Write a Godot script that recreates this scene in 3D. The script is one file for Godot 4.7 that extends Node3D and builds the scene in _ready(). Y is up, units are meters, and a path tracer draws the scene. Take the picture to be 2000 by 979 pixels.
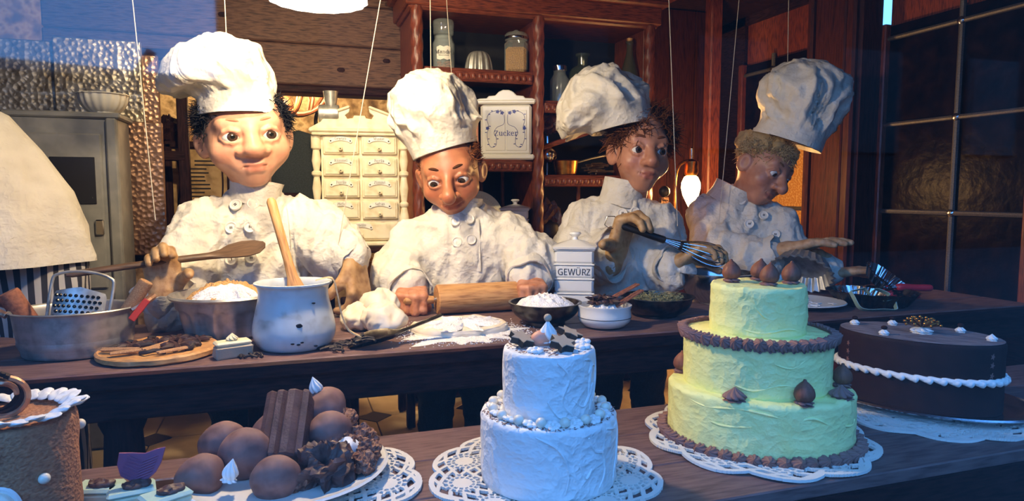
extends Node3D
var KEY := 0.43
var PEAR := 0.3
var SPOT := 0.95
# ---------------------------------------------------------------- geometry collector
class G:
	var v := PackedVector3Array()
	var f := PackedInt32Array()
	var c := PackedColorArray()
	var tint := Color(1, 1, 1)
	var tinted := false
	func paint(col: Color) -> G:
		tint = col
		tinted = true
		return self
	func _close(v0: int, f0: int, flip_check := true):
		for k in range(v0, v.size()):
			c.append(tint)
		if not flip_check:
			return
		var vol := 0.0
		var o := v[v0]
		for k in range(f0, f.size(), 3):
			vol += (v[f[k]] - o).dot((v[f[k + 1]] - o).cross(v[f[k + 2]] - o))
		if vol > 0.0:
			for k in range(f0, f.size(), 3):
				var t := f[k + 1]
				f[k + 1] = f[k + 2]
				f[k + 2] = t
	# rows of points; wrap closes each row; caps close the ends
	func grid(rows: Array, wrap := true, cap0 := true, cap1 := true, xf := Transform3D.IDENTITY, ring := false) -> G:
		var v0 := v.size()
		var f0 := f.size()
		var m: int = rows[0].size()
		var nr := rows.size()
		for r in rows:
			for p in r:
				v.append(xf * (p as Vector3))
		var last := nr if ring else nr - 1
		for i in last:
			var a := v0 + i * m
			var b := v0 + ((i + 1) % nr) * m
			for j in (m if wrap else m - 1):
				var j2 := (j + 1) % m
				f.append_array([a + j, a + j2, b + j2, a + j, b + j2, b + j])
		if wrap and not ring:
			for e in [[cap0, 0], [cap1, nr - 1]]:
				if e[0]:
					var s: int = v0 + e[1] * m
					var ce := Vector3.ZERO
					for j in m:
						ce += v[s + j]
					v.append(ce / m)
					var ci := v.size() - 1
					for j in m:
						if e[1] == 0:
							f.append_array([ci, s + (j + 1) % m, s + j])
						else:
							f.append_array([ci, s + j, s + (j + 1) % m])
		_close(v0, f0)
		return self
	# profile of Vector2(radius, height) turned round y; wave flutes of depth amp (one number, or one for each ring)
	func lathe(prof: Array, seg := 28, xf := Transform3D.IDENTITY, loop := false, wave := 0, amp = 0.0) -> G:
		var rows := []
		for k in prof.size():
			var row := PackedVector3Array()
			for j in seg:
				var th := TAU * j / seg
				var q := 1.0
				if wave > 0:
					q += (amp[k] if amp is Array else amp) * cos(wave * th)
				row.append(Vector3(prof[k].x * q * cos(th), prof[k].y, prof[k].x * q * sin(th)))
			rows.append(row)
		return grid(rows, true, not loop, not loop, xf, loop)
	func tube(pts: Array, rad, seg := 8, xf := Transform3D.IDENTITY, closed := false) -> G:
		var rows := []
		var n := pts.size()
		var t0: Vector3 = (pts[1] - pts[0]).normalized()
		var up := Vector3.UP if absf(t0.y) < 0.9 else Vector3.RIGHT
		var s := t0.cross(up).normalized()
		for k in n:
			var t: Vector3
			if closed:
				t = pts[(k + 1) % n] - pts[(k + n - 1) % n]
			else:
				t = pts[mini(k + 1, n - 1)] - pts[maxi(k - 1, 0)]
			t = t.normalized()
			s = (s - t * s.dot(t)).normalized()
			var b := t.cross(s)
			var r: float = rad[k] if rad is Array or rad is PackedFloat32Array else rad
			var row := PackedVector3Array()
			for j in seg:
				var th := TAU * j / seg
				row.append(pts[k] + (s * cos(th) + b * sin(th)) * r)
			rows.append(row)
		return grid(rows, true, true, true, xf, closed)
	func box(size: Vector3, at := Vector3.ZERO, bev := 0.0, xf := Transform3D.IDENTITY) -> G:
		var h := size / 2.0
		bev = minf(bev, minf(h.x, minf(h.y, h.z)) * 0.9)
		var i := h - Vector3.ONE * bev
		var rows := []
		# rings along y: chamfered rectangle (8 points)
		for lv in [[-h.y, 0.0], [-i.y, bev], [i.y, bev], [h.y, 0.0]]:
			var e: float = lv[1]
			var y: float = lv[0]
			var row := PackedVector3Array()
			for s in [[1, 1], [-1, 1], [-1, -1], [1, -1]]:
				var pa := Vector3(s[0] * (i.x + e), y, s[1] * i.z)
				var pb := Vector3(s[0] * i.x, y, s[1] * (i.z + e))
				if s[0] * s[1] > 0:
					row.append(pa + at); row.append(pb + at)
				else:
					row.append(pb + at); row.append(pa + at)
			rows.append(row)
		if bev <= 0.0:
			rows = []
			for y in [-h.y, h.y]:
				rows.append(PackedVector3Array([at + Vector3(h.x, y, h.z), at + Vector3(-h.x, y, h.z), at + Vector3(-h.x, y, -h.z), at + Vector3(h.x, y, -h.z)]))
		return grid(rows, true, true, true, xf)
	# polygon in xy pushed along z
	func prism(poly: PackedVector2Array, depth: float, xf := Transform3D.IDENTITY, bev := 0.0) -> G:
		var v0 := v.size()
		var f0 := f.size()
		var n := poly.size()
		var tri := Geometry2D.triangulate_polygon(poly)
		var rings := [[0.0, bev], [bev, 0.0], [depth - bev, 0.0], [depth, bev]] if bev > 0.0 else [[0.0, 0.0], [depth, 0.0]]
		var cw := Geometry2D.is_polygon_clockwise(poly)
		for r in rings:
			for k in n:
				var p := poly[k]
				if r[1] > 0.0:
					var d1 := (poly[(k + 1) % n] - p).normalized()
					var d0 := (p - poly[(k + n - 1) % n]).normalized()
					var nn := Vector2(-d0.y - d1.y, d0.x + d1.x).normalized()
					p += nn * r[1] * (-1.0 if cw else 1.0)
				v.append(xf * Vector3(p.x, p.y, r[0]))
		for i in rings.size() - 1:
			for j in n:
				var a := v0 + i * n + j
				var b := v0 + i * n + (j + 1) % n
				f.append_array([a, b, b + n, a, b + n, a + n])
		# sides run one way; make the caps agree
		var sgn := 1 if cw else -1
		var top := v0 + (rings.size() - 1) * n
		for k in range(0, tri.size(), 3):
			var t := [tri[k], tri[k + 1], tri[k + 2]]
			var ar := (poly[t[1]] - poly[t[0]]).cross(poly[t[2]] - poly[t[0]])
			if ar < 0:
				t = [t[0], t[2], t[1]]
			if sgn > 0:
				t = [t[0], t[2], t[1]]
			f.append_array([top + t[0], top + t[1], top + t[2], v0 + t[0], v0 + t[2], v0 + t[1]])
		_close(v0, f0)
		return self
	func ball(at: Vector3, r: Vector3, seg := 16, rings := 10, xf := Transform3D.IDENTITY, nz: FastNoiseLite = null, amp := 0.0) -> G:
		var rows := []
		for i in range(1, rings):
			var ph := PI * i / rings
			var row := PackedVector3Array()
			for j in seg:
				var th := TAU * j / seg
				var d := Vector3(sin(ph) * cos(th), cos(ph), sin(ph) * sin(th))
				var p := at + d * r
				if nz:
					p += d * nz.get_noise_3dv(p) * amp
				row.append(p)
			rows.append(row)
		return grid(rows, true, true, true, xf)
	func add(o: G, xf := Transform3D.IDENTITY) -> G:
		var v0 := v.size()
		for p in o.v:
			v.append(xf * p)
		for k in o.f:
			f.append(v0 + k)
		for k in o.v.size():
			c.append(tint if tinted else o.c[k])
		tinted = tinted or o.tinted
		return self
	func shift(d: Vector3) -> G:
		for k in v.size():
			v[k] += d
		return self
	func done(angle := 38.0) -> ArrayMesh:
		var nf := f.size() / 3
		var fn := PackedVector3Array()
		fn.resize(nf)
		for k in nf:
			var a := v[f[3 * k]]
			fn[k] = (v[f[3 * k + 2]] - a).cross(v[f[3 * k + 1]] - a)
		var arr := []
		arr.resize(Mesh.ARRAY_MAX)
		if angle >= 180.0:
			var nn := PackedVector3Array()
			nn.resize(v.size())
			for k in nf:
				for e in 3:
					nn[f[3 * k + e]] += fn[k]
			for k in nn.size():
				nn[k] = nn[k].normalized()
			arr[Mesh.ARRAY_VERTEX] = v
			arr[Mesh.ARRAY_NORMAL] = nn
			arr[Mesh.ARRAY_INDEX] = f
			if tinted:
				arr[Mesh.ARRAY_COLOR] = c
		else:
			var cs := cos(deg_to_rad(angle))
			var start := PackedInt32Array()
			start.resize(v.size() + 1)
			for k in f:
				start[k + 1] += 1
			for k in v.size():
				start[k + 1] += start[k]
			var fill := start.duplicate()
			var list := PackedInt32Array()
			list.resize(f.size())
			for k in f.size():
				list[fill[f[k]]] = k / 3
				fill[f[k]] += 1
			var un := PackedVector3Array()
			un.resize(nf)
			for k in nf:
				un[k] = fn[k].normalized()
			var ov := PackedVector3Array()
			var on := PackedVector3Array()
			var oc := PackedColorArray()
			ov.resize(f.size())
			on.resize(f.size())
			if tinted:
				oc.resize(f.size())
			for k in f.size():
				var vi := f[k]
				var me := un[k / 3]
				var s := Vector3.ZERO
				for q in range(start[vi], start[vi + 1]):
					var o := list[q]
					if un[o].dot(me) > cs:
						s += fn[o]
				ov[k] = v[vi]
				on[k] = s.normalized() if s.length_squared() > 1e-30 else me
				if tinted:
					oc[k] = c[vi]
			arr[Mesh.ARRAY_VERTEX] = ov
			arr[Mesh.ARRAY_NORMAL] = on
			if tinted:
				arr[Mesh.ARRAY_COLOR] = oc
			var ix := PackedInt32Array()
			ix.resize(f.size())
			for k in f.size():
				ix[k] = k
			arr[Mesh.ARRAY_INDEX] = ix
		var m := ArrayMesh.new()
		m.add_surface_from_arrays(Mesh.PRIMITIVE_TRIANGLES, arr)
		return m

# ---------------------------------------------------------------- smooth union of tapered bones, meshed as surface nets
class S:
	var a := PackedVector3Array()
	var b := PackedVector3Array()
	var ra := PackedFloat32Array()
	var rb := PackedFloat32Array()
	var kk := PackedFloat32Array()
	var op := PackedInt32Array()      # 0 bone, 1 ellipsoid, 2 cut bone, 3 cut ellipsoid
	var inv: Array[Basis] = []
	func bone(p: Vector3, q: Vector3, r0: float, r1: float, k := 0.012, cut := false) -> S:
		a.append(p); b.append(q - p); ra.append(r0); rb.append(r1); kk.append(k); op.append(2 if cut else 0); inv.append(Basis.IDENTITY)
		return self
	func chain(pts: Array, rs: Array, k := 0.012) -> S:
		for i in pts.size() - 1:
			bone(pts[i], pts[i + 1], rs[i], rs[i + 1], k)
		return self
	func ell(p: Vector3, r: Vector3, k := 0.012, turn := Vector3.ZERO, cut := false) -> S:
		a.append(p); b.append(r); ra.append(minf(r.x, minf(r.y, r.z))); rb.append(0.0); kk.append(k); op.append(3 if cut else 1)
		inv.append(Basis.from_euler(turn * PI / 180.0).transposed())
		return self
	var all := PackedInt32Array()
	func one(i: int, p: Vector3) -> float:
		if op[i] % 2 == 0:
			var pa := p - a[i]
			var ab := b[i]
			var t := clampf(pa.dot(ab) / maxf(ab.length_squared(), 1e-9), 0.0, 1.0)
			return (pa - ab * t).length() - lerpf(ra[i], rb[i], t)
		var l := inv[i] * (p - a[i])
		var r := b[i]
		var k0 := (l / r).length()
		var k1 := (l / (r * r)).length()
		return -ra[i] if k1 < 1e-6 else k0 * (k0 - 1.0) / k1
	func some(p: Vector3, list: PackedInt32Array) -> float:
		var m := 1.0e3
		for i in list:
			var e := one(i, p)
			var k := kk[i]
			if op[i] < 2:
				var h := maxf(k - absf(m - e), 0.0) / k
				m = minf(m, e) - h * h * k * 0.25
			else:
				e = -e
				var h2 := maxf(k - absf(m - e), 0.0) / k
				m = maxf(m, e) + h2 * h2 * k * 0.25
		return m
	func d(p: Vector3) -> float:
		if all.size() != a.size():
			all = PackedInt32Array(range(a.size()))
		return some(p, all)
	# bones that matter within reach of p
	func near(p: Vector3, reach: float) -> PackedInt32Array:
		var out := PackedInt32Array()
		for i in a.size():
			if one(i, p) < reach + kk[i] + 0.004:
				out.append(i)
		return out
	func nrm(p: Vector3, e := 0.002) -> Vector3:
		return Vector3(d(p + Vector3(e, 0, 0)) - d(p - Vector3(e, 0, 0)), d(p + Vector3(0, e, 0)) - d(p - Vector3(0, e, 0)), d(p + Vector3(0, 0, e)) - d(p - Vector3(0, 0, e))).normalized()
	func march(o: Vector3, dir: Vector3) -> Vector3:
		var p := o
		for k in 60:
			var q := d(p)
			p += dir * q * 0.8
			if absf(q) < 0.0004:
				break
			if p.distance_to(o) > 0.6:
				return o - Vector3(0, 0, 0.25)
		return p
	func mesh(cell: float, g: G = null) -> G:
		if g == null:
			g = G.new()
		var lo := Vector3.ONE * 1e3
		var hi := -lo
		for i in a.size():
			if op[i] >= 2:
				continue
			var ext: Vector3
			if op[i] == 0:
				ext = Vector3.ONE * maxf(ra[i], rb[i])
				lo = lo.min(a[i] - ext).min(a[i] + b[i] - ext)
				hi = hi.max(a[i] + ext).max(a[i] + b[i] + ext)
			else:
				ext = Vector3.ONE * maxf(b[i].x, maxf(b[i].y, b[i].z))
				lo = lo.min(a[i] - ext)
				hi = hi.max(a[i] + ext)
		lo -= Vector3.ONE * cell * 3.0
		hi += Vector3.ONE * cell * 3.0
		var bs := 4
		var nx := (int((hi.x - lo.x) / cell / bs) + 1) * bs
		var ny := (int((hi.y - lo.y) / cell / bs) + 1) * bs
		var nz := (int((hi.z - lo.z) / cell / bs) + 1) * bs
		var sx := 1
		var sy := nx + 1
		var sz := (nx + 1) * (ny + 1)
		var vals := PackedFloat32Array()
		vals.resize(sz * (nz + 1))
		vals.fill(9e9)
		var ids := PackedInt32Array()
		ids.resize(vals.size())
		ids.fill(-1)
		var reach := cell * bs * 0.866 * 1.2 + 0.002
		var off := PackedInt32Array([0, sx, sy, sx + sy, sz, sx + sz, sy + sz, sx + sy + sz])
		var v0 := g.v.size()
		var f0 := g.f.size()
		var blocks := []
		var lists: Array[PackedInt32Array] = []
		for bz in range(0, nz, bs):
			for by in range(0, ny, bs):
				for bx in range(0, nx, bs):
					var ce := lo + Vector3(bx + bs * 0.5, by + bs * 0.5, bz + bs * 0.5) * cell
					if absf(d(ce)) < reach:
						blocks.append(Vector3i(bx, by, bz))
						lists.append(near(ce, reach * 2.0))
		for bi in blocks.size():
			var bl: Vector3i = blocks[bi]
			var list := lists[bi]
			for z in range(bl.z, bl.z + bs + 1):
				for y in range(bl.y, bl.y + bs + 1):
					for x in range(bl.x, bl.x + bs + 1):
						var id: int = x + y * sy + z * sz
						if vals[id] > 8e9:
							vals[id] = some(lo + Vector3(x, y, z) * cell, list)
		for bl in blocks:
			for z in range(bl.z, bl.z + bs):
				for y in range(bl.y, bl.y + bs):
					for x in range(bl.x, bl.x + bs):
						var id: int = x + y * sy + z * sz
						var inside := 0
						for k in 8:
							if vals[id + off[k]] < 0.0:
								inside += 1
						if inside == 0 or inside == 8:
							continue
						var acc := Vector3.ZERO
						var cnt := 0
						for e in [[0, 1], [2, 3], [4, 5], [6, 7], [0, 2], [1, 3], [4, 6], [5, 7], [0, 4], [1, 5], [2, 6], [3, 7]]:
							var p: int = e[0]
							var q: int = e[1]
							var va := vals[id + off[p]]
							var vb := vals[id + off[q]]
							if (va < 0.0) != (vb < 0.0):
								var t := va / (va - vb)
								var pp := Vector3(p & 1, (p >> 1) & 1, p >> 2)
								var qq := Vector3(q & 1, (q >> 1) & 1, q >> 2)
								acc += pp.lerp(qq, t)
								cnt += 1
						ids[id] = g.v.size()
						g.v.append(lo + (Vector3(x, y, z) + acc / cnt) * cell)
		for bl in blocks:
			for z in range(bl.z, bl.z + bs):
				for y in range(bl.y, bl.y + bs):
					for x in range(bl.x, bl.x + bs):
						var id: int = x + y * sy + z * sz
						if ids[id] < 0:
							continue
						for ax in 3:
							var st: int = [sx, sy, sz][ax]
							var u: int = [sy, sz, sx][ax]
							var w: int = [sz, sx, sy][ax]
							var va := vals[id]
							var vb := vals[id + st]
							if (va < 0.0) == (vb < 0.0) or id - u - w < 0:
								continue
							var q0 := ids[id]
							var q1 := ids[id - u]
							var q2 := ids[id - u - w]
							var q3 := ids[id - w]
							if q1 < 0 or q2 < 0 or q3 < 0:
								continue
							if va < 0.0:
								g.f.append_array([q0, q2, q1, q0, q3, q2])
							else:
								g.f.append_array([q0, q1, q2, q0, q2, q3])
		g._close(v0, f0)
		return g

# ---------------------------------------------------------------- nodes
var used := {}
func numbered(called: String, parent: Node) -> String:
	var key := str(parent.get_instance_id()) + called
	var n: int = used.get(key, 0)
	used[key] = n + 1
	return called if n == 0 else "%s_%03d" % [called, n]

func thing(called: String, label: String, category: String, at := Vector3.ZERO, turn := 0.0, group := "") -> Node3D:
	var o := Node3D.new()
	o.name = numbered(called, self)
	add_child(o, true)
	o.position = at
	o.rotation.y = turn
	tag(o, label, category, group)
	return o

func tag(o: Node3D, label: String, category: String, group := "") -> Node3D:
	o.set_meta("label", label)
	o.set_meta("category", category)
	if group != "":
		o.set_meta("group", group)
	return o

func obj(called: String, g, m: Material, parent: Node = null, at := Vector3.ZERO, angle := 38.0) -> MeshInstance3D:
	if parent == null:
		parent = self
	var o := MeshInstance3D.new()
	o.name = numbered(called, parent)
	o.mesh = g if g is Mesh else (g as G).done(angle)
	o.material_override = m
	o.position = at
	parent.add_child(o, true)
	return o

func struct(called: String, g, m: Material, at := Vector3.ZERO) -> MeshInstance3D:
	var o := obj(called, g, m, null, at)
	o.set_meta("kind", "structure")
	return o

func copy(o: Node3D, at: Vector3, turn := Vector3.ZERO, label := "") -> Node3D:
	var r: Node3D = o.duplicate()
	var base := String(o.name)
	if base.length() > 4 and base[base.length() - 4] == "_" and base.right(3).is_valid_int():
		base = base.left(base.length() - 4)
	r.name = numbered(base, self)
	add_child(r, true)
	r.position = at
	r.rotation = turn
	if label != "":
		r.set_meta("label", label)
	return r

func text(called: String, what: String, height: float, m: Material, parent: Node, at: Vector3, turn := Vector3.ZERO, font := "Droid Serif", italic := false, wide := 1.0) -> MeshInstance3D:
	var sf := SystemFont.new()
	sf.font_names = PackedStringArray([font])
	sf.font_italic = italic
	var t := TextMesh.new()
	t.text = what
	t.font = sf
	t.font_size = 32
	t.pixel_size = height / 24.0
	t.depth = 0.0006
	t.curve_step = 3.0
	var o := MeshInstance3D.new()
	o.name = numbered(called, parent)
	o.mesh = t
	o.material_override = m
	o.position = at
	o.rotation = turn
	o.scale = Vector3(wide, 1, 1)
	parent.add_child(o, true)
	return o

func at(p: Vector3, euler_deg := Vector3.ZERO, s := Vector3.ONE) -> Transform3D:
	return Transform3D(Basis.from_euler(euler_deg * PI / 180.0).scaled_local(s), p)

func along(p: Vector3, dir: Vector3) -> Transform3D:          # y axis turned to dir
	var y := dir.normalized()
	var x := y.cross(Vector3.FORWARD if absf(y.z) < 0.9 else Vector3.RIGHT).normalized()
	return Transform3D(Basis(x, y, x.cross(y)), p)

func noise(freq: float, seed_ := 1, kind := FastNoiseLite.TYPE_SIMPLEX_SMOOTH, fractal := FastNoiseLite.FRACTAL_FBM, oct := 3) -> FastNoiseLite:
	var n := FastNoiseLite.new()
	n.seed = seed_
	n.frequency = freq
	n.noise_type = kind
	n.fractal_type = fractal
	n.fractal_octaves = oct
	return n

func spline(pts: Array, n: int) -> Array:
	var out := []
	var m := pts.size() - 1
	for k in n + 1:
		var t := float(k) / n * m
		var i := mini(int(t), m - 1)
		var u := t - i
		var p0 = pts[maxi(i - 1, 0)]
		var p1 = pts[i]
		var p2 = pts[i + 1]
		var p3 = pts[mini(i + 2, m)]
		out.append(0.5 * ((2.0 * p1) + (p2 - p0) * u + (2.0 * p0 - 5.0 * p1 + 4.0 * p2 - p3) * u * u + (3.0 * p1 - p0 - 3.0 * p2 + p3) * u * u * u))
	return out
# ---------------------------------------------------------------- materials
var M := {}
var T := {}

func ramp_tex(n: FastNoiseLite, cols: Array, size := 256) -> ImageTexture:
	var src := n.get_seamless_image(size, size)
	src.convert(Image.FORMAT_L8)
	var by := src.get_data()
	var last := cols.size() - 1
	var lut := PackedByteArray()
	for q in 256:
		var t := q / 255.0 * last
		var i := mini(int(t), last - 1)
		var cc: Color = (cols[i] as Color).lerp(cols[i + 1], t - i)
		lut.append(cc.r8)
		lut.append(cc.g8)
		lut.append(cc.b8)
	var out := PackedByteArray()
	out.resize(size * size * 3)
	var w := 0
	for q in by:
		out[w] = lut[q * 3]
		out[w + 1] = lut[q * 3 + 1]
		out[w + 2] = lut[q * 3 + 2]
		w += 3
	return ImageTexture.create_from_image(Image.create_from_data(size, size, false, Image.FORMAT_RGB8, out))

func grey_tex(n: FastNoiseLite, size := 256) -> ImageTexture:
	return ImageTexture.create_from_image(n.get_seamless_image(size, size))

func mat(key: String, col: Color, rough := 0.6, metal := 0.0, tex: Texture2D = null, scale := Vector3.ONE * 6.0, bump: Texture2D = null, bump_cm := 0.05) -> StandardMaterial3D:
	var m := StandardMaterial3D.new()
	m.resource_name = key
	m.albedo_color = col
	m.roughness = rough
	m.metallic = metal
	if tex or bump:
		m.uv1_triplanar = true
		m.uv1_scale = scale
	if tex:
		m.albedo_texture = tex
	if bump:
		m.heightmap_enabled = true
		m.heightmap_texture = bump
		m.heightmap_scale = bump_cm
	M[key] = m
	return m

func glass(key: String, col: Color, alpha: float) -> StandardMaterial3D:
	var m := mat(key, Color(col, alpha), 0.03)
	m.transparency = BaseMaterial3D.TRANSPARENCY_ALPHA
	return m

func c8(r: int, g: int, b: int) -> Color:
	return Color8(r, g, b)

func make_materials():
	var cloud := noise(0.012, 3, FastNoiseLite.TYPE_SIMPLEX_SMOOTH, FastNoiseLite.FRACTAL_FBM, 5)
	var grain := noise(0.02, 7, FastNoiseLite.TYPE_SIMPLEX_SMOOTH, FastNoiseLite.FRACTAL_FBM, 5)
	var fine := noise(0.09, 5, FastNoiseLite.TYPE_SIMPLEX_SMOOTH, FastNoiseLite.FRACTAL_FBM, 3)
	var cell := noise(0.05, 9, FastNoiseLite.TYPE_CELLULAR, FastNoiseLite.FRACTAL_NONE, 1)
	cell.cellular_return_type = FastNoiseLite.RETURN_DISTANCE
	cell.cellular_jitter = 0.8
	var ridge := noise(0.012, 21, FastNoiseLite.TYPE_SIMPLEX_SMOOTH, FastNoiseLite.FRACTAL_RIDGED, 3)
	T.fine = grey_tex(fine)
	T.cloud = grey_tex(cloud)
	T.cell = grey_tex(cell, 256)
	T.ridge = grey_tex(ridge, 512)
	T.grain = grey_tex(grain)
	var w := Image.create(64, 64, false, Image.FORMAT_RGB8)
	var r := RandomNumberGenerator.new()
	r.seed = 4
	for y in 64:
		for x in 64:
			var q := 0.5 + 0.22 * sin(TAU * x / 8.0) * (1 if (y / 8) % 2 == 0 else -1) + 0.22 * sin(TAU * y / 8.0) + r.randf() * 0.12
			w.set_pixel(x, y, Color(q, q, q))
	T.weave = ImageTexture.create_from_image(w)

	var cr := noise(0.011, 61, FastNoiseLite.TYPE_SIMPLEX_SMOOTH, FastNoiseLite.FRACTAL_RIDGED, 3)
	cr.domain_warp_enabled = true
	cr.domain_warp_amplitude = 18.0
	var cim := cr.get_seamless_image(512, 512)
	cim.convert(Image.FORMAT_L8)
	var cby := cim.get_data()
	for q in cby.size():
		var wx := q % 512
		var wy := q / 512
		cby[q] = clampi(int(cby[q] * 0.9) + (9 if (wx / 3 + wy / 3) % 2 == 0 else 0), 0, 255)
	T.crumple = ImageTexture.create_from_image(Image.create_from_data(512, 512, false, Image.FORMAT_L8, cby))
	# cloth
	var clothtex := ramp_tex(cloud, [c8(192, 185, 170), c8(211, 205, 192), c8(220, 215, 204)])
	mat("cotton", Color.WHITE, 0.9, 0.0, clothtex, Vector3.ONE * 4.5, T.crumple, 0.45)
	M.cotton.rim_enabled = true
	M.cotton.rim = 0.15
	mat("hat_cotton", Color.WHITE, 0.85, 0.0, ramp_tex(cloud, [c8(205, 199, 182), c8(222, 216, 203), c8(228, 223, 212)]), Vector3.ONE * 4.0, T.crumple, 0.4)
	mat("trouser", c8(44, 52, 52), 0.9, 0.0, ramp_tex(fine, [c8(150, 150, 150), c8(255, 255, 255)]), Vector3.ONE * 9.0, T.weave, 0.03)
	mat("stripe", Color.WHITE, 0.9, 0.0, null, Vector3.ONE, null)
	M.stripe.vertex_color_use_as_albedo = true
	mat("sackcloth", c8(206, 186, 152), 0.95, 0.0, ramp_tex(fine, [c8(190, 185, 175), c8(255, 255, 255)]), Vector3.ONE * 12.0, T.weave, 0.05)
	mat("button", c8(226, 221, 208), 0.35)
	mat("dark_thread", c8(40, 34, 30), 0.9)
	mat("string_cord", c8(196, 186, 168), 0.7)
	# painted wood skin and hair: colour comes with the mesh
	mat("skin", Color.WHITE, 0.42, 0.0, ramp_tex(cloud, [c8(222, 210, 205), c8(255, 255, 255)]), Vector3.ONE * 9.0, T.fine, 0.012)
	M.skin.vertex_color_use_as_albedo = true
	mat("hand_wood", Color.WHITE, 0.5, 0.0, ramp_tex(cloud, [c8(196, 170, 140), c8(246, 236, 220), c8(255, 255, 255)]), Vector3.ONE * 14.0, T.fine, 0.03)
	M.hand_wood.vertex_color_use_as_albedo = true
	mat("eye", Color.WHITE, 0.08)
	M.eye.vertex_color_use_as_albedo = true
	mat("hair", Color.WHITE, 0.9)
	M.hair.metallic_specular = 0.15
	M.hair.vertex_color_use_as_albedo = true
	# woods: three grain directions
	var rw := ramp_tex(grain, [c8(44, 18, 12), c8(94, 44, 28), c8(126, 62, 40), c8(84, 38, 24)], 512)
	var mw := ramp_tex(grain, [c8(26, 12, 10), c8(52, 24, 18), c8(66, 32, 24), c8(40, 18, 14)], 256)
	var dw := ramp_tex(grain, [c8(22, 12, 11), c8(44, 25, 22), c8(58, 33, 28)], 512)
	var bw := ramp_tex(grain, [c8(40, 26, 20), c8(82, 55, 44), c8(108, 76, 60), c8(64, 42, 34)], 512)
	var lw := ramp_tex(grain, [c8(136, 88, 46), c8(196, 144, 86), c8(216, 168, 108)], 512)
	var gw := ramp_tex(grain, [c8(48, 34, 24), c8(92, 68, 48), c8(112, 84, 60)], 512)
	for e in [["x", Vector3(1.5, 14, 14)], ["y", Vector3(14, 1.5, 14)], ["z", Vector3(14, 14, 1.5)]]:
		mat("red_wood_" + e[0], Color.WHITE, 0.42, 0.0, rw, e[1], T.grain, 0.04)
		mat("maroon_wood_" + e[0], Color.WHITE, 0.5, 0.0, mw, e[1], T.grain, 0.04)
		mat("dark_wood_" + e[0], Color.WHITE, 0.58, 0.0, dw, e[1], T.grain, 0.03)
		mat("beam_wood_" + e[0], Color.WHITE, 0.7, 0.0, bw, e[1], T.grain, 0.15)
		mat("pale_wood_" + e[0], Color.WHITE, 0.55, 0.0, lw, e[1], T.grain, 0.04)
		mat("spoon_wood_" + e[0], Color.WHITE, 0.5, 0.0, gw, e[1], T.grain, 0.04)
	for k in ["x", "y", "z"]:
		M["dark_wood_" + k].metallic_specular = 0.2
		M["maroon_wood_" + k].metallic_specular = 0.3
	mat("table_top", Color.WHITE, 0.5, 0.0, ramp_tex(grain, [c8(78, 58, 56), c8(108, 84, 80), c8(124, 99, 93)], 512), Vector3(1.2, 9, 9), T.grain, 0.04)
	mat("carved", c8(74, 36, 24), 0.45, 0.0, null, Vector3.ONE * 9, T.cell, 0.2)
	mat("cream_paint", Color.WHITE, 0.45, 0.0, ramp_tex(cloud, [c8(206, 190, 150), c8(232, 220, 190), c8(238, 228, 202)]), Vector3.ONE * 6.0, T.grain, 0.02)
	# metal
	mat("hammered_tin", c8(226, 218, 204), 0.42, 0.85, ramp_tex(cloud, [c8(140, 128, 115), c8(220, 215, 205), c8(255, 255, 255)]), Vector3.ONE * 5.5, T.cell, 0.3)
	mat("hammered_copper", c8(190, 150, 122), 0.4, 0.85, null, Vector3.ONE * 5.5, T.cell, 0.3)
	mat("steel", c8(200, 202, 206), 0.16, 1.0, null, Vector3.ONE * 20, T.cloud, 0.01)
	mat("aluminium", c8(206, 205, 200), 0.42, 0.75, ramp_tex(cloud, [c8(176, 174, 170), c8(230, 230, 228), c8(255, 255, 255)]), Vector3.ONE * 9, T.fine, 0.012)
	mat("dark_tin", c8(120, 116, 110), 0.3, 1.0, ramp_tex(cloud, [c8(70, 66, 60), c8(170, 165, 158), c8(230, 226, 220)]), Vector3.ONE * 11, T.fine, 0.015)
	mat("iron", c8(60, 58, 58), 0.5, 0.8)
	mat("brass", c8(200, 150, 78), 0.3, 1.0, ramp_tex(cloud, [c8(150, 130, 100), c8(255, 250, 240)]), Vector3.ONE * 9)
	mat("lead", c8(112, 110, 112), 0.55, 0.6, ramp_tex(fine, [c8(160, 160, 160), c8(255, 255, 255)]), Vector3.ONE * 9)
	mat("silver", c8(200, 204, 212), 0.22, 1.0, null, Vector3.ONE * 12, T.cloud, 0.02)
	mat("grey_paint", Color.WHITE, 0.5, 0.0, ramp_tex(cloud, [c8(112, 113, 113), c8(140, 139, 136)]), Vector3.ONE * 5)
	mat("black_paint", c8(20, 18, 18), 0.5)
	mat("green_plastic", c8(150, 178, 160), 0.35)
	mat("red_plastic", c8(196, 44, 58), 0.35)
	# ceramics and glass
	mat("porcelain", c8(232, 230, 222), 0.14)
	M.porcelain.clearcoat_enabled = true
	mat("white_ware", c8(226, 224, 216), 0.25)
	mat("enamel", Color.WHITE, 0.32, 0.0, ramp_tex(noise(0.01, 31, FastNoiseLite.TYPE_SIMPLEX_SMOOTH, FastNoiseLite.FRACTAL_FBM, 5), [c8(150, 150, 146), c8(196, 204, 206), c8(206, 214, 216), c8(210, 216, 216)]), Vector3.ONE * 7, T.cloud, 0.03)
	mat("blue_ink", c8(52, 62, 140), 0.3)
	mat("black_ink", c8(26, 26, 30), 0.5)
	mat("red_ink", c8(170, 52, 40), 0.4)
	glass("jar_glass", Color(0.86, 0.92, 0.92), 0.12)
	glass("bottle_glass", c8(70, 80, 62), 0.5)
	glass("pane_glass", Color(0.5, 0.5, 0.5), 0.006)
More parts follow.
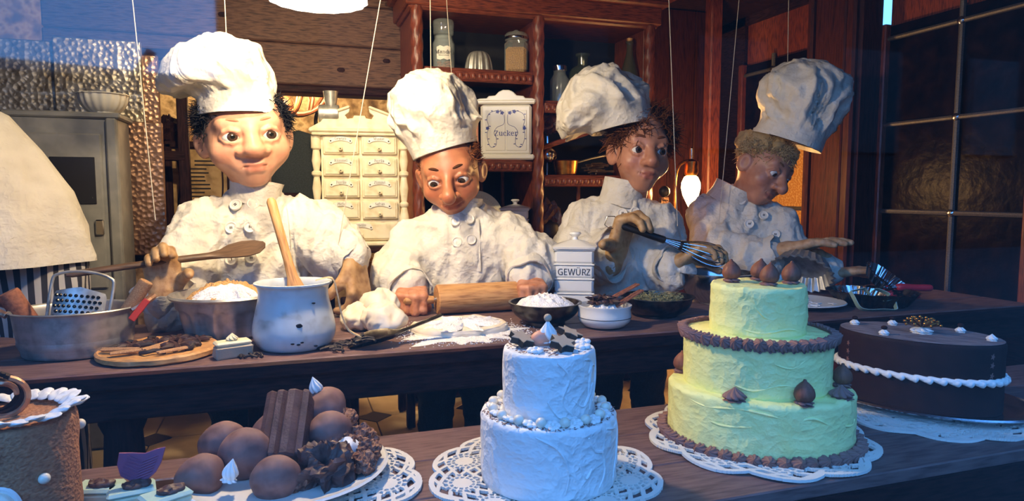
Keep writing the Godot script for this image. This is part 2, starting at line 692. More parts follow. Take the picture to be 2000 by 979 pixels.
	mat("leaded_glass", c8(30, 22, 18), 0.28, 0.0, ramp_tex(cloud, [c8(90, 60, 40), c8(255, 220, 190)]), Vector3.ONE * 4, T.cloud, 0.12)
	M.leaded_glass.metallic_specular = 0.12
	mat("amber_glass", c8(206, 172, 108), 0.2, 0.0, ramp_tex(cell, [c8(200, 160, 120), c8(255, 255, 255)]), Vector3.ONE * 9, T.cell, 0.15)
	# food
	mat("flour", Color.WHITE, 1.0, 0.0, ramp_tex(fine, [c8(216, 210, 200), c8(244, 241, 236), c8(250, 248, 244)]), Vector3.ONE * 9, T.fine, 0.25)
	mat("dough", Color.WHITE, 0.7, 0.0, ramp_tex(cloud, [c8(214, 196, 166), c8(232, 218, 194), c8(238, 228, 210)]), Vector3.ONE * 8, T.cloud, 0.08)
	mat("crumb", Color.WHITE, 0.9, 0.0, ramp_tex(fine, [c8(150, 98, 48), c8(212, 164, 100), c8(232, 196, 140)]), Vector3.ONE * 12, T.fine, 0.35)
	mat("white_frosting", Color.WHITE, 0.55, 0.0, ramp_tex(cloud, [c8(224, 223, 220), c8(234, 233, 230), c8(238, 237, 234)]), Vector3.ONE * 5, T.ridge, 0.32)
	mat("yellow_frosting", Color.WHITE, 0.55, 0.0, ramp_tex(cloud, [c8(230, 232, 146), c8(238, 240, 158), c8(242, 243, 166)]), Vector3.ONE * 6, T.ridge, 0.2)
	mat("chocolate", Color.WHITE, 0.55, 0.0, ramp_tex(cloud, [c8(58, 38, 34), c8(86, 60, 54), c8(102, 76, 68)]), Vector3.ONE * 9, T.fine, 0.05)
	mat("choc_sheet", Color.WHITE, 0.62, 0.0, ramp_tex(cloud, [c8(36, 20, 17), c8(50, 29, 24)]), Vector3.ONE * 6, T.cloud, 0.02)
	M.choc_sheet.metallic_specular = 0.25
	M.table_top.metallic_specular = 0.3
	mat("cocoa_top", Color.WHITE, 0.7, 0.0, ramp_tex(grain, [c8(84, 74, 76), c8(122, 110, 110), c8(148, 136, 134)]), Vector3(3, 12, 12), T.fine, 0.05)
	mat("praline", Color.WHITE, 0.72, 0.0, ramp_tex(cloud, [c8(88, 58, 52), c8(124, 90, 82), c8(142, 108, 98)]), Vector3.ONE * 9, T.cloud, 0.06)
	mat("milk_chocolate", c8(134, 94, 84), 0.6, 0.0, null, Vector3.ONE * 9, T.cloud, 0.05)
	mat("hazelnut", Color.WHITE, 0.6, 0.0, ramp_tex(grain, [c8(84, 44, 28), c8(124, 70, 46), c8(140, 84, 58)]), Vector3(30, 6, 30), T.grain, 0.02)
	mat("cream", c8(236, 234, 228), 0.5)
	mat("mocha_cake", Color.WHITE, 0.75, 0.0, ramp_tex(fine, [c8(120, 74, 48), c8(166, 112, 76), c8(180, 128, 92)]), Vector3.ONE * 8, T.fine, 0.15)
	mat("krokant", Color.WHITE, 0.6, 0.0, ramp_tex(cell, [c8(78, 46, 34), c8(122, 80, 62), c8(196, 156, 128)]), Vector3.ONE * 14, T.cell, 0.4)
	mat("star_cookie", c8(172, 155, 132), 0.7, 0.0, null, Vector3.ONE * 9, T.fine, 0.03)
	mat("star_side", c8(44, 38, 30), 0.6)
	mat("peach_icing", c8(214, 150, 122), 0.5)
	mat("pearl", c8(232, 222, 200), 0.12)
	M.pearl.clearcoat_enabled = true
	mat("doily_paper", c8(226, 222, 212), 0.9, 0.0, null, Vector3.ONE * 9, T.fine, 0.04)
	mat("cinnamon", Color.WHITE, 0.7, 0.0, ramp_tex(grain, [c8(92, 48, 28), c8(140, 82, 52), c8(158, 100, 66)]), Vector3.ONE * 20, T.grain, 0.05)
	mat("anise", c8(58, 34, 26), 0.55)
	mat("dark_bits", c8(40, 32, 30), 0.7)
	mat("dried_slice", Color.WHITE, 0.8, 0.0, ramp_tex(fine, [c8(130, 90, 56), c8(196, 154, 108)]), Vector3.ONE * 14)
	mat("violet_leaf", c8(136, 76, 108), 0.5)
	mat("mint_icing", c8(176, 206, 190), 0.5)
	mat("pale_icing", c8(226, 214, 176), 0.5)
	mat("herbs", Color.WHITE, 0.9, 0.0, ramp_tex(fine, [c8(60, 62, 36), c8(130, 128, 84), c8(196, 190, 150)]), Vector3.ONE * 16, T.fine, 0.3)
	mat("grainseed", Color.WHITE, 0.8, 0.0, ramp_tex(cell, [c8(120, 78, 26), c8(196, 142, 60), c8(216, 166, 84)]), Vector3.ONE * 26, T.cell, 0.3)
	mat("almond", c8(150, 88, 52), 0.6)
	mat("paper", c8(226, 222, 210), 0.8)
	mat("parchment", Color.WHITE, 0.8, 0.0, ramp_tex(cloud, [c8(120, 92, 54), c8(168, 134, 88), c8(182, 150, 102)]), Vector3.ONE * 6)
	mat("card_box", Color.WHITE, 0.8, 0.0, ramp_tex(cloud, [c8(150, 104, 56), c8(182, 138, 84)]), Vector3.ONE * 9)
	# setting
	mat("tile_pale", Color.WHITE, 0.45, 0.0, ramp_tex(cloud, [c8(190, 166, 126), c8(208, 186, 146)]), Vector3.ONE * 5)
	mat("tile_dark", c8(36, 30, 28), 0.4)
	mat("mortar", c8(84, 70, 54), 0.9)
	mat("plaster", Color.WHITE, 0.9, 0.0, ramp_tex(noise(0.01, 41, FastNoiseLite.TYPE_SIMPLEX_SMOOTH, FastNoiseLite.FRACTAL_FBM, 6), [c8(66, 54, 36), c8(120, 102, 74), c8(170, 154, 122), c8(96, 82, 56)], 512), Vector3.ONE * 2.2, T.cloud, 0.2)
	mat("dark_wall", Color.WHITE, 0.6, 0.0, ramp_tex(cloud, [c8(20, 13, 12), c8(38, 24, 20)]), Vector3.ONE * 3)
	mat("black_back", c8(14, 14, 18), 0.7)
	mat("facade", Color.WHITE, 0.9, 0.0, ramp_tex(cloud, [c8(24, 22, 21), c8(36, 33, 31)]), Vector3.ONE)
	mat("asphalt", c8(44, 44, 46), 0.9)
	mat("lamp_shade", c8(240, 236, 226), 0.6)
	M.lamp_shade.backlight_enabled = true
	M.lamp_shade.backlight = Color(0.9, 0.85, 0.75)
	mat("antler", c8(92, 52, 30), 0.5)
	mat("rust_label", c8(150, 76, 48), 0.7)

func glow(key: String, col: Color, energy: float) -> StandardMaterial3D:
	var m := mat(key, col, 0.4)
	m.emission_enabled = true
	m.emission = col
	m.emission_energy_multiplier = energy
	return m
# ---------------------------------------------------------------- camera, sky, lights
func make_view():
	var cam := Camera3D.new()
	cam.name = "camera"
	cam.fov = rad_to_deg(2.0 * atan(489.5 / 1310.0))
	cam.near = 0.02
	cam.position = Vector3(0, 0.69, 0)
	cam.rotation = Vector3(deg_to_rad(-4.95), deg_to_rad(-18.2), 0)
	add_child(cam)
	cam.current = true
	var env := Environment.new()
	env.background_mode = Environment.BG_SKY
	var sm := ProceduralSkyMaterial.new()
	sm.sky_top_color = Color(0.33, 0.63, 1.0)
	sm.sky_horizon_color = Color(0.36, 0.66, 1.0)
	sm.ground_bottom_color = Color(0.1, 0.12, 0.16)
	sm.ground_horizon_color = Color(0.1, 0.14, 0.2)
	sm.sun_angle_max = 0.0
	var sky := Sky.new()
	sky.sky_material = sm
	env.sky = sky
	env.background_energy_multiplier = 3.0
	env.ambient_light_source = Environment.AMBIENT_SOURCE_SKY
	env.tonemap_mode = Environment.TONE_MAPPER_LINEAR
	env.tonemap_exposure = 1.42
	env.sdfgi_enabled = true
	env.ssao_enabled = true
	env.ssil_enabled = true
	var we := WorldEnvironment.new()
	we.name = "world"
	we.environment = env
	add_child(we)

func omni(called: String, where: Vector3, col: Color, energy: float, size: float):
	var l := OmniLight3D.new()
	l.name = called
	l.position = where
	l.light_color = col
	l.light_energy = energy
	l.light_size = size
	l.omni_range = 8.0
	l.omni_attenuation = 2.0
	l.shadow_enabled = true
	add_child(l)

# ---------------------------------------------------------------- the room
func make_room():
	# floor with octagon tiles and small dark insets
	var fl := struct("floor", G.new().box(Vector3(3.4, 0.06, 2.7), Vector3(0.4, -0.034, -1.75)), M.mortar)
	var pitch := 0.306
	var cut := 0.052
	var h := pitch / 2.0 - 0.0015
	var oct := PackedVector2Array([Vector2(h, -h + cut), Vector2(h, h - cut), Vector2(h - cut, h), Vector2(-h + cut, h), Vector2(-h, h - cut), Vector2(-h, -h + cut), Vector2(-h + cut, -h), Vector2(h - cut, -h)])
	var d := cut - 0.002
	var dia := PackedVector2Array([Vector2(d, 0), Vector2(0, d), Vector2(-d, 0), Vector2(0, -d)])
	var lay := Transform3D(Basis.from_euler(Vector3(PI / 2, 0, 0)), Vector3(0, 0.0, 0))
	var tile_mesh := G.new().prism(oct, 0.008, lay, 0.0015).done()
	var inset_mesh := G.new().prism(dia, 0.008, lay, 0.001).done()
	for i in range(-3, 5):
		for j in range(-2, 4):
			var x := 0.227 + i * pitch
			var z := -2.04 + j * pitch
			if x - 0.16 < -1.2 or z < -2.8:
				continue
			obj("floor_tile", tile_mesh, M.tile_pale, fl, Vector3(x + pitch / 2, 0.004, z + pitch / 2))
			obj("inset_tile", inset_mesh, M.tile_dark, fl, Vector3(x, 0.0042, z))
	# walls, closed room, open only at the shop window
	struct("wall_back", G.new().box(Vector3(3.5, 1.7, 0.1), Vector3(0.4, 0.75, -3.05)), M.plaster)
	struct("wall_left", G.new().box(Vector3(0.1, 1.7, 2.6), Vector3(-1.3, 0.75, -1.75)), M.dark_wall)
	var ce := struct("ceiling", G.new().box(Vector3(3.5, 0.06, 2.7), Vector3(0.4, 1.53, -1.75)), M.dark_wall)
	for i in 9:
		obj("ceiling_board", G.new().box(Vector3(3.3, 0.02, 0.27), Vector3(0.35, 1.489, -0.6 - i * 0.28), 0.006), M.dark_wood_x, ce)
	# right wall round two leaded windows
	var wr := struct("wall_right", G.new().box(Vector3(0.12, 0.34, 2.65), Vector3(2.03, 0.165, -1.75)).box(Vector3(0.12, 0.12, 2.65), Vector3(2.03, 1.5, -1.75)).box(Vector3(0.12, 1.2, 0.5), Vector3(2.03, 0.9, -2.87)).box(Vector3(0.12, 1.2, 0.9), Vector3(2.03, 0.9, -0.87)), M.dark_wood_z)
	for k in 3:
		obj("wall_panel", G.new().box(Vector3(0.012, 0.26, 0.55), Vector3(1.964, 0.16, -2.3 + k * 0.6), 0.005), M.dark_wood_z, wr)
	struct("trim_1", G.new().box(Vector3(0.05, 0.03, 2.2), Vector3(1.955, 0.335, -1.7), 0.006), M.dark_wood_z)
	# pillar between the windows
	var pil := thing("window_pillar", "reddish brown wooden pillar between the two leaded windows", "pillar", Vector3(1.93, 0.0, -1.975))
	obj("post", G.new().box(Vector3(0.1, 1.49, 0.25), Vector3(-0.02, 0.745, 0), 0.008), M.maroon_wood_y, pil)
	for s in [-1, 1]:
		obj("edge_moulding", G.new().box(Vector3(0.03, 1.15, 0.028), Vector3(-0.074, 0.915, s * 0.1), 0.008), M.maroon_wood_y, pil)
	obj("centre_panel", G.new().box(Vector3(0.014, 1.05, 0.12), Vector3(-0.07, 0.9, 0), 0.005), M.maroon_wood_y, pil)
	window_bay("window_1", -1.85, -1.33, [-1.57], M.leaded_glass)
	window_bay("window_2", -2.62, -2.1, [-2.42], M.leaded_glass, true)
	# shop window in front and the frame that holds it
	var sw := struct("wall_front", G.new().box(Vector3(3.5, 0.26, 0.1), Vector3(0.4, 0.1, -0.42)).box(Vector3(3.5, 0.2, 0.1), Vector3(0.4, 1.52, -0.42)).box(Vector3(0.2, 1.5, 0.1), Vector3(-1.25, 0.75, -0.42)).box(Vector3(0.2, 1.5, 0.1), Vector3(2.0, 0.75, -0.42)), M.dark_wood_x)
	var sill := obj("window_sill", G.new().box(Vector3(3.1, 0.02, 0.14), Vector3(0.38, 0.24, -0.43), 0.005), M.dark_wood_x, sw)
	struct("window_3", G.new().box(Vector3(3.05, 1.17, 0.006), Vector3(0.375, 0.835, -0.42)), M.pane_glass)
	# the street that lights and shows in the pane
	struct("street", G.new().box(Vector3(40, 0.1, 20), Vector3(6, -0.25, 10.2)), M.asphalt)
	var hs := thing("town_house", "grey town house across the street seen only in reflection", "building", Vector3(9.5, -0.2, 7.5))
	obj("facade", G.new().box(Vector3(20.4, 6.0, 1.0), Vector3(0, 3.0, 0)), M.facade, hs)
	for i in 8:
		var wn := obj("window", G.new().box(Vector3(1.1, 1.5, 0.06), Vector3(-8.6 + i * 2.4, 2.2, -0.52), 0.03), M.black_paint, hs)
		obj("window_glass", G.new().box(Vector3(0.9, 1.3, 0.02), Vector3(-8.6 + i * 2.4, 2.2, -0.55)), M.black_paint, wn)
	var h2 := thing("low_house", "low gabled house across the street seen only in reflection", "building", Vector3(-3.05, -0.2, 9.0))
	obj("facade", G.new().box(Vector3(4.6, 2.3, 1.0), Vector3(0, 1.15, 0)), M.facade, h2)
	obj("roof", G.new().prism(PackedVector2Array([Vector2(-2.4, 2.3), Vector2(2.3, 2.3), Vector2(-1.4, 2.5)]), 1.2, at(Vector3(0, 0, -0.6))), M.grey_paint, h2)
	obj("drain_pipe", G.new().tube([Vector3(1.3, 0, -0.55), Vector3(1.3, 2.3, -0.55), Vector3(1.5, 2.6, -0.6)], 0.06), M.black_paint, h2)

func window_bay(called: String, z0: float, z1: float, cols: Array, gm: Material, amber := false):
	var w := struct(called, G.new().box(Vector3(0.03, 0.93, 0.03), Vector3(1.965, 0.8, z0), 0.004).box(Vector3(0.03, 0.93, 0.03), Vector3(1.965, 0.8, z1), 0.004).box(Vector3(0.03, 0.03, z1 - z0), Vector3(1.965, 0.35, (z0 + z1) / 2), 0.004).box(Vector3(0.03, 0.4, z1 - z0), Vector3(2.0, 1.42, (z0 + z1) / 2), 0.004), M.red_wood_y)
	var zs: Array = [z0 + 0.012] + cols + [z1 - 0.012]
	var ys := [0.345, 0.625, 0.923, 1.215, 1.26]
	for i in zs.size() - 1:
		for j in 4:
			var zm: float = (zs[i] + zs[i + 1]) / 2
			var ym: float = (ys[j] + ys[j + 1]) / 2
			obj("pane", G.new().box(Vector3(0.006, ys[j + 1] - ys[j] - 0.004, zs[i + 1] - zs[i] - 0.004), Vector3(1.975, ym, zm), 0.001), M.amber_glass if amber and j < 2 else gm, w)
	for z in cols:
		obj("lead_bar", G.new().tube([Vector3(1.968, 0.34, z), Vector3(1.968, 1.28, z)], 0.009, 8), M.lead, w)
	for y in [0.625, 0.923, 1.215]:
		obj("lead_bar", G.new().tube([Vector3(1.966, y, z0), Vector3(1.966, y, z1)], 0.008, 8), M.lead, w)
		for z in cols:
			obj("solder_joint", G.new().ball(Vector3(1.962, y, z), Vector3(0.009, 0.013, 0.013), 10, 6), M.silver, w)

# twisted post along y
func rope_post(h: float, r: float) -> G:
	var rows := []
	var n := int(h / 0.008)
	for k in n + 1:
		var y := h * k / n
		var row := PackedVector3Array()
		for j in 20:
			var th := TAU * j / 20.0
			var q := r * (0.80 + 0.2 * absf(sin(2.0 * th + y * 55.0)))
			row.append(Vector3(q * cos(th), y, q * sin(th)))
		rows.append(row)
	return G.new().grid(rows)

func carved_rail(parent: Node, x0: float, x1: float, y: float, z: float):
	var rail := obj("carved_rail", G.new().box(Vector3(x1 - x0, 0.034, 0.016), Vector3((x0 + x1) / 2, y, z), 0.004), M.red_wood_x, parent)
	var n := int((x1 - x0) / 0.021)
	var knob := G.new().ball(Vector3.ZERO, Vector3(0.008, 0.011, 0.006), 10, 6).done()
	for k in n:
		obj("carved_bead", knob, M.red_wood_x, rail, Vector3(x0 + (k + 0.5) * (x1 - x0) / n, y, z + 0.008))

func make_furniture():
	# work table
	var t := thing("work_table", "long dark wooden work table the marionette bakers stand behind", "table", Vector3(0.55, 0, -1.48))
	for k in 3:
		obj("top_plank", G.new().box(Vector3(2.56, 0.024, 0.1425), Vector3(0, 0.388, 0.197 - k * 0.144), 0.0025), M.table_top, t)
	obj("front_edge", G.new().box(Vector3(2.56, 0.028, 0.012), Vector3(0, 0.384, 0.272), 0.004), M.dark_wood_x, t)
	obj("apron", G.new().box(Vector3(2.52, 0.058, 0.02), Vector3(0, 0.345, 0.252), 0.003), M.dark_wood_x, t)
	obj("apron", G.new().box(Vector3(2.52, 0.058, 0.02), Vector3(0, 0.345, -0.14), 0.003), M.dark_wood_x, t)
	for p in [[-0.835, 0.2], [0.34, 0.2], [1.2, 0.2], [-0.62, -0.1], [0.62, -0.1]]:
		obj("leg", G.new().lathe([Vector2(0.03, 0.0), Vector2(0.034, 0.02), Vector2(0.026, 0.05), Vector2(0.036, 0.16), Vector2(0.03, 0.27), Vector2(0.038, 0.29), Vector2(0.038, 0.375)], 16, at(Vector3(p[0], 0.0085, p[1]))), M.dark_wood_y, t)
	# display table
	var dt := thing("display_table", "low brown wooden display table carrying the cakes and doilies", "table", Vector3(0.55, 0, -0.88))
	for k in 3:
		obj("top_plank", G.new().box(Vector3(2.6, 0.02, 0.1205), Vector3(0, 0.29, 0.121 - k * 0.1215), 0.002), M.table_top, dt)
	obj("apron", G.new().box(Vector3(2.58, 0.1, 0.02), Vector3(0, 0.23, 0.168), 0.003), M.dark_wood_x, dt)
	obj("apron", G.new().box(Vector3(2.58, 0.06, 0.02), Vector3(0, 0.25, -0.168), 0.003), M.dark_wood_x, dt)
	for p in [[-1.25, 0.13], [1.25, 0.13], [-1.25, -0.13], [1.25, -0.13], [0.1, -0.13]]:
		obj("leg", G.new().box(Vector3(0.05, 0.27, 0.05), Vector3(p[0], 0.1435, p[1]), 0.005), M.dark_wood_y, dt)
	# cupboard
	var c := thing("open_cupboard", "carved reddish wooden cupboard with twisted posts and open shelves", "cupboard", Vector3(0.82, 0, -2.27))
	var zf := 0.12
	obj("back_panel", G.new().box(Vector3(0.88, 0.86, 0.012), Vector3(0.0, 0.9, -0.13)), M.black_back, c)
	obj("base", G.new().box(Vector3(0.96, 0.48, 0.26), Vector3(0, 0.248, 0.0), 0.006), M.dark_wood_x, c)
	obj("base_top", G.new().box(Vector3(1.0, 0.022, 0.3), Vector3(0, 0.492, 0.01), 0.006), M.red_wood_x, c)
	for k in 2:
		var dr := obj("door", G.new().box(Vector3(0.42, 0.4, 0.016), Vector3(-0.23 + 0.46 * k, 0.24, 0.136), 0.004), M.dark_wood_y, c)
		obj("knob", G.new().ball(Vector3(-0.05 + 0.1 * k, 0.26, 0.152), Vector3.ONE * 0.011, 10, 8), M.brass, dr)
	for x in [-0.429, -0.02, 0.398]:
		obj("twisted_post", rope_post(0.77, 0.02), M.red_wood_y, c, Vector3(x, 0.503, zf))
		obj("divider", G.new().box(Vector3(0.026, 0.78, 0.235), Vector3(x, 0.893, -0.015), 0.003), M.red_wood_y, c)
	obj("shelf", G.new().box(Vector3(0.39, 0.022, 0.23), Vector3(-0.224, 1.081, 0.0), 0.003), M.red_wood_x, c)
	carved_rail(c, -0.41, -0.04, 1.066, zf)
	obj("shelf", G.new().box(Vector3(0.39, 0.022, 0.23), Vector3(-0.224, 0.789, 0.0), 0.003), M.red_wood_x, c)
	carved_rail(c, -0.41, -0.04, 0.776, zf)
	obj("shelf", G.new().box(Vector3(0.4, 0.022, 0.23), Vector3(0.19, 0.99, 0.0), 0.003), M.red_wood_x, c)
	carved_rail(c, 0.0, 0.38, 0.976, zf)
	obj("shelf", G.new().box(Vector3(0.4, 0.022, 0.23), Vector3(0.19, 0.739, 0.0), 0.003), M.red_wood_x, c)
	carved_rail(c, 0.0, 0.38, 0.727, zf)
	# carved brackets and slanted spoon board in the right bay, small lattice doors low in the left bay
	obj("slanted_board", G.new().box(Vector3(0.3, 0.016, 0.06), Vector3.ZERO, 0.003, at(Vector3(0.12, 0.88, 0.06), Vector3(0, 0, 18))), M.red_wood_x, c)
	for k in 2:
		obj("carved_ornament", G.new().ball(Vector3(0.045 + 0.01 * k, 0.925 - 0.36 * k, 0.05), Vector3(0.045, 0.03 + 0.06 * k, 0.012), 18, 12, Transform3D.IDENTITY, noise(60.0, 6), 0.03), M.carved, c)
	for x in [-0.33, -0.25, -0.17, -0.09]:
		obj("lattice_bar", G.new().box(Vector3(0.012, 0.26, 0.012), Vector3(x, 0.637, -0.06), 0.003), M.red_wood_y, c)
	obj("lattice_bar", G.new().box(Vector3(0.014, 0.21, 0.012), Vector3(0.16, 0.615, 0.05), 0.003), M.red_wood_y, c)
	# cornice
	obj("cornice", G.new().box(Vector3(0.9, 0.06, 0.28), Vector3(-0.015, 1.305, 0.0), 0.004).box(Vector3(0.94, 0.022, 0.31), Vector3(-0.015, 1.345, 0.005), 0.006).box(Vector3(0.98, 0.016, 0.34), Vector3(-0.015, 1.363, 0.01), 0.005).box(Vector3(0.88, 0.018, 0.26), Vector3(-0.015, 1.272, 0.0), 0.006), M.red_wood_x, c)
	# ceiling beams and planked wall above the spice cabinet
	var bm := thing("wall_planks", "rough brown wooden planks with knots above the spice drawers", "wall planks", Vector3(0.1, 1.06, -2.5))
	for k in 3:
		obj("plank", G.new().box(Vector3(1.6, 0.139, 0.05), Vector3(-0.02, 0.072 + k * 0.142, -0.003 * k), 0.005), M.beam_wood_x, bm)
	for e in [[0.08, 0.06], [0.24, 0.1], [0.3, 0.055], [-0.3, 0.22]]:
		obj("knot", G.new().ball(Vector3(e[0], e[1], 0.025), Vector3(0.014, 0.009, 0.002), 12, 6), M.dark_wood_y, bm)
	obj("ledge", G.new().box(Vector3(1.6, 0.03, 0.09), Vector3(-0.02, -0.016, 0.01), 0.006), M.dark_wood_x, bm)
	for k in 2:
		obj("support_post", G.new().box(Vector3(0.05, 1.03, 0.05), Vector3(-0.8 + 1.55 * k, -0.547, 0.0), 0.005), M.dark_wood_y, bm)
	# dark panelling behind bulb and corner post
	var pn := thing("corner_post", "reddish wooden corner post beside the glowing pear shaped bulb", "post", Vector3(1.667, 0, -2.42))
	obj("post", G.new().box(Vector3(0.055, 1.48, 0.05), Vector3(0, 0.745, 0), 0.006), M.red_wood_y, pn)
	var pw := thing("panelled_partition", "dark reddish wood panelling behind the pear shaped bulb", "panelling", Vector3(1.5, 0, -2.6))
	for k in 5:
		obj("panel_board", G.new().box(Vector3(0.125, 1.47, 0.02), Vector3(-0.25 + k * 0.127, 0.74, 0), 0.004), M.maroon_wood_y, pw)
	# spice cabinet
	spice_cabinet()

func spice_cabinet():
	var c := thing("spice_cabinet", "cream painted spice cabinet with nine little drawers and turned posts", "cabinet", Vector3(0.213, 0.524, -2.17), deg_to_rad(-8.0))
	var m: Material = M.cream_paint
	var sh := thing("wall_shelf", "dark wooden shelf board under the cream spice cabinet", "shelf", Vector3(0.213, 0.502, -2.19), deg_to_rad(-8.0))
	obj("board", G.new().box(Vector3(0.34, 0.02, 0.17), Vector3(0, 0.011, 0), 0.004), M.dark_wood_x, sh)
	for s in [-1, 1]:
		obj("bracket", G.new().box(Vector3(0.02, 0.49, 0.1), Vector3(s * 0.13, -0.244, -0.02), 0.004), M.dark_wood_y, sh)
	obj("base", G.new().box(Vector3(0.29, 0.014, 0.13), Vector3(0, 0.007, 0), 0.004), m, c)
	obj("carcass", G.new().box(Vector3(0.235, 0.335, 0.1), Vector3(0, 0.18, -0.01), 0.002), m, c)
	obj("top_board", G.new().box(Vector3(0.3, 0.012, 0.135), Vector3(0, 0.354, 0), 0.004).box(Vector3(0.285, 0.01, 0.125), Vector3(0, 0.344, 0), 0.003), m, c)
	# broken pediment with a slot for two scrolls
	var ped := PackedVector2Array([Vector2(-0.15, 0), Vector2(-0.115, 0.02), Vector2(-0.105, 0.034), Vector2(-0.028, 0.062), Vector2(-0.03, 0.05), Vector2(-0.042, 0.04), Vector2(-0.036, 0.03), Vector2(-0.02, 0.032), Vector2(-0.016, 0.04), Vector2(0.016, 0.04), Vector2(0.02, 0.032), Vector2(0.036, 0.03), Vector2(0.042, 0.04), Vector2(0.03, 0.05), Vector2(0.028, 0.062), Vector2(0.105, 0.034), Vector2(0.115, 0.02), Vector2(0.15, 0)])
	obj("pediment", G.new().prism(ped, 0.018, at(Vector3(0, 0.36, 0.035)), 0.002), m, c)
	obj("pediment_moulding", G.new().box(Vector3(0.085, 0.008, 0.026), Vector3.ZERO, 0.003, at(Vector3(-0.068, 0.412, 0.046), Vector3(0, 0, 20))), m, c)
	obj("pediment_moulding", G.new().box(Vector3(0.085, 0.008, 0.026), Vector3.ZERO, 0.003, at(Vector3(0.068, 0.412, 0.046), Vector3(0, 0, -20))), m, c)
	var prof := [Vector2(0.015, 0), Vector2(0.015, 0.018), Vector2(0.009, 0.022), Vector2(0.013, 0.045), Vector2(0.015, 0.075), Vector2(0.009, 0.105), Vector2(0.014, 0.112), Vector2(0.014, 0.118), Vector2(0.009, 0.124), Vector2(0.014, 0.165), Vector2(0.009, 0.2), Vector2(0.015, 0.207), Vector2(0.015, 0.215), Vector2(0.009, 0.22), Vector2(0.014, 0.25), Vector2(0.01, 0.282), Vector2(0.015, 0.288), Vector2(0.015, 0.328)]
	for s in [-1, 1]:
		obj("turned_post", G.new().lathe(prof, 18, at(Vector3(s * 0.132, 0.013, 0.035))), m, c)
	var words := ["Gewürz", "Muskat", "Kümmel", "Paprika", "Paprika", "Zimmt", "Pfeffer", "Safran"]
	for k in 8:
		drawer(c, Vector3((-0.0575 if k % 2 == 0 else 0.0575), 0.311 - (k / 2) * 0.0665, 0.042), 0.108, words[k], (k * 37 % 5) * 0.0012)
	drawer(c, Vector3(0, 0.046, 0.042), 0.222, "Lorbeerblätter", 0.002)

func drawer(c: Node, p: Vector3, w: float, word: String, out: float):
	var d := obj("drawer", G.new().box(Vector3(w, 0.057, 0.012), Vector3.ZERO, 0.003).box(Vector3(w - 0.012, 0.046, 0.004), Vector3(0, 0, 0.0075), 0.0015), M.cream_paint, c, p + Vector3(0, 0, out))
	# bowed label plate with two ears
	var rows := []
	for k in 13:
		var u := -1.0 + k / 6.0
		var x := u * 0.034
		var yy := 0.010 + 0.009 * (1.0 - u * u)
		var hh := 0.0075 if absf(u) < 0.72 else 0.0095 - 0.006 * absf(absf(u) - 0.84) / 0.16
		rows.append(PackedVector3Array([Vector3(x, yy - hh, 0.009), Vector3(x, yy + hh, 0.009), Vector3(x, yy + hh * 0.8, 0.0135), Vector3(x, yy - hh * 0.8, 0.0135)]))
	obj("label_plate", G.new().grid(rows), M.porcelain, d)
	text("lettering", word, 0.0082, M.black_ink, d, Vector3(0, 0.0185, 0.0137), Vector3.ZERO, "Droid Serif", true, minf(1.0, 5.2 / word.length()))
	for s in [-1, 1]:
		obj("screw", G.new().ball(Vector3(s * 0.029, 0.0115, 0.0135), Vector3(0.0024, 0.0024, 0.0014), 8, 6), M.iron, d)
	var kn := obj("knob", G.new().lathe([Vector2(0.0035, 0), Vector2(0.003, 0.007), Vector2(0.0065, 0.011), Vector2(0.006, 0.016), Vector2(0.003, 0.018)], 12, at(Vector3(0, -0.012, 0.009), Vector3(90, 0, 0))), M.cream_paint, d)
	obj("knob_screw", G.new().ball(Vector3(0, -0.012, 0.027), Vector3(0.002, 0.002, 0.001), 8, 6), M.iron, kn)

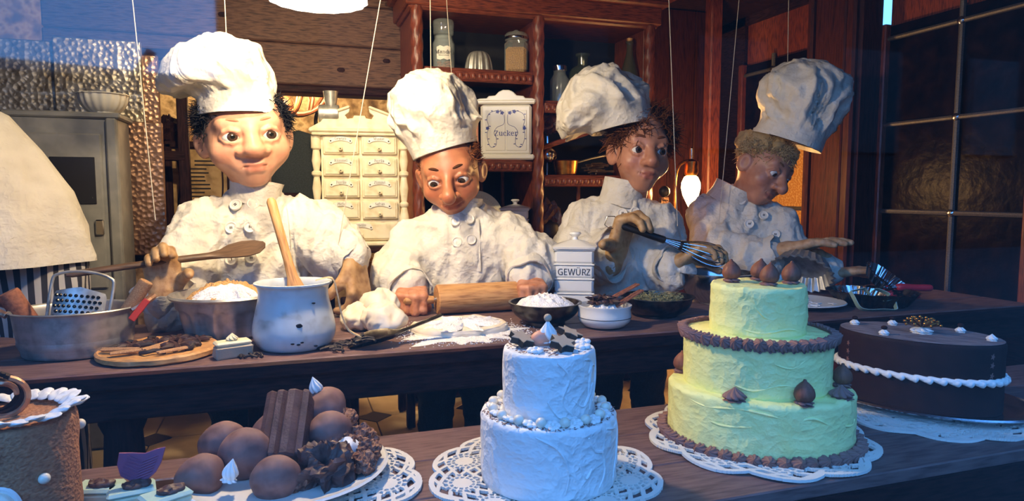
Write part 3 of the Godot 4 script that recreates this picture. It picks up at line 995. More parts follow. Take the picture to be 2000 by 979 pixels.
func make_lamps():
	# hanging lamp over the table; its rim dips into the picture
	var l := thing("pendant_lamp", "bright white pleated pendant lamp hanging above the dark haired marionette", "lamp", Vector3(0.053, 1.018, -1.23))
	var shade := []
	for e in [[0.083, 0.0], [0.082, 0.016], [0.067, 0.072], [0.04, 0.12], [0.024, 0.132], [0.0215, 0.132], [0.0375, 0.118], [0.0645, 0.07], [0.08, 0.016], [0.08, 0.0]]:
		shade.append(Vector2(e[0], e[1]))
	glow("lamp_shade_glow", Color(1.0, 0.97, 0.92), 1.6)
	var gl: Material = M.lamp_shade_glow
	obj("shade", G.new().lathe(shade, 64, Transform3D.IDENTITY, true, 16, 0.02), gl, l)
	glow("bulb_glow", Color(1.0, 0.9, 0.74), 14.0)
	obj("light_bulb", G.new().ball(Vector3(0, 0.032, 0), Vector3(0.024, 0.028, 0.024), 16, 10), M.bulb_glow, l)
	obj("cord", G.new().tube([Vector3(0, 0.128, 0), Vector3(0, 0.46, 0)], 0.004, 8), M.black_paint, l)
	omni("pendant_light", Vector3(0.053, 1.044, -1.23), Color(1.0, 0.89, 0.72), KEY, 0.03)
	# spotlight on the ceiling, aimed at the cupboards
	var sp := thing("ceiling_spotlight", "small black ceiling spotlight aimed at the spice cabinet", "spotlight", Vector3(-0.12, 1.44, -1.32))
	var aim := Vector3(0.27, -0.62, -0.8).normalized()
	obj("bracket", G.new().tube([Vector3(0, 0.038, 0), Vector3(0, 0.0, 0)], 0.008, 8), M.black_paint, sp)
	obj("housing", G.new().lathe([Vector2(0.001, -0.05), Vector2(0.026, -0.05), Vector2(0.03, -0.04), Vector2(0.034, 0.03), Vector2(0.031, 0.03), Vector2(0.027, -0.03), Vector2(0.001, -0.03)], 24, along(Vector3.ZERO, aim)), M.black_paint, sp)
	glow("spot_glow", Color(1.0, 0.94, 0.82), 8.0)
	obj("light_disc", G.new().lathe([Vector2(0.001, 0.014), Vector2(0.026, 0.014), Vector2(0.026, 0.016), Vector2(0.001, 0.016)], 24, along(Vector3.ZERO, aim)), M.spot_glow, sp)
	var sl := SpotLight3D.new()
	sl.name = "ceiling_spot_light"
	sl.position = Vector3(-0.12, 1.44, -1.32) + aim * 0.034
	sl.light_color = Color(1.0, 0.9, 0.72)
	sl.light_energy = SPOT
	sl.light_size = 0.025
	sl.spot_range = 8.0
	sl.spot_attenuation = 2.0
	sl.spot_angle = 52.0
	sl.spot_angle_attenuation = 1.0
	sl.shadow_enabled = true
	add_child(sl)
	sl.look_at_from_position(sl.position, sl.position + aim)
	# pear shaped bulb on a bent arm
	var b := thing("pear_bulb_lamp", "glowing pear shaped glass bulb hanging from a bent brass arm", "lamp", Vector3(1.367, 0.5, -2.1))
	obj("arm", G.new().tube(spline([Vector3(-0.062, -0.02, 0.0), Vector3(-0.066, 0.12, 0), Vector3(-0.064, 0.24, 0), Vector3(-0.045, 0.29, 0), Vector3(0.0, 0.305, 0)], 24), 0.006, 8), M.brass, b)
	obj("foot", G.new().lathe([Vector2(0.04, -0.02), Vector2(0.04, -0.012), Vector2(0.012, 0.0)], 20, at(Vector3(-0.062, -0.02, 0))), M.brass, b)
	obj("stem", G.new().lathe([Vector2(0.007, 0.29), Vector2(0.007, 0.345), Vector2(0.004, 0.35)], 12), M.steel, b)
	obj("socket", G.new().lathe([Vector2(0.006, 0.31), Vector2(0.024, 0.3), Vector2(0.026, 0.262), Vector2(0.02, 0.25), Vector2(0.008, 0.25)], 20), M.brass, b)
	glow("pear_glow", Color(1.0, 0.84, 0.58), 14.0)
	obj("bulb", G.new().lathe([Vector2(0.012, 0.252), Vector2(0.024, 0.245), Vector2(0.033, 0.225), Vector2(0.034, 0.205), Vector2(0.028, 0.18), Vector2(0.016, 0.155), Vector2(0.007, 0.137), Vector2(0.003, 0.12), Vector2(0.001, 0.118)], 24), M.pear_glow, b)
	omni("pear_light", Vector3(1.367, 0.71, -2.1), Color(1.0, 0.76, 0.46), PEAR, 0.03)
	# antler chandelier far behind
	var ch := thing("antler_chandelier", "antler chandelier with small candle bulbs behind the dark haired marionette", "chandelier", Vector3(-0.01, 1.02, -2.75))
	obj("hub", G.new().ball(Vector3.ZERO, Vector3(0.03, 0.04, 0.03), 12, 8), M.antler, ch)
	var rng := RandomNumberGenerator.new()
	rng.seed = 12
	glow("candle_glow", Color(1.0, 0.7, 0.32), 10.0)
	for k in 7:
		var an := TAU * k / 7.0 + 0.3
		var o := Vector3(cos(an), 0, sin(an) * 0.6)
		var pts := spline([Vector3.ZERO, o * 0.05 + Vector3(0, -0.03, 0), o * 0.12 + Vector3(0, -0.01, 0), o * 0.17 + Vector3(0, 0.05, 0), o * 0.2 + Vector3(0, 0.1 + 0.03 * rng.randf(), 0)], 12)
		var rad := []
		for q in 13:
			rad.append(lerpf(0.013, 0.004, q / 12.0))
		var br := obj("antler", G.new().tube(pts, rad, 8), M.antler, ch)
		obj("antler_tine", G.new().tube([pts[5], pts[5] + Vector3(0.01, 0.05, 0.01), pts[5] + Vector3(0.0, 0.09, 0.0)], [0.008, 0.006, 0.002], 6), M.antler, br)
		if k % 2 == 0:
			var p: Vector3 = pts[8] + Vector3(0, 0.02, 0)
			obj("candle", G.new().tube([p, p + Vector3(0, 0.03, 0)], 0.007, 8), M.paper, ch)
			obj("candle_bulb", G.new().ball(p + Vector3(0, 0.045, 0), Vector3(0.009, 0.016, 0.009), 10, 8), M.candle_glow, ch)
	obj("chain", G.new().tube([Vector3(0, 0.03, 0), Vector3(0, 0.455, 0)], 0.005, 6), M.iron, ch)
	omni("chandelier_light", Vector3(-0.02, 1.1, -2.6), Color(1.0, 0.82, 0.58), 0.9, 0.08)
# ---------------------------------------------------------------- marionettes
func normals_of(g: G) -> PackedVector3Array:
	var nn := PackedVector3Array()
	nn.resize(g.v.size())
	for k in range(0, g.f.size(), 3):
		var a := g.v[g.f[k]]
		var fn := (g.v[g.f[k + 2]] - a).cross(g.v[g.f[k + 1]] - a)
		for e in 3:
			nn[g.f[k + e]] += fn
	for k in nn.size():
		nn[k] = nn[k].normalized()
	return nn

func displace(g: G, nz: FastNoiseLite, amp: float, stretch := Vector3.ONE) -> G:
	var nn := normals_of(g)
	for k in g.v.size():
		g.v[k] += nn[k] * nz.get_noise_3dv(g.v[k] * stretch) * amp
	return g

# a place in a marionette's own frame: x, y in drawing units (u metres each) from the head, z in metres towards the onlooker
class Frame:
	var ox: float
	var oy: float
	var u: float
	var y0: float
	func p(x: float, y: float, z := 0.0) -> Vector3:
		var s := 1.0 - z / (u * 1310.0)
		return Vector3((x - ox) * u * s, 0.69 + (y0 - (y - oy) * u - 0.69) * s, z)

func cloth_hat(fr: Frame, rings: Array, depth: float, z: float, seed_: int, puff: float) -> G:
	var cs := []
	for r in rings:
		var c := fr.p(r[0], r[1], z)
		cs.append([c, r[2] * fr.u, deg_to_rad(r[3])])
	var pc := []
	var ph := []
	for r in cs:
		pc.append(r[0])
		ph.append(Vector3(r[1], r[2], 0))
	var n := 40
	var sc := spline(pc, n)
	var sh := spline(ph, n)
	var nz := noise(8.5, seed_, FastNoiseLite.TYPE_SIMPLEX_SMOOTH, FastNoiseLite.FRACTAL_RIDGED, 2)
	var n2 := noise(7.0, seed_ + 5)
	var rows := []
	var rings_n := rings.size() - 1
	for k in n + 1:
		var t := float(k) / n
		var q := t * rings_n                       # ring number
		var crown := smoothstep(0.9, 2.2, q)
		var row := PackedVector3Array()
		var tl: float = sh[k].y
		var ax := Vector3(cos(tl), sin(tl), 0)
		for j in 96:
			var th := TAU * j / 96.0
			var r: float = sh[k].x
			var wob := n2.get_noise_2d(cos(th) * 30.0, sin(th) * 30.0) * 2.5
			var pleat := sin(11.0 * th + wob * 2.0 + t * 3.0) * 0.045 * crown * (1.0 - 0.6 * t) + sin(5.0 * th + wob + t * 4.0) * 0.04 * crown
			var p: Vector3 = sc[k] + (ax * cos(th) + Vector3(0, 0, depth) * sin(th)) * r * (1.0 + pleat)
			var dir: Vector3 = (p - sc[k]).normalized()
			p += dir * (nz.get_noise_3dv(p * Vector3(1, 0.8, 1)) * puff * crown + n2.get_noise_3dv(p * 2.2) * 0.004)
			p.y += n2.get_noise_3dv(p * 1.7) * 0.014 * crown
			row.append(p)
		rows.append(row)
	# turn the lower edge inwards
	var inner := PackedVector3Array()
	for j in 96:
		inner.append(rows[0][j].lerp(sc[0], 0.04) + Vector3(0, 0.012, 0))
	rows.push_front(inner)
	return G.new().grid(rows, true, false, true)

func ring_of(center: Vector3, dir: Vector3, r: float, n: int, wav := 0.0, wn := 5, ph := 0.0) -> PackedVector3Array:
	var b := along(center, dir).basis
	var row := PackedVector3Array()
	for j in n:
		var th := TAU * j / n
		row.append(center + (b.x * cos(th) + b.z * sin(th)) * r * (1.0 + wav * sin(wn * th + ph)))
	return row

func cuff(w: Vector3, dir: Vector3, r0: float, r1: float, len_: float, wav: float) -> G:
	var d := dir.normalized()
	var rows := []
	for e in [[0.0, r0, 0.2], [0.4, lerpf(r0, r1, 0.5), 0.5], [0.8, lerpf(r0, r1, 0.9), 0.8], [1.0, r1, 1.0], [0.99, r1 - 0.004, 1.0], [0.5, lerpf(r0, r1, 0.6) - 0.005, 0.6], [0.25, r0 * 0.5, 0.2]]:
		rows.append(ring_of(w + d * len_ * e[0], d, e[1], 40, wav * e[2], 4, 0.7))
		var nz := noise(20.0, 3)
		var last: PackedVector3Array = rows[-1]
		for j in last.size():
			last[j] += d * nz.get_noise_3dv(last[j]) * 0.014 * e[2] * (1.0 if wav > 0.02 else 0.3)
		rows[-1] = last
	return G.new().grid(rows)

# fingers leave along d, the palm looks along n, the thumb sits on the side b * side; curl = degrees at the three joints of each finger
func hand_shape(w: Vector3, d: Vector3, n: Vector3, side: float, s: float, curls: Array, thumb: Vector3, spread := 6.0) -> S:
	d = d.normalized()
	n = (n - d * n.dot(d)).normalized()
	var b := d.cross(n) * side
	var h := S.new()
	h.bone(w - d * 0.03 * s, w + d * 0.01 * s, 0.024 * s, 0.023 * s, 0.012)
	var offs := [0.028, 0.0095, -0.0095, -0.027]
	var lens := [0.070, 0.079, 0.073, 0.056]
	for i in 4:
		var kn: Vector3 = w + (d * (0.082 - 0.006 * absf(i - 1.0)) + b * offs[i]) * s
		h.bone(w + b * offs[i] * 0.7 * s, kn, 0.0155 * s, 0.0125 * s, 0.012 * s)
	for i in 4:
		var kn2: Vector3 = w + (d * (0.082 - 0.006 * absf(i - 1.0)) + b * offs[i]) * s
		var fd := d.rotated(n, deg_to_rad(spread * (i - 1.5)) * -side).normalized()
		var p := kn2
		var r := 0.0108 * s
		var ax := fd.cross(n).normalized()
		for j in 3:
			fd = fd.rotated(ax, deg_to_rad(curls[i][j]))
			var q: Vector3 = p + fd * lens[i] * s * [0.44, 0.31, 0.25][j]
			h.bone(p, q, r, r * 0.9, 0.0035 * s)
			r *= 0.9
			p = q
	# thumb: x = out from d (degrees), y = towards the palm, z = bend of its last joint
	var td := d.rotated(n, deg_to_rad(thumb.x) * -side)
	var ta := td.cross(n).normalized()
	td = td.rotated(ta, deg_to_rad(thumb.y))
	var tp := w + (d * 0.018 + b * 0.022) * s
	for j in 3:
		if j > 0:
			td = td.rotated(ta, deg_to_rad(thumb.z))
		var q2: Vector3 = tp + td * s * [0.042, 0.034, 0.026][j]
		h.bone(tp, q2, [0.0155, 0.0125, 0.0108][j] * s, [0.0125, 0.0108, 0.0095][j] * s, 0.007 * s)
		tp = q2
	return h

func make_hand(c: Node, h: S, col: Color, patch: Color, seed_: int):
	var g := h.mesh(0.003)
	var nz := noise(26.0, seed_)
	g.tinted = true
	for k in g.v.size():
		var t := smoothstep(0.0, 0.5, nz.get_noise_3dv(g.v[k]))
		g.c[k] = col.lerp(patch, t)
	obj("hand", g, M.hand_wood, c, Vector3.ZERO, 180.0)

func head_shape(o: Dictionary) -> S:
	var s := S.new()
	var jw: float = o.get("jaw", 1.0)
	var nl: float = o.get("nose", 0.0)
	var nw: float = o.get("nose_w", 1.0)
	var sm: float = o.get("smile", 0.0)
	s.ell(Vector3(0, 0.035, -0.015), Vector3(0.080, 0.092, 0.095), 0.02)
	s.ell(Vector3(0, -0.02, 0.012), Vector3(0.074 * jw, 0.082, 0.072), 0.03)
	s.bone(Vector3(0, -0.055, 0.02), Vector3(0, -0.083, 0.033), 0.05 * jw, 0.032, 0.03)
	s.ell(Vector3(0, -0.098, 0.052), Vector3(0.024, 0.016, 0.016), 0.02)
	for q in [-1.0, 1.0]:
		s.ell(Vector3(q * 0.042, -0.038, 0.047), Vector3(0.03, 0.026, 0.026), 0.03)
		s.ell(Vector3(q * 0.086, -0.012, -0.012), Vector3(0.011, 0.033, 0.023), 0.008, Vector3(0, q * -24, q * -8))
		s.ell(Vector3(q * 0.096, -0.009, -0.002), Vector3(0.008, 0.021, 0.013), 0.006, Vector3(0, q * -24, q * -8), true)
	s.bone(Vector3(-0.045, 0.03, 0.064), Vector3(0.045, 0.03, 0.064), 0.013, 0.013, 0.025)
	s.bone(Vector3(0, 0.022, 0.074), Vector3(0, -0.028, 0.096 + nl), 0.010, 0.015 * (0.6 + 0.4 * nw), 0.018)
	s.ell(Vector3(0, -0.034, 0.098 + nl), Vector3(0.0155 * nw, 0.013 + nl * 0.25, 0.014), 0.010)
	for q in [-1.0, 1.0]:
		s.ell(Vector3(q * 0.016 * nw, -0.036, 0.086 + nl * 0.5), Vector3(0.010 * nw, 0.009, 0.012), 0.008)
		s.ell(Vector3(q * 0.009 * nw, -0.047, 0.094 + nl * 0.7), Vector3(0.005, 0.004, 0.006), 0.003, Vector3.ZERO, true)
	s.ell(Vector3(0, -0.068, 0.066), Vector3(0.036, 0.024, 0.018), 0.02)
	# eye openings with lids
	for q in [-1.0, 1.0]:
		s.ell(Vector3(q * 0.037, 0.001, 0.088), Vector3(0.021, 0.0155, 0.022), 0.007, Vector3.ZERO, true)
		s.ell(Vector3(q * 0.037, 0.0, 0.062), Vector3(0.02, 0.018, 0.02), 0.004)
		var up := [Vector3(q * 0.057, -0.001, 0.068), Vector3(q * 0.049, 0.012, 0.078), Vector3(q * 0.037, 0.0165, 0.083), Vector3(q * 0.025, 0.011, 0.083), Vector3(q * 0.017, -0.003, 0.078)]
		var dn := [Vector3(q * 0.057, -0.001, 0.068), Vector3(q * 0.049, -0.011, 0.076), Vector3(q * 0.037, -0.0145, 0.081), Vector3(q * 0.025, -0.011, 0.081), Vector3(q * 0.017, -0.003, 0.078)]
		s.chain(up, [0.003, 0.0046, 0.005, 0.0046, 0.003], 0.004)
		s.chain(dn, [0.003, 0.0036, 0.0038, 0.0036, 0.003], 0.004)
	# lips
	var cy := -0.070 + sm
	var lw: float = o.get("lips", 1.0)
	s.chain([Vector3(-0.028 * lw, cy, 0.072), Vector3(-0.012, -0.064, 0.083), Vector3(0, -0.066, 0.0855), Vector3(0.012, -0.064, 0.083), Vector3(0.028 * lw, cy, 0.072)], [0.003, 0.0055, 0.005, 0.0055, 0.003], 0.006)
	s.chain([Vector3(-0.026 * lw, cy - 0.002, 0.072), Vector3(-0.011, -0.0775, 0.081), Vector3(0.011, -0.0775, 0.081), Vector3(0.026 * lw, cy - 0.002, 0.072)], [0.003, 0.0062, 0.0062, 0.003], 0.006)
	for e in [[Vector3(-0.03 * lw, cy + 0.001, 0.075), Vector3(-0.012, -0.0708, 0.0895)], [Vector3(-0.012, -0.0708, 0.0895), Vector3(0.012, -0.0708, 0.0895)], [Vector3(0.012, -0.0708, 0.0895), Vector3(0.03 * lw, cy + 0.001, 0.075)]]:
		s.bone(e[0], e[1], 0.0018, 0.0018, 0.002, true)
	if o.get("creases", false):
		for q in [-1.0, 1.0]:
			s.bone(Vector3(q * 0.022 * nw, -0.034, 0.092), Vector3(q * 0.036, -0.064, 0.084), 0.003, 0.003, 0.006, true)
			s.bone(Vector3(q * 0.025, -0.021, 0.087), Vector3(q * 0.05, -0.022, 0.08), 0.002, 0.0015, 0.005, true)
	s.bone(Vector3(0, -0.06, -0.012), Vector3(0, -0.17, -0.03), 0.042, 0.04, 0.02)
	return s

func eye_mesh(gaze: Vector3, iris: Color) -> G:
	var g := G.new()
	var xf := along(Vector3.ZERO, gaze)
	var r := 0.0195
	for e in [[0.0, 0.24, Color(0.01, 0.008, 0.007)], [0.24, 0.50, iris], [0.50, 0.56, Color(0.02, 0.015, 0.012)], [0.56, 2.4, Color(0.72, 0.69, 0.64)]]:
		var prof := []
		for k in 7:
			var a: float = lerpf(e[0], e[1], k / 6.0)
			prof.append(Vector2(maxf(r * sin(a), 0.00001), r * cos(a)))
		g.paint(e[2])
		g.lathe(prof, 28, xf)
	return g

# strands on the skull; zones = [centre direction, spread, count, length, frizz]
func hair_shape(zones: Array, cols: Array, seed_: int) -> G:
	var g := G.new()
	var rng := RandomNumberGenerator.new()
	rng.seed = seed_
	for z in zones:
		var c: Vector3 = (z[0] as Vector3).normalized()
		for k in int(z[2]):
			var d: Vector3 = (c + Vector3(rng.randfn(), rng.randfn(), rng.randfn()) * z[1]).normalized()
			var root: Vector3 = Vector3(0, 0.035, -0.015) + d * Vector3(0.079, 0.091, 0.094)
			var n: Vector3 = (d / Vector3(0.08, 0.092, 0.095)).normalized()
			var pts := [root - n * 0.004]
			var p := root
			var dir: Vector3 = (n + Vector3(rng.randfn(), rng.randfn() - 0.3, rng.randfn()) * z[4]).normalized()
			var l: float = z[3] * rng.randf_range(0.6, 1.25)
			var bend: Vector3 = Vector3(rng.randfn(), rng.randfn(), rng.randfn()) * z[4] * 0.8
			for q in 4:
				p += dir * l / 4.0
				dir = (dir + bend + Vector3(0, -0.15, 0)).normalized()
				pts.append(p)
			g.paint((cols[0] as Color).lerp(cols[1], rng.randf()))
			g.tube(pts, [0.0013, 0.0013, 0.0011, 0.0009, 0.0004], 3)
		# felted underlayer
		g.paint((cols[0] as Color).lerp(cols[1], 0.3))
		var ce := Vector3(0, 0.035, -0.015) + c * Vector3(0.072, 0.084, 0.086)
		var w: float = 0.038 * z[1] / 0.25
		g.ball(ce, Vector3(w * (0.45 if absf(c.x) > 0.6 else 1.0), w * 0.75, w * (1.0 if absf(c.x) > 0.6 else 0.5)), 28, 18, Transform3D.IDENTITY, noise(50.0, seed_), z[3] * 0.5)
	return g

func marionette(o: Dictionary):
	var fr := Frame.new()
	fr.ox = o.at[0]
	fr.oy = o.at[1]
	fr.u = o.u
	fr.y0 = o.pos.y
	var c := thing("baker_marionette", o.label, "marionette", Vector3(o.pos.x, 0.008, o.pos.z), deg_to_rad(-o.az), "baker marionettes behind the work table")
	fr.y0 -= 0.008
	var lift := Vector3(0, 0, 0)
	# head
	var hs := head_shape(o.head)
	var hg := hs.mesh(0.0034)
	hg.tinted = true
	var base: Color = o.skin
	var blush: Color = o.blush
	var nzs := noise(30.0, 8)
	for k in hg.v.size():
		var p := hg.v[k]
		var col := base
		var lip := Vector2(p.x / (0.028 * o.head.get("lips", 1.0)), (p.y + 0.0712) / 0.0125).length()
		if p.z > 0.06:
			col = col.lerp(o.lips, 0.75 * (1.0 - smoothstep(0.75, 1.05, lip)))
		for q in [-1.0, 1.0]:
			col = col.lerp(blush, 0.45 * (1.0 - smoothstep(0.2, 1.0, (p - Vector3(q * 0.045, -0.036, 0.07)).length() / 0.034)))
		col = col.lerp(blush, 0.5 * (1.0 - smoothstep(0.3, 1.0, (p - Vector3(0, -0.036, 0.11 + o.head.get("nose", 0.0))).length() / 0.024)))
		col = col.lerp(blush, 0.35 * smoothstep(0.1, 0.5, nzs.get_noise_3dv(p)))
		hg.c[k] = col
	var head := obj("head", hg, M.skin, c, Vector3.ZERO, 180.0)
	var tr: Vector3 = o.turn
	head.transform = Transform3D(Basis.from_euler(Vector3(deg_to_rad(-tr.x), deg_to_rad(tr.y), deg_to_rad(tr.z))).scaled_local(o.size), fr.p(o.at[0], o.at[1], 0.0))
	var eg := eye_mesh(o.gaze, o.iris)
	for q in [-1.0, 1.0]:
		obj("eye", eg, M.eye, head, Vector3(q * 0.037, 0.0, 0.0655), 60.0)
		var bp := [Vector3(q * 0.013, 0.024 + o.brow, 0.083), Vector3(q * 0.03, 0.031 + o.brow, 0.0815), Vector3(q * 0.046, 0.031 + o.brow, 0.074), Vector3(q * 0.06, 0.022 + o.brow, 0.062)]
		var bg := G.new()
		bg.paint(o.brow_col)
		bg.tube(spline(bp, 14), [0.0026, 0.0036, 0.0042, 0.0045, 0.0046, 0.0046, 0.0045, 0.0044, 0.0042, 0.004, 0.0037, 0.0033, 0.0028, 0.0022, 0.001], 8)
		obj("eyebrow", bg, M.hair, head, Vector3(0, 0, -0.0015))
	obj("hair", hair_shape(o.hair, o.hair_cols, o.seed), M.hair, head, Vector3.ZERO, 50.0)
	# hat
	obj("toque_hat", cloth_hat(fr, o.hat, o.hat_depth, o.hat_z, o.seed, o.puff), M.hat_cotton, c, Vector3.ZERO, 180.0)
	# coat
	var s := S.new()
	var tc: Array = o.torso        # x, y of the chest, half width, neck x, neck y
	var ch := fr.p(tc[0], tc[1], -0.035)
	s.ell(ch, Vector3(tc[2] * fr.u, 0.17, 0.095), 0.03)
	s.bone(Vector3(ch.x, ch.y - 0.08, -0.035), Vector3(ch.x, 0.3, -0.05), 0.085, 0.09, 0.04)
	var nk := fr.p(tc[3], tc[4], -0.02)
	s.bone(ch + Vector3(0, 0.1, 0), nk, 0.075, 0.045, 0.04)
	for a in o.arms:
		var pts := []
		for q in a.pts:
			pts.append(fr.p(q[0], q[1], q[2]))
		s.bone(nk + Vector3(0, -0.045, 0), pts[0], 0.045, 0.05, 0.04)
		s.chain(pts, a.r, 0.03)
	var cg := s.mesh(0.0065)
	displace(cg, noise(9.0, o.seed + 2, FastNoiseLite.TYPE_SIMPLEX_SMOOTH, FastNoiseLite.FRACTAL_RIDGED, 2), 0.014, Vector3(1.4, 0.6, 1.1))
	displace(cg, noise(16.0, o.seed + 4, FastNoiseLite.TYPE_SIMPLEX_SMOOTH, FastNoiseLite.FRACTAL_RIDGED, 2), 0.0035, Vector3(1.2, 0.7, 1.0))
	var coat := obj("coat", cg, M.cotton, c, Vector3.ZERO, 180.0)
	# standing collar
	var cd: Vector3 = (fr.p(o.collar[2], o.collar[3], 0.0) - fr.p(o.collar[0], o.collar[1], 0.0))
	var cp := fr.p(o.collar[0], o.collar[1], -0.02)
	var cr: float = o.collar[4] * fr.u
	var rows := []
	for e in [[0.0, 1.08], [0.5, 0.98], [1.0, 1.02], [1.01, 0.94], [0.4, 0.9], [0.0, 0.9]]:
		rows.append(ring_of(cp + cd * e[0], cd, cr * e[1], 44, 0.03, 3, 1.0))
	obj("collar", displace(G.new().grid(rows), noise(20.0, o.seed), 0.005), M.cotton, coat, Vector3.ZERO, 70.0)
	# front edge of the coat
	if o.has("placket"):
		var pr := []
		var line := spline(o.placket, 24)
		for q in line:
			var l := s.march(fr.p(q.x - 14.0, q.y, 0.3), Vector3(0, 0, -1))
			var r := s.march(fr.p(q.x, q.y, 0.3), Vector3(0, 0, -1))
			pr.append(PackedVector3Array([l + Vector3(0, 0, 0.001), l.lerp(r, 0.5) + Vector3(0, 0, 0.006), r + Vector3(0, 0, 0.008), r + Vector3(0.002, 0, 0.004), r + Vector3(0, 0, -0.006), l + Vector3(0, 0, -0.006)]))
		obj("front_edge", G.new().grid(pr), M.cotton, coat, Vector3.ZERO, 60.0)
	var br: float = o.get("button_r", 0.0145)
	var bprof := [Vector2(br * 0.6, -0.004), Vector2(br, -0.001), Vector2(br, 0.002), Vector2(br * 0.88, 0.0042), Vector2(br * 0.74, 0.0035), Vector2(br * 0.66, 0.0024), Vector2(br * 0.4, 0.0022), Vector2(br * 0.3, 0.003), Vector2(0.0005, 0.003)]
	for q in o.buttons:
		var p := s.march(fr.p(q[0], q[1], 0.3), Vector3(0, 0, -1))
		var n := s.nrm(p)
		var b := obj("button", G.new().lathe(bprof, 22), M.button, coat)
		b.transform = along(p + n * 0.0075, n)
		obj("button_thread", G.new().box(Vector3(br * 0.42, 0.0016, br * 0.13), Vector3(0, 0.0032, br * 0.12), 0.0004).box(Vector3(br * 0.42, 0.0016, br * 0.13), Vector3(0, 0.0032, -br * 0.12), 0.0004), M.dark_thread if o.seed != 2 else M.button, b)
	for a in o.arms:
		if a.has("cuff"):
			var q: Array = a.cuff
			var w := fr.p(q[0], q[1], q[2])
			var e := fr.p(q[3], q[4], q[5])
			obj("cuff", cuff(w, e - w, q[6] * fr.u, q[7] * fr.u, (e - w).length(), q[8]), M.cotton, coat, Vector3.ZERO, 70.0)
		if a.has("hand"):
			var q: Array = a.hand
			var w := fr.p(q[0], q[1], q[2])
			make_hand(c, hand_shape(w, q[3], q[4], q[5], q[6], q[7], q[8], q[9]), o.hand_col, o.hand_patch, o.seed)
	# trousers and shoes under the table
	for q in [-1.0, 1.0]:
		var lg := S.new()
		lg.chain([Vector3(ch.x * 0.6 + q * 0.05, 0.33, -0.03), Vector3(ch.x * 0.6 + q * 0.06, 0.17, -0.01), Vector3(ch.x * 0.6 + q * 0.062, 0.045, -0.03)], [0.062, 0.052, 0.048], 0.02)
		var lgm := displace(lg.mesh(0.009), noise(16.0, 5), 0.008)
		obj("trouser_leg", lgm, M.trouser, c, Vector3.ZERO, 180.0)
		obj("shoe", G.new().ball(Vector3(ch.x * 0.6 + q * 0.064, 0.024, 0.005), Vector3(0.035, 0.024, 0.07), 18, 10), M.black_paint, c)

func cord(c0: Vector3, c1: Vector3, label: String):
	var o := thing("marionette_string", label, "string", c0, 0.0, "marionette strings")
	obj("cord", G.new().tube([Vector3.ZERO, (c1 - c0) * 0.5, c1 - c0], 0.0011, 6), M.string_cord, o)

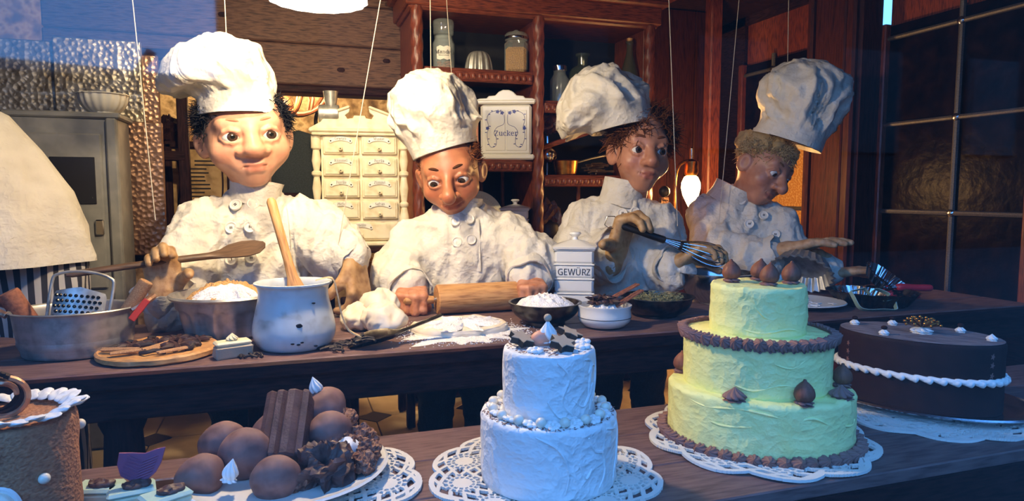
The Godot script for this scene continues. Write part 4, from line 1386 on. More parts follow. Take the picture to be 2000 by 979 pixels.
func make_marionettes():
	var f0 := [[18, 20, 12], [18, 20, 12], [18, 20, 12], [20, 20, 12]]
	var fist := [[75, 80, 40], [78, 82, 40], [78, 82, 40], [75, 80, 40]]
	# dark haired one with the dark spoon
	marionette({
		"label": "dark haired baker marionette in white holding a long dark spoon", "seed": 1, "at": [480, 268], "u": 0.001211, "pos": Vector3(-0.097, 0.82, -1.72), "az": -3.4,
		"head": {"jaw": 1.02, "nose": 0.004, "nose_w": 1.32, "smile": 0.002, "lips": 0.85}, "turn": Vector3(-2, 7, 6), "size": Vector3(1.13, 0.98, 1.08),
		"skin": Color(0.74, 0.40, 0.255), "blush": Color(0.68, 0.27, 0.16), "lips": Color(0.50, 0.17, 0.11), "gaze": Vector3(0.12, 0.0, 1), "iris": Color(0.05, 0.028, 0.016),
		"brow": 0.006, "brow_col": Color(0.42, 0.2, 0.12),
		"hair": [[Vector3(-1, 0.2, 0.02), 0.25, 700, 0.03, 0.6], [Vector3(1, 0.2, 0.02), 0.25, 700, 0.03, 0.6], [Vector3(0, 0.1, -1), 0.5, 200, 0.02, 0.5]], "hair_cols": [Color(0.008, 0.008, 0.010), Color(0.03, 0.03, 0.034)],
		"hat": [[469, 229, 77, 3], [466, 205, 72, 3], [458, 180, 68, 8], [432, 160, 88, 20], [414, 136, 90, 26], [402, 112, 68, 28], [393, 98, 34, 28], [389, 93, 4, 28]], "hat_depth": 1.18, "hat_z": -0.008, "puff": 0.018,
		"torso": [492, 510, 112, 492, 400], "collar": [493, 398, 500, 352, 50], "placket": [Vector2(566, 410), Vector2(570, 480), Vector2(572, 560)],
		"buttons": [[455, 410], [491, 407], [443, 461], [483, 459], [441, 533], [483, 530]],
		"arms": [
			{"pts": [[400, 445, -0.02], [362, 520, 0.03], [330, 612, 0.13]], "r": [0.06, 0.06, 0.046], "cuff": [330, 618, 0.13, 322, 556, 0.15, 30, 46, 0.2],
				"hand": [327, 575, 0.145, Vector3(-0.08, 1, 0.05), Vector3(0.1, 0.1, 1), 1.0, 0.92, [[14, 70, 45], [14, 75, 45], [16, 75, 45], [20, 70, 40]], Vector3(38, 40, 25), 7.0]},
			{"pts": [[600, 440, -0.02], [636, 490, 0.05], [672, 508, 0.1]], "r": [0.064, 0.062, 0.05], "cuff": [656, 500, 0.09, 686, 524, 0.125, 36, 38, 0.05],
				"hand": [684, 520, 0.13, Vector3(0.1, -1, 0.25), Vector3(-0.6, -0.1, -0.6), -1.0, 1.0, [[30, 40, 30], [34, 44, 30], [34, 44, 30], [30, 40, 30]], Vector3(25, 30, 20), 4.0]}],
		"hand_col": Color(0.52, 0.34, 0.17), "hand_patch": Color(0.36, 0.21, 0.095)})
	# looking down at the rolling pin
	marionette({
		"label": "baker marionette looking down and gripping a rolling pin with both fists", "seed": 2, "at": [880, 338], "u": 0.001334, "pos": Vector3(0.397, 0.741, -1.72), "az": 13.0,
		"head": {"jaw": 0.95, "nose": 0.026, "nose_w": 1.15, "smile": 0.004, "creases": true}, "turn": Vector3(-18, -5, 8), "size": Vector3(0.95, 0.9, 0.95),
		"skin": Color(0.50, 0.20, 0.10), "blush": Color(0.44, 0.12, 0.06), "lips": Color(0.40, 0.09, 0.06), "gaze": Vector3(-0.1, -0.25, 1), "iris": Color(0.04, 0.022, 0.014),
		"brow": 0.008, "brow_col": Color(0.06, 0.025, 0.015),
		"hair": [[Vector3(1, 0.25, 0.0), 0.24, 420, 0.02, 0.9], [Vector3(-1, 0.1, 0.0), 0.2, 260, 0.016, 0.9], [Vector3(0, 0.1, -1), 0.5, 200, 0.02, 0.6]], "hair_cols": [Color(0.09, 0.03, 0.012), Color(0.26, 0.09, 0.03)],
		"hat": [[871, 297, 66, 17], [864, 274, 69, 14], [855, 250, 72, 10], [846, 230, 76, 6], [842, 203, 76, 4], [842, 172, 62, 2], [842, 148, 34, 0], [842, 139, 4, 0]], "hat_depth": 1.12, "hat_z": -0.012, "puff": 0.02,
		"torso": [900, 520, 98, 895, 425], "collar": [897, 424, 900, 385, 44], "placket": [Vector2(944, 402), Vector2(946, 480), Vector2(948, 560)],
		"buttons": [[893, 407], [916, 404], [891, 446], [921, 442], [894, 492], [925, 487]], "button_r": 0.0135,
		"arms": [
			{"pts": [[812, 475, -0.02], [775, 545, 0.04], [797, 560, 0.09]], "r": [0.055, 0.062, 0.05], "cuff": [790, 548, 0.07, 799, 566, 0.118, 38, 40, 0.05],
				"hand": [802, 566, 0.105, Vector3(0.03, -0.12, 1), Vector3(0.0, -1, -0.12), 1.0, 1.02, [[72, 62, 60], [74, 64, 60], [74, 64, 60], [70, 62, 60]], Vector3(36, 62, 40), 2.0]},
			{"pts": [[985, 465, -0.02], [1040, 515, 0.03], [1036, 545, 0.08]], "r": [0.056, 0.066, 0.054], "cuff": [1034, 525, 0.06, 1036, 552, 0.112, 42, 43, 0.05],
				"hand": [1037, 553, 0.1, Vector3(-0.03, -0.12, 1), Vector3(0.0, -1, -0.12), -1.0, 0.95, [[72, 62, 60], [74, 64, 60], [74, 64, 60], [70, 62, 60]], Vector3(36, 62, 40), 2.0]}],
		"hand_col": Color(0.62, 0.29, 0.165), "hand_patch": Color(0.52, 0.2, 0.1)})
	# with the whisk
	marionette({
		"label": "brown frizzy haired baker marionette holding a wire whisk over a bowl", "seed": 3, "at": [1250, 298], "u": 0.001461, "pos": Vector3(0.95, 0.804, -1.72), "az": 29.0,
		"head": {"jaw": 0.96, "nose": 0.006, "nose_w": 1.1, "smile": 0.006, "creases": false}, "turn": Vector3(0, 20, -4), "size": Vector3(0.92, 0.95, 0.98),
		"skin": Color(0.56, 0.27, 0.165), "blush": Color(0.50, 0.17, 0.10), "lips": Color(0.36, 0.09, 0.06), "gaze": Vector3(0.1, -0.02, 1), "iris": Color(0.05, 0.03, 0.02),
		"brow": 0.009, "brow_col": Color(0.16, 0.06, 0.035),
		"hair": [[Vector3(-0.9, 0.35, 0.2), 0.3, 700, 0.05, 0.7], [Vector3(0.95, 0.6, 0.1), 0.32, 1100, 0.062, 0.7], [Vector3(0.9, 0.2, -0.2), 0.3, 700, 0.055, 0.7], [Vector3(-0.5, 0.5, 0.5), 0.25, 300, 0.035, 0.6], [Vector3(0, 0.3, -1), 0.5, 260, 0.04, 0.8]], "hair_cols": [Color(0.05, 0.018, 0.008), Color(0.2, 0.075, 0.028)],
		"hat": [[1214, 252, 61, 12], [1206, 236, 66, 20], [1190, 220, 72, 32], [1166, 205, 78, 46], [1142, 193, 72, 54], [1122, 186, 54, 58], [1106, 180, 26, 58], [1101, 178, 4, 58]], "hat_depth": 1.08, "hat_z": -0.0, "puff": 0.026,
		"torso": [1218, 500, 84, 1218, 395], "collar": [1216, 402, 1226, 352, 43], "placket": [Vector2(1262, 400), Vector2(1256, 470), Vector2(1250, 560)],
		"buttons": [[1213, 426], [1240, 424]],
		"arms": [
			{"pts": [[1150, 430, -0.02], [1128, 505, 0.02], [1178, 505, 0.08]], "r": [0.056, 0.07, 0.066], "cuff": [1165, 505, 0.07, 1200, 500, 0.12, 40, 48, 0.12],
				"hand": [1205, 498, 0.12, Vector3(0.3, 1, 0.0), Vector3(0.75, -0.25, 0.4), -1.0, 1.2, [[60, 45, 30], [58, 50, 30], [56, 50, 30], [54, 45, 30]], Vector3(88, 12, 4), 5.0]},
			{"pts": [[1290, 440, -0.02], [1302, 520, 0.02], [1318, 530, 0.08]], "r": [0.055, 0.06, 0.05], "cuff": [1308, 525, 0.06, 1322, 522, 0.1, 34, 40, 0.1],
				"hand": [1330, 512, 0.1, Vector3(0.85, 0.55, 0.1), Vector3(0.4, -0.6, 0.2), 1.0, 0.95, [[35, 40, 30], [35, 42, 30], [36, 44, 30], [36, 40, 30]], Vector3(40, 30, 15), 5.0]}],
		"hand_col": Color(0.50, 0.33, 0.17), "hand_patch": Color(0.34, 0.2, 0.09)})
	# blond, bent over the tart tins
	marionette({
		"label": "blond baker marionette bending over a fluted tart tin with open hands", "seed": 6, "at": [1488, 330], "u": 0.001565, "pos": Vector3(1.371, 0.762, -1.72), "az": 38.7,
		"head": {"jaw": 0.96, "nose": 0.014, "nose_w": 1.1, "smile": 0.007, "creases": true}, "turn": Vector3(-22, 48, -20), "size": Vector3(0.86, 0.88, 0.92),
		"skin": Color(0.50, 0.25, 0.17), "blush": Color(0.46, 0.17, 0.11), "lips": Color(0.34, 0.1, 0.07), "gaze": Vector3(0.15, -0.35, 1), "iris": Color(0.05, 0.035, 0.025),
		"brow": 0.006, "brow_col": Color(0.2, 0.1, 0.06),
		"hair": [[Vector3(-0.9, 0.45, -0.1), 0.32, 1500, 0.02, 0.7], [Vector3(-0.5, 0.62, 0.65), 0.24, 800, 0.018, 0.7], [Vector3(0.3, 0.6, 0.8), 0.25, 800, 0.018, 0.7], [Vector3(-0.7, 0.3, -0.7), 0.35, 700, 0.02, 0.7]], "hair_cols": [Color(0.28, 0.19, 0.085), Color(0.55, 0.42, 0.22)],
		"hat": [[1529, 280, 66, -20], [1537, 262, 63, -18], [1546, 240, 60, -14], [1552, 212, 70, -8], [1556, 185, 77, -3], [1557, 158, 66, 0], [1556, 136, 36, 0], [1556, 128, 4, 0]], "hat_depth": 1.05, "hat_z": -0.01, "puff": 0.022,
		"torso": [1452, 500, 82, 1432, 395], "collar": [1426, 398, 1442, 366, 43],
		"buttons": [[1443, 399], [1492, 431], [1463, 449], [1520, 470]],
		"arms": [
			{"pts": [[1392, 425, -0.02], [1412, 500, 0.06], [1498, 508, 0.1]], "r": [0.062, 0.066, 0.05], "cuff": [1486, 508, 0.095, 1524, 494, 0.11, 32, 34, 0.05],
				"hand": [1532, 490, 0.11, Vector3(1, 0.32, 0.15), Vector3(0.25, -1, 0.15), 1.0, 1.1, [[8, 10, 8], [8, 10, 8], [8, 12, 8], [10, 14, 8]], Vector3(38, 16, 8), 4.0]},
			{"pts": [[1520, 440, -0.03], [1560, 510, 0.0], [1608, 528, 0.04]], "r": [0.055, 0.055, 0.042], "cuff": [1594, 524, 0.03, 1616, 530, 0.05, 24, 26, 0.05],
				"hand": [1622, 531, 0.05, Vector3(1, 0.22, 0.2), Vector3(0.1, -1, 0.0), 1.0, 0.85, [[8, 8, 6], [8, 8, 6], [8, 8, 6], [8, 10, 6]], Vector3(30, 12, 8), 4.0]}],
		"hand_col": Color(0.58, 0.38, 0.23), "hand_patch": Color(0.46, 0.27, 0.15)})
	baker_smock()

# the one at the edge of the picture: smock and striped trousers
func baker_smock():
	var c := thing("baker_marionette", "baker marionette in loose white smock and black white striped trousers", "marionette", Vector3(-0.645, 0.0, -1.60), deg_to_rad(18.0), "baker marionettes behind the work table")
	var nz := noise(8.0, 17)
	var rows := []
	for e in [[0.02, 0.885], [0.06, 0.872], [0.11, 0.845], [0.163, 0.776], [0.207, 0.692], [0.236, 0.618], [0.247, 0.556], [0.25, 0.545], [0.244, 0.545], [0.2, 0.62], [0.05, 0.64]]:
		var row := PackedVector3Array()
		for j in 80:
			var th := TAU * j / 80.0
			var low: float = clampf((0.86 - e[1]) / 0.32, 0.0, 1.0)
			var r: float = e[0] * (1.0 + low * (0.05 * sin(5.0 * th + 1.0) + 0.025 * sin(9.0 * th + 0.8 + e[1] * 6.0)) + nz.get_noise_3d(cos(th) * 0.1, e[1], sin(th) * 0.1) * 0.12)
			row.append(Vector3(r * cos(th), e[1], r * sin(th) * 0.6))
		rows.append(row)
	obj("smock", G.new().grid(rows), M.cotton, c, Vector3.ZERO, 70.0)
	for q in [-1.0, 1.0]:
		var tr := G.new()
		tr.tinted = true
		var leg := []
		for k in 17:
			var y := lerpf(0.565, 0.03, k / 16.0)
			var row2 := PackedVector3Array()
			for j in 96:
				var th2 := TAU * j / 96.0
				var r2 := (0.088 - 0.02 * k / 16.0) * (1.0 + 0.05 * sin(3.0 * th2 + y * 14.0) + 0.04 * sin(7.0 * th2 + y * 30.0))
				row2.append(Vector3(0.06 + q * 0.085 + r2 * cos(th2), y, 0.0 + r2 * sin(th2)))
			leg.append(row2)
		# one strip of cloth for each stripe
		for st in 48:
			tr.paint(Color(0.50, 0.48, 0.45) if st % 2 == 0 else Color(0.022, 0.022, 0.026))
			var strip := []
			for r3 in leg:
				strip.append(PackedVector3Array([r3[st * 2], r3[st * 2 + 1], r3[(st * 2 + 2) % 96]]))
			var v0 := tr.v.size()
			tr.grid(strip, false)
		obj("trouser_leg", tr, M.stripe, c, Vector3.ZERO, 70.0)
		obj("shoe", G.new().ball(Vector3(0.06 + q * 0.085, 0.034, 0.03), Vector3(0.04, 0.026, 0.075), 16, 10), M.black_paint, c)

func make_strings():
	# every cord runs up to the ceiling
	cord(Vector3(-0.272, 0.632, -1.575), Vector3(-0.315, 1.478, -1.57), "thin string tied to the marionette's hand holding the dark spoon")
	cord(Vector3(-0.13, 1.02, -1.70), Vector3(-0.135, 1.478, -1.70), "thin string tied to the hat above the dark haired marionette")
	cord(Vector3(0.10, 0.56, -1.60), Vector3(0.275, 1.478, -1.62), "long slanting string passing in front of the cream spice drawers")
	cord(Vector3(0.35, 0.99, -1.73), Vector3(0.35, 1.478, -1.73), "thin string tied to the hat of the rolling pin marionette")
	cord(Vector3(0.99, 0.60, -1.58), Vector3(0.93, 1.478, -1.58), "thin string hanging before the frizzy haired marionette's nose")
	cord(Vector3(1.22, 0.60, -1.72), Vector3(1.30, 1.478, -1.74), "thin string hanging beside the glowing pear shaped bulb")
	cord(Vector3(1.46, 1.03, -1.73), Vector3(1.45, 1.478, -1.73), "thin string tied to the hat of the blond marionette")
	cord(Vector3(0.47, 0.995, -2.0), Vector3(0.44, 1.478, -2.0), "thin string hanging in front of the jar of grain")
# ---------------------------------------------------------------- shapes used by many things
func heap(rx: float, rz: float, h: float, seed_: int, freq := 40.0, amp := 0.004, edge := 0.0, seg := 48, rings := 14) -> G:
	var nz := noise(freq, seed_)
	var n2 := noise(8.0, seed_ + 3)
	var rows := []
	for k in rings + 1:
		var t := 1.0 - float(k) / (rings + 1)
		var row := PackedVector3Array()
		for j in seg:
			var th := TAU * j / seg
			var e := 1.0 + edge * n2.get_noise_2d(cos(th) * 0.3, sin(th) * 0.3) * 2.0
			var p := Vector3(rx * t * e * cos(th), 0, rz * t * e * sin(th))
			p.y = h * (1.0 - pow(t, 2.2)) + nz.get_noise_3dv(p) * amp * (1.0 - pow(t, 6.0))
			p.y = maxf(p.y, 0.0)
			row.append(p)
		rows.append(row)
	return G.new().grid(rows, true, true, true)

func bowl(r0: float, r1: float, h: float, t := 0.003, lip := 0.004, foot := 0.004) -> Array:
	var out := [Vector2(r0 * 0.9, 0.0), Vector2(r0, 0.001), Vector2(r0, foot)]
	for k in range(1, 7):
		var u := k / 6.0
		out.append(Vector2(lerpf(r0, r1, sin(u * PI / 2)), lerpf(foot, h, u * u * 0.5 + u * 0.5)))
	out.append(Vector2(r1 + lip, h))
	out.append(Vector2(r1 + lip, h + 0.002))
	out.append(Vector2(r1 - t * 0.4, h + 0.002))
	for k in range(5, 0, -1):
		var u := k / 6.0
		out.append(Vector2(lerpf(r0, r1, sin(u * PI / 2)) - t, lerpf(foot, h, u * u * 0.5 + u * 0.5) + t * 0.3))
	out.append(Vector2(r0 * 0.5, foot + 0.002))
	out.append(Vector2(0.001, foot + 0.002))
	return out

func rosette(r: float, h: float, twist := 1.4, flutes := 7, peak := 0.3) -> G:
	var rows := []
	for k in 9:
		var t := k / 8.0
		var rr := r * (sin(0.35 + t * 1.9) * (1.0 - t * 0.35)) * (1.0 - pow(t, 3.0) * (1.0 - 0.06))
		if k == 0:
			rr = r * 0.75
		var row := PackedVector3Array()
		for j in 42:
			var th := TAU * j / 42.0
			var w := 1.0 + 0.34 * absf(sin(flutes * 0.5 * th)) - 0.2
			row.append(Vector3(rr * w * cos(th + twist * t), h * (t * (1.0 - peak) + peak * pow(t, 3.0)), rr * w * sin(th + twist * t)))
		rows.append(row)
	return G.new().grid(rows)

func nut_shape(r: float) -> G:
	var pr := []
	for e in [[0.3, 0.0], [0.75, 0.12], [0.98, 0.5], [1.0, 0.8], [0.9, 1.2], [0.68, 1.55], [0.4, 1.85], [0.2, 2.02], [0.14, 2.18], [0.02, 2.22]]:
		pr.append(Vector2(e[0] * r, e[1] * r))
	return G.new().lathe(spline(pr, 22), 22)

func star_poly(n: int, r0: float, r1: float, ph := 0.0) -> PackedVector2Array:
	var p := PackedVector2Array()
	for k in n * 2:
		var a := PI * k / n + ph
		var r := r0 if k % 2 == 0 else r1
		p.append(Vector2(cos(a), sin(a)) * r)
	return p

func flat(y := 0.0) -> Transform3D:
	return Transform3D(Basis.from_euler(Vector3(-PI / 2, 0, 0)), Vector3(0, y, 0))

func star_anise() -> G:
	var g := G.new()
	for k in 8:
		var a := TAU * k / 8.0
		var d := Vector3(cos(a), 0, sin(a))
		g.tube([d * 0.002 + Vector3(0, 0.003, 0), d * 0.008 + Vector3(0, 0.0035, 0), d * 0.014 + Vector3(0, 0.005, 0), d * 0.021 + Vector3(0, 0.0045, 0)], [0.002, 0.0036, 0.0034, 0.0006], 6)
	g.ball(Vector3(0, 0.003, 0), Vector3(0.0035, 0.003, 0.0035), 8, 6)
	return g

# quill: a curled sheet seen from its end
func quill(len_: float, r: float) -> G:
	var g := G.new()
	for s in [-1.0, 1.0]:
		var poly := []
		for k in 15:
			var a := k / 14.0 * 4.6
			poly.append(Vector2(cos(a), sin(a)) * r * (0.55 - 0.02 * k) * Vector2(s, 1) + Vector2(s * r * 0.48, 0))
		var pts := PackedVector2Array()
		for p in poly:
			pts.append(p)
		for k in range(14, -1, -1):
			var a := k / 14.0 * 4.6
			pts.append(Vector2(cos(a), sin(a)) * r * (0.55 - 0.02 * k - 0.12) * Vector2(s, 1) + Vector2(s * r * 0.48, 0))
		g.prism(pts, len_, at(Vector3(0, 0, -len_ / 2)))
	return g

func put(o: Node3D, p: Vector3, deg := Vector3.ZERO):
	o.position = p
	o.rotation_degrees = deg

# ---------------------------------------------------------------- on the work table
func make_table_things():
	var T0 := 0.4
	# preserving pan with grater and sticks
	var pan := thing("metal_pan", "dented oval aluminium pan with reddish handles holding a grater", "pan", Vector3(-0.375, T0, -1.385))
	obj("body", G.new().lathe(spline([Vector2(0.001, 0.004), Vector2(0.07, 0.0), Vector2(0.082, 0.012), Vector2(0.088, 0.045), Vector2(0.092, 0.078), Vector2(0.097, 0.082)], 20) + spline([Vector2(0.095, 0.084), Vector2(0.089, 0.078), Vector2(0.085, 0.045), Vector2(0.079, 0.014), Vector2(0.001, 0.008)], 14), 48, at(Vector3.ZERO, Vector3.ZERO, Vector3(1.06, 1, 0.9))), M.aluminium, pan)
	for s in [-1.0, 1.0]:
		obj("handle", G.new().tube(spline([Vector3(s * 0.096, 0.078, -0.028), Vector3(s * 0.118, 0.092, -0.02), Vector3(s * 0.126, 0.096, 0), Vector3(s * 0.118, 0.09, 0.02), Vector3(s * 0.096, 0.078, 0.028)], 16), 0.006, 8), M.hammered_copper, pan)
	var gr := thing("food_grater", "arched tin food grater with wire loop standing in the pan", "grater", Vector3(-0.372, T0 + 0.02, -1.36))
	gr.rotation_degrees = Vector3(-14, 4, -8)
	var sheet := []
	for k in 15:
		var a := lerpf(-0.95, 0.95, k / 14.0)
		var col := PackedVector3Array()
		for y in [0.0, 0.03, 0.06, 0.085, 0.1]:
			var sh: float = 1.0 if y < 0.09 else 0.93
			col.append(Vector3(sin(a) * 0.05 * sh, y - (absf(sin(a)) * 0.01 if y > 0.09 else 0.0), cos(a) * 0.03))
		for y in [0.1, 0.085, 0.06, 0.03, 0.0]:
			var sh: float = 1.0 if y < 0.09 else 0.93
			col.append(Vector3(sin(a) * 0.0485 * sh, y - (absf(sin(a)) * 0.01 if y > 0.09 else 0.0), cos(a) * 0.0285))
		sheet.append(col)
	var sg := obj("grating_sheet", G.new().grid(sheet), M.aluminium, gr)
	var teeth := G.new()
	for i in 9:
		for j in 9:
			var a := lerpf(-0.8, 0.8, (i + 0.5 * (j % 2)) / 9.0)
			teeth.lathe([Vector2(0.0034, -0.001), Vector2(0.0028, 0.0014), Vector2(0.0018, 0.0024), Vector2(0.0012, 0.0004)], 8, along(Vector3(sin(a) * 0.05, 0.008 + j * 0.0095, cos(a) * 0.03), Vector3(sin(a), 0, cos(a))))
	var tn := obj("grating_teeth", teeth, M.dark_tin, sg)
	tn.set_meta("kind", "stuff")
	obj("wire_loop", G.new().tube(spline([Vector3(-0.045, 0.0, 0.012), Vector3(-0.048, 0.1, 0.012), Vector3(-0.04, 0.122, 0.012), Vector3(0, 0.13, 0.012), Vector3(0.04, 0.122, 0.012), Vector3(0.048, 0.1, 0.012), Vector3(0.045, 0.0, 0.012)], 30), 0.0028, 8), M.aluminium, gr)
	var st := thing("wooden_stick", "thick brown bark stick leaning in the pan left beside the grater", "stick", Vector3(-0.43, T0 + 0.018, -1.40))
	obj("bark", G.new().lathe([Vector2(0.014, 0), Vector2(0.0165, 0.003), Vector2(0.017, 0.05), Vector2(0.018, 0.105), Vector2(0.0165, 0.109), Vector2(0.001, 0.11)], 20, at(Vector3.ZERO, Vector3(8, 0, 26))), M.cinnamon, st)
	st = thing("wooden_stick", "slim pale brown wooden stick leaning out of the pan by its red handle", "stick", Vector3(-0.325, T0 + 0.02, -1.37))
	obj("bark", G.new().lathe([Vector2(0.01, 0), Vector2(0.012, 0.003), Vector2(0.012, 0.06), Vector2(0.0125, 0.125), Vector2(0.011, 0.128), Vector2(0.001, 0.129)], 18, at(Vector3.ZERO, Vector3(0, 0, -33))), M.dried_slice, st)
	var rb := thing("red_ribbon_strip", "short red folded strip hanging over the pan rim", "strip", Vector3(-0.268, T0 + 0.075, -1.345))
	obj("strip", G.new().box(Vector3(0.012, 0.045, 0.004), Vector3(0, 0.005, 0), 0.0015, at(Vector3.ZERO, Vector3(-10, 20, -40))), M.red_ink, rb)

	# wooden board with spices
	var wb := thing("round_board", "round pale wooden board with bark edge covered in dry spices", "board", Vector3(-0.232, T0, -1.325))
	obj("disc", displace(G.new().lathe([Vector2(0.001, 0), Vector2(0.094, 0), Vector2(0.1, 0.004), Vector2(0.1, 0.011), Vector2(0.096, 0.014), Vector2(0.09, 0.0125), Vector2(0.001, 0.0125)], 64), noise(30.0, 2), 0.003), M.pale_wood_x, wb)
	var sa_mesh := star_anise().done()
	var rng := RandomNumberGenerator.new()
	rng.seed = 77
	for e in [[-0.045, -0.01, 1.3], [0.035, 0.02, 1.6], [0.02, -0.045, 1.3], [0.06, -0.03, 1.2], [-0.01, -0.03, 1.2]]:
		var sa := thing("star_anise", "dark brown star anise lying on the round wooden board", "star anise", Vector3(-0.232 + e[0], T0 + 0.0125, -1.325 + e[1]), rng.randf() * 3.0, "star anise on the board")
		var pp := obj("pod", sa_mesh, M.anise, sa)
		pp.scale = Vector3.ONE * e[2]
	for e in [[-0.03, 0.045, 20, 0.075], [0.0, 0.02, 60, 0.065], [-0.055, 0.03, -10, 0.06], [0.03, 0.06, 35, 0.05]]:
		var cs := thing("bark_slice", "pale brown strip of dried bark lying on the round board", "spice", Vector3(-0.232 + e[0], T0 + 0.0185, -1.325 + e[1]), deg_to_rad(e[2] + 90), "bark strips on the board")
		obj("strip", displace(quill(e[3], 0.006), noise(60.0, int(e[2]) + 50), 0.003), M.dried_slice, cs)
	for e in [[-0.06, -0.035], [-0.07, 0.0], [-0.02, 0.0], [0.06, 0.03], [0.05, 0.0], [-0.025, -0.06], [0.0, 0.06], [0.04, -0.06]]:
		var pd := thing("vanilla_pod", "dark shrivelled pod piece lying on the round board", "spice", Vector3(-0.232 + e[0], T0 + 0.0155, -1.325 + e[1]), rng.randf() * 6.0, "dark pod pieces on the board")
		obj("pod", G.new().tube(spline([Vector3(-0.02, 0, 0), Vector3(-0.005, 0.004, 0.003), Vector3(0.008, 0.003, -0.003), Vector3(0.02, 0.001, 0.002)], 10), 0.0035, 6), M.dark_bits, pd)

	# fluted tin with crumb and flour
	var bt := thing("bundt_tin", "wide grey fluted baking tin heaped with crumb and flour", "baking tin", Vector3(-0.128, T0, -1.47))
	var prof := [Vector2(0.001, 0.0), Vector2(0.07, 0.0), Vector2(0.078, 0.006), Vector2(0.084, 0.03), Vector2(0.09, 0.054), Vector2(0.097, 0.062), Vector2(0.1, 0.078), Vector2(0.108, 0.08), Vector2(0.111, 0.084), Vector2(0.108, 0.088), Vector2(0.1, 0.087), Vector2(0.096, 0.075), Vector2(0.086, 0.05), Vector2(0.074, 0.012), Vector2(0.001, 0.01)]
	obj("tin", G.new().lathe(prof, 96, Transform3D.IDENTITY, false, 14, [0.0, 0.03, 0.05, 0.05, 0.03, 0.0, 0.0, 0.0, 0.0, 0.0, 0.0, 0.0, 0.03, 0.05, 0.0]), M.aluminium, bt)
	var cb := thing("crumb_filling", "golden brown crumb dough filling the grey fluted baking tin", "dough", Vector3(-0.128, T0 + 0.062, -1.47))
	obj("crumb", heap(0.094, 0.094, 0.045, 5, 60.0, 0.012), M.crumb, cb, Vector3.ZERO, 60.0)
	var fh := thing("flour_heap", "white flour poured over the crumb in the fluted tin", "flour", Vector3(-0.122, T0 + 0.078, -1.425))
	obj("flour", heap(0.06, 0.044, 0.03, 8, 50.0, 0.006, 0.4), M.flour, fh, Vector3.ZERO, 60.0)

	# slice of cake
	var sl := thing("butter_cake_slice", "small grey and cream cake slice topped with a cream dab", "cake slice", Vector3(-0.105, T0, -1.262), deg_to_rad(18))
	obj("base", displace(G.new().box(Vector3(0.062, 0.022, 0.032), Vector3(0, 0.0115, 0), 0.003), noise(50.0, 2), 0.004), M.star_cookie, sl)
	obj("cream_layer", G.new().box(Vector3(0.06, 0.008, 0.03), Vector3(0, 0.026, 0), 0.003), M.pale_icing, sl)
	obj("cream_dab", rosette(0.013, 0.014), M.pale_icing, sl, Vector3(0.0, 0.029, 0))

	# enamel jug with spatula
	var jg := thing("enamel_pot", "bulbous pale blue enamel pot with chipped glaze and crackle", "pot", Vector3(0.0, T0, -1.315))
	obj("body", G.new().lathe(spline([Vector2(0.05, 0.0), Vector2(0.064, 0.003), Vector2(0.074, 0.022), Vector2(0.075, 0.04), Vector2(0.069, 0.07), Vector2(0.0635, 0.095), Vector2(0.064, 0.112), Vector2(0.068, 0.119), Vector2(0.0705, 0.12)], 30) + spline([Vector2(0.0705, 0.123), Vector2(0.066, 0.123), Vector2(0.061, 0.113), Vector2(0.06, 0.095), Vector2(0.066, 0.06), Vector2(0.066, 0.03), Vector2(0.001, 0.01)], 22), 56), M.enamel, jg, Vector3.ZERO, 60.0)
	obj("chip", displace(G.new().ball(Vector3(0.008, 0.052, 0.0728), Vector3(0.006, 0.004, 0.0012), 10, 6), noise(200.0, 3), 0.001), M.black_paint, jg)
	for e in [[-0.004, 0.02], [0.006, 0.018], [0.012, 0.0215], [0.036, 0.012], [0.034, 0.09]]:
		obj("chip", G.new().ball(Vector3(e[0], e[1], sqrt(maxf(0.0, 0.0735 * 0.0735 - e[0] * e[0])) * (1.0 if e[1] < 0.05 else 0.92)), Vector3(0.0035, 0.0018, 0.0015), 8, 6), M.black_paint, jg)
	var sp := thing("wooden_spatula", "pale wooden spatula with flat paddle standing in the enamel pot", "spatula", Vector3(0.018, T0 + 0.05, -1.335))
	var srows := []
	for e in [[0.0, 0.019, 0.004], [0.03, 0.021, 0.004], [0.06, 0.017, 0.005], [0.085, 0.0105, 0.0065], [0.12, 0.0085, 0.0075], [0.2, 0.009, 0.008], [0.245, 0.0095, 0.008], [0.252, 0.006, 0.005]]:
		var row := PackedVector3Array()
		for j in 20:
			var th := TAU * j / 20.0
			row.append(Vector3(e[1] * cos(th), e[0], e[2] * sin(th)))
		srows.append(row)
	obj("spatula", G.new().grid(srows), M.pale_wood_y, sp)
	sp.rotation_degrees = Vector3(-22, 0, 13)
	var strap := thing("leather_strap", "grey leather strip hanging over the rim of the enamel pot", "strap", Vector3(0.062, T0, -1.30))
	var sr := []
	for p in spline([Vector3(-0.022, 0.124, -0.012), Vector3(0.006, 0.129, 0.0), Vector3(0.015, 0.1, 0.005), Vector3(0.022, 0.06, 0.008), Vector3(0.034, 0.03, 0.012), Vector3(0.056, 0.016, 0.014)], 20):
		sr.append(PackedVector3Array([p + Vector3(0, 0, 0.009), p + Vector3(0.0025, 0.001, 0.009), p + Vector3(0.0025, 0.001, -0.009), p + Vector3(0, 0, -0.009)]))
	obj("strap", G.new().grid(sr), M.sackcloth, strap)

	# lumps of dough
	for e in [[0.13, -1.44, 0.045, 0.026, 0.04], [0.175, -1.385, 0.06, 0.032, 0.044], [0.178, -1.46, 0.055, 0.042, 0.045]]:
		var dl := thing("dough_lump", "pale rounded lump of dough piled beside the enamel pot", "dough", Vector3(e[0], T0, e[1]), e[0] * 9.0, "dough lumps by the enamel pot")
		obj("lump", displace(G.new().ball(Vector3(0, e[3] * 0.9, 0), Vector3(e[2], e[3], e[4]), 40, 24), noise(22.0, int(e[2] * 900)), 0.014), M.dough, dl, Vector3.ZERO, 180.0)
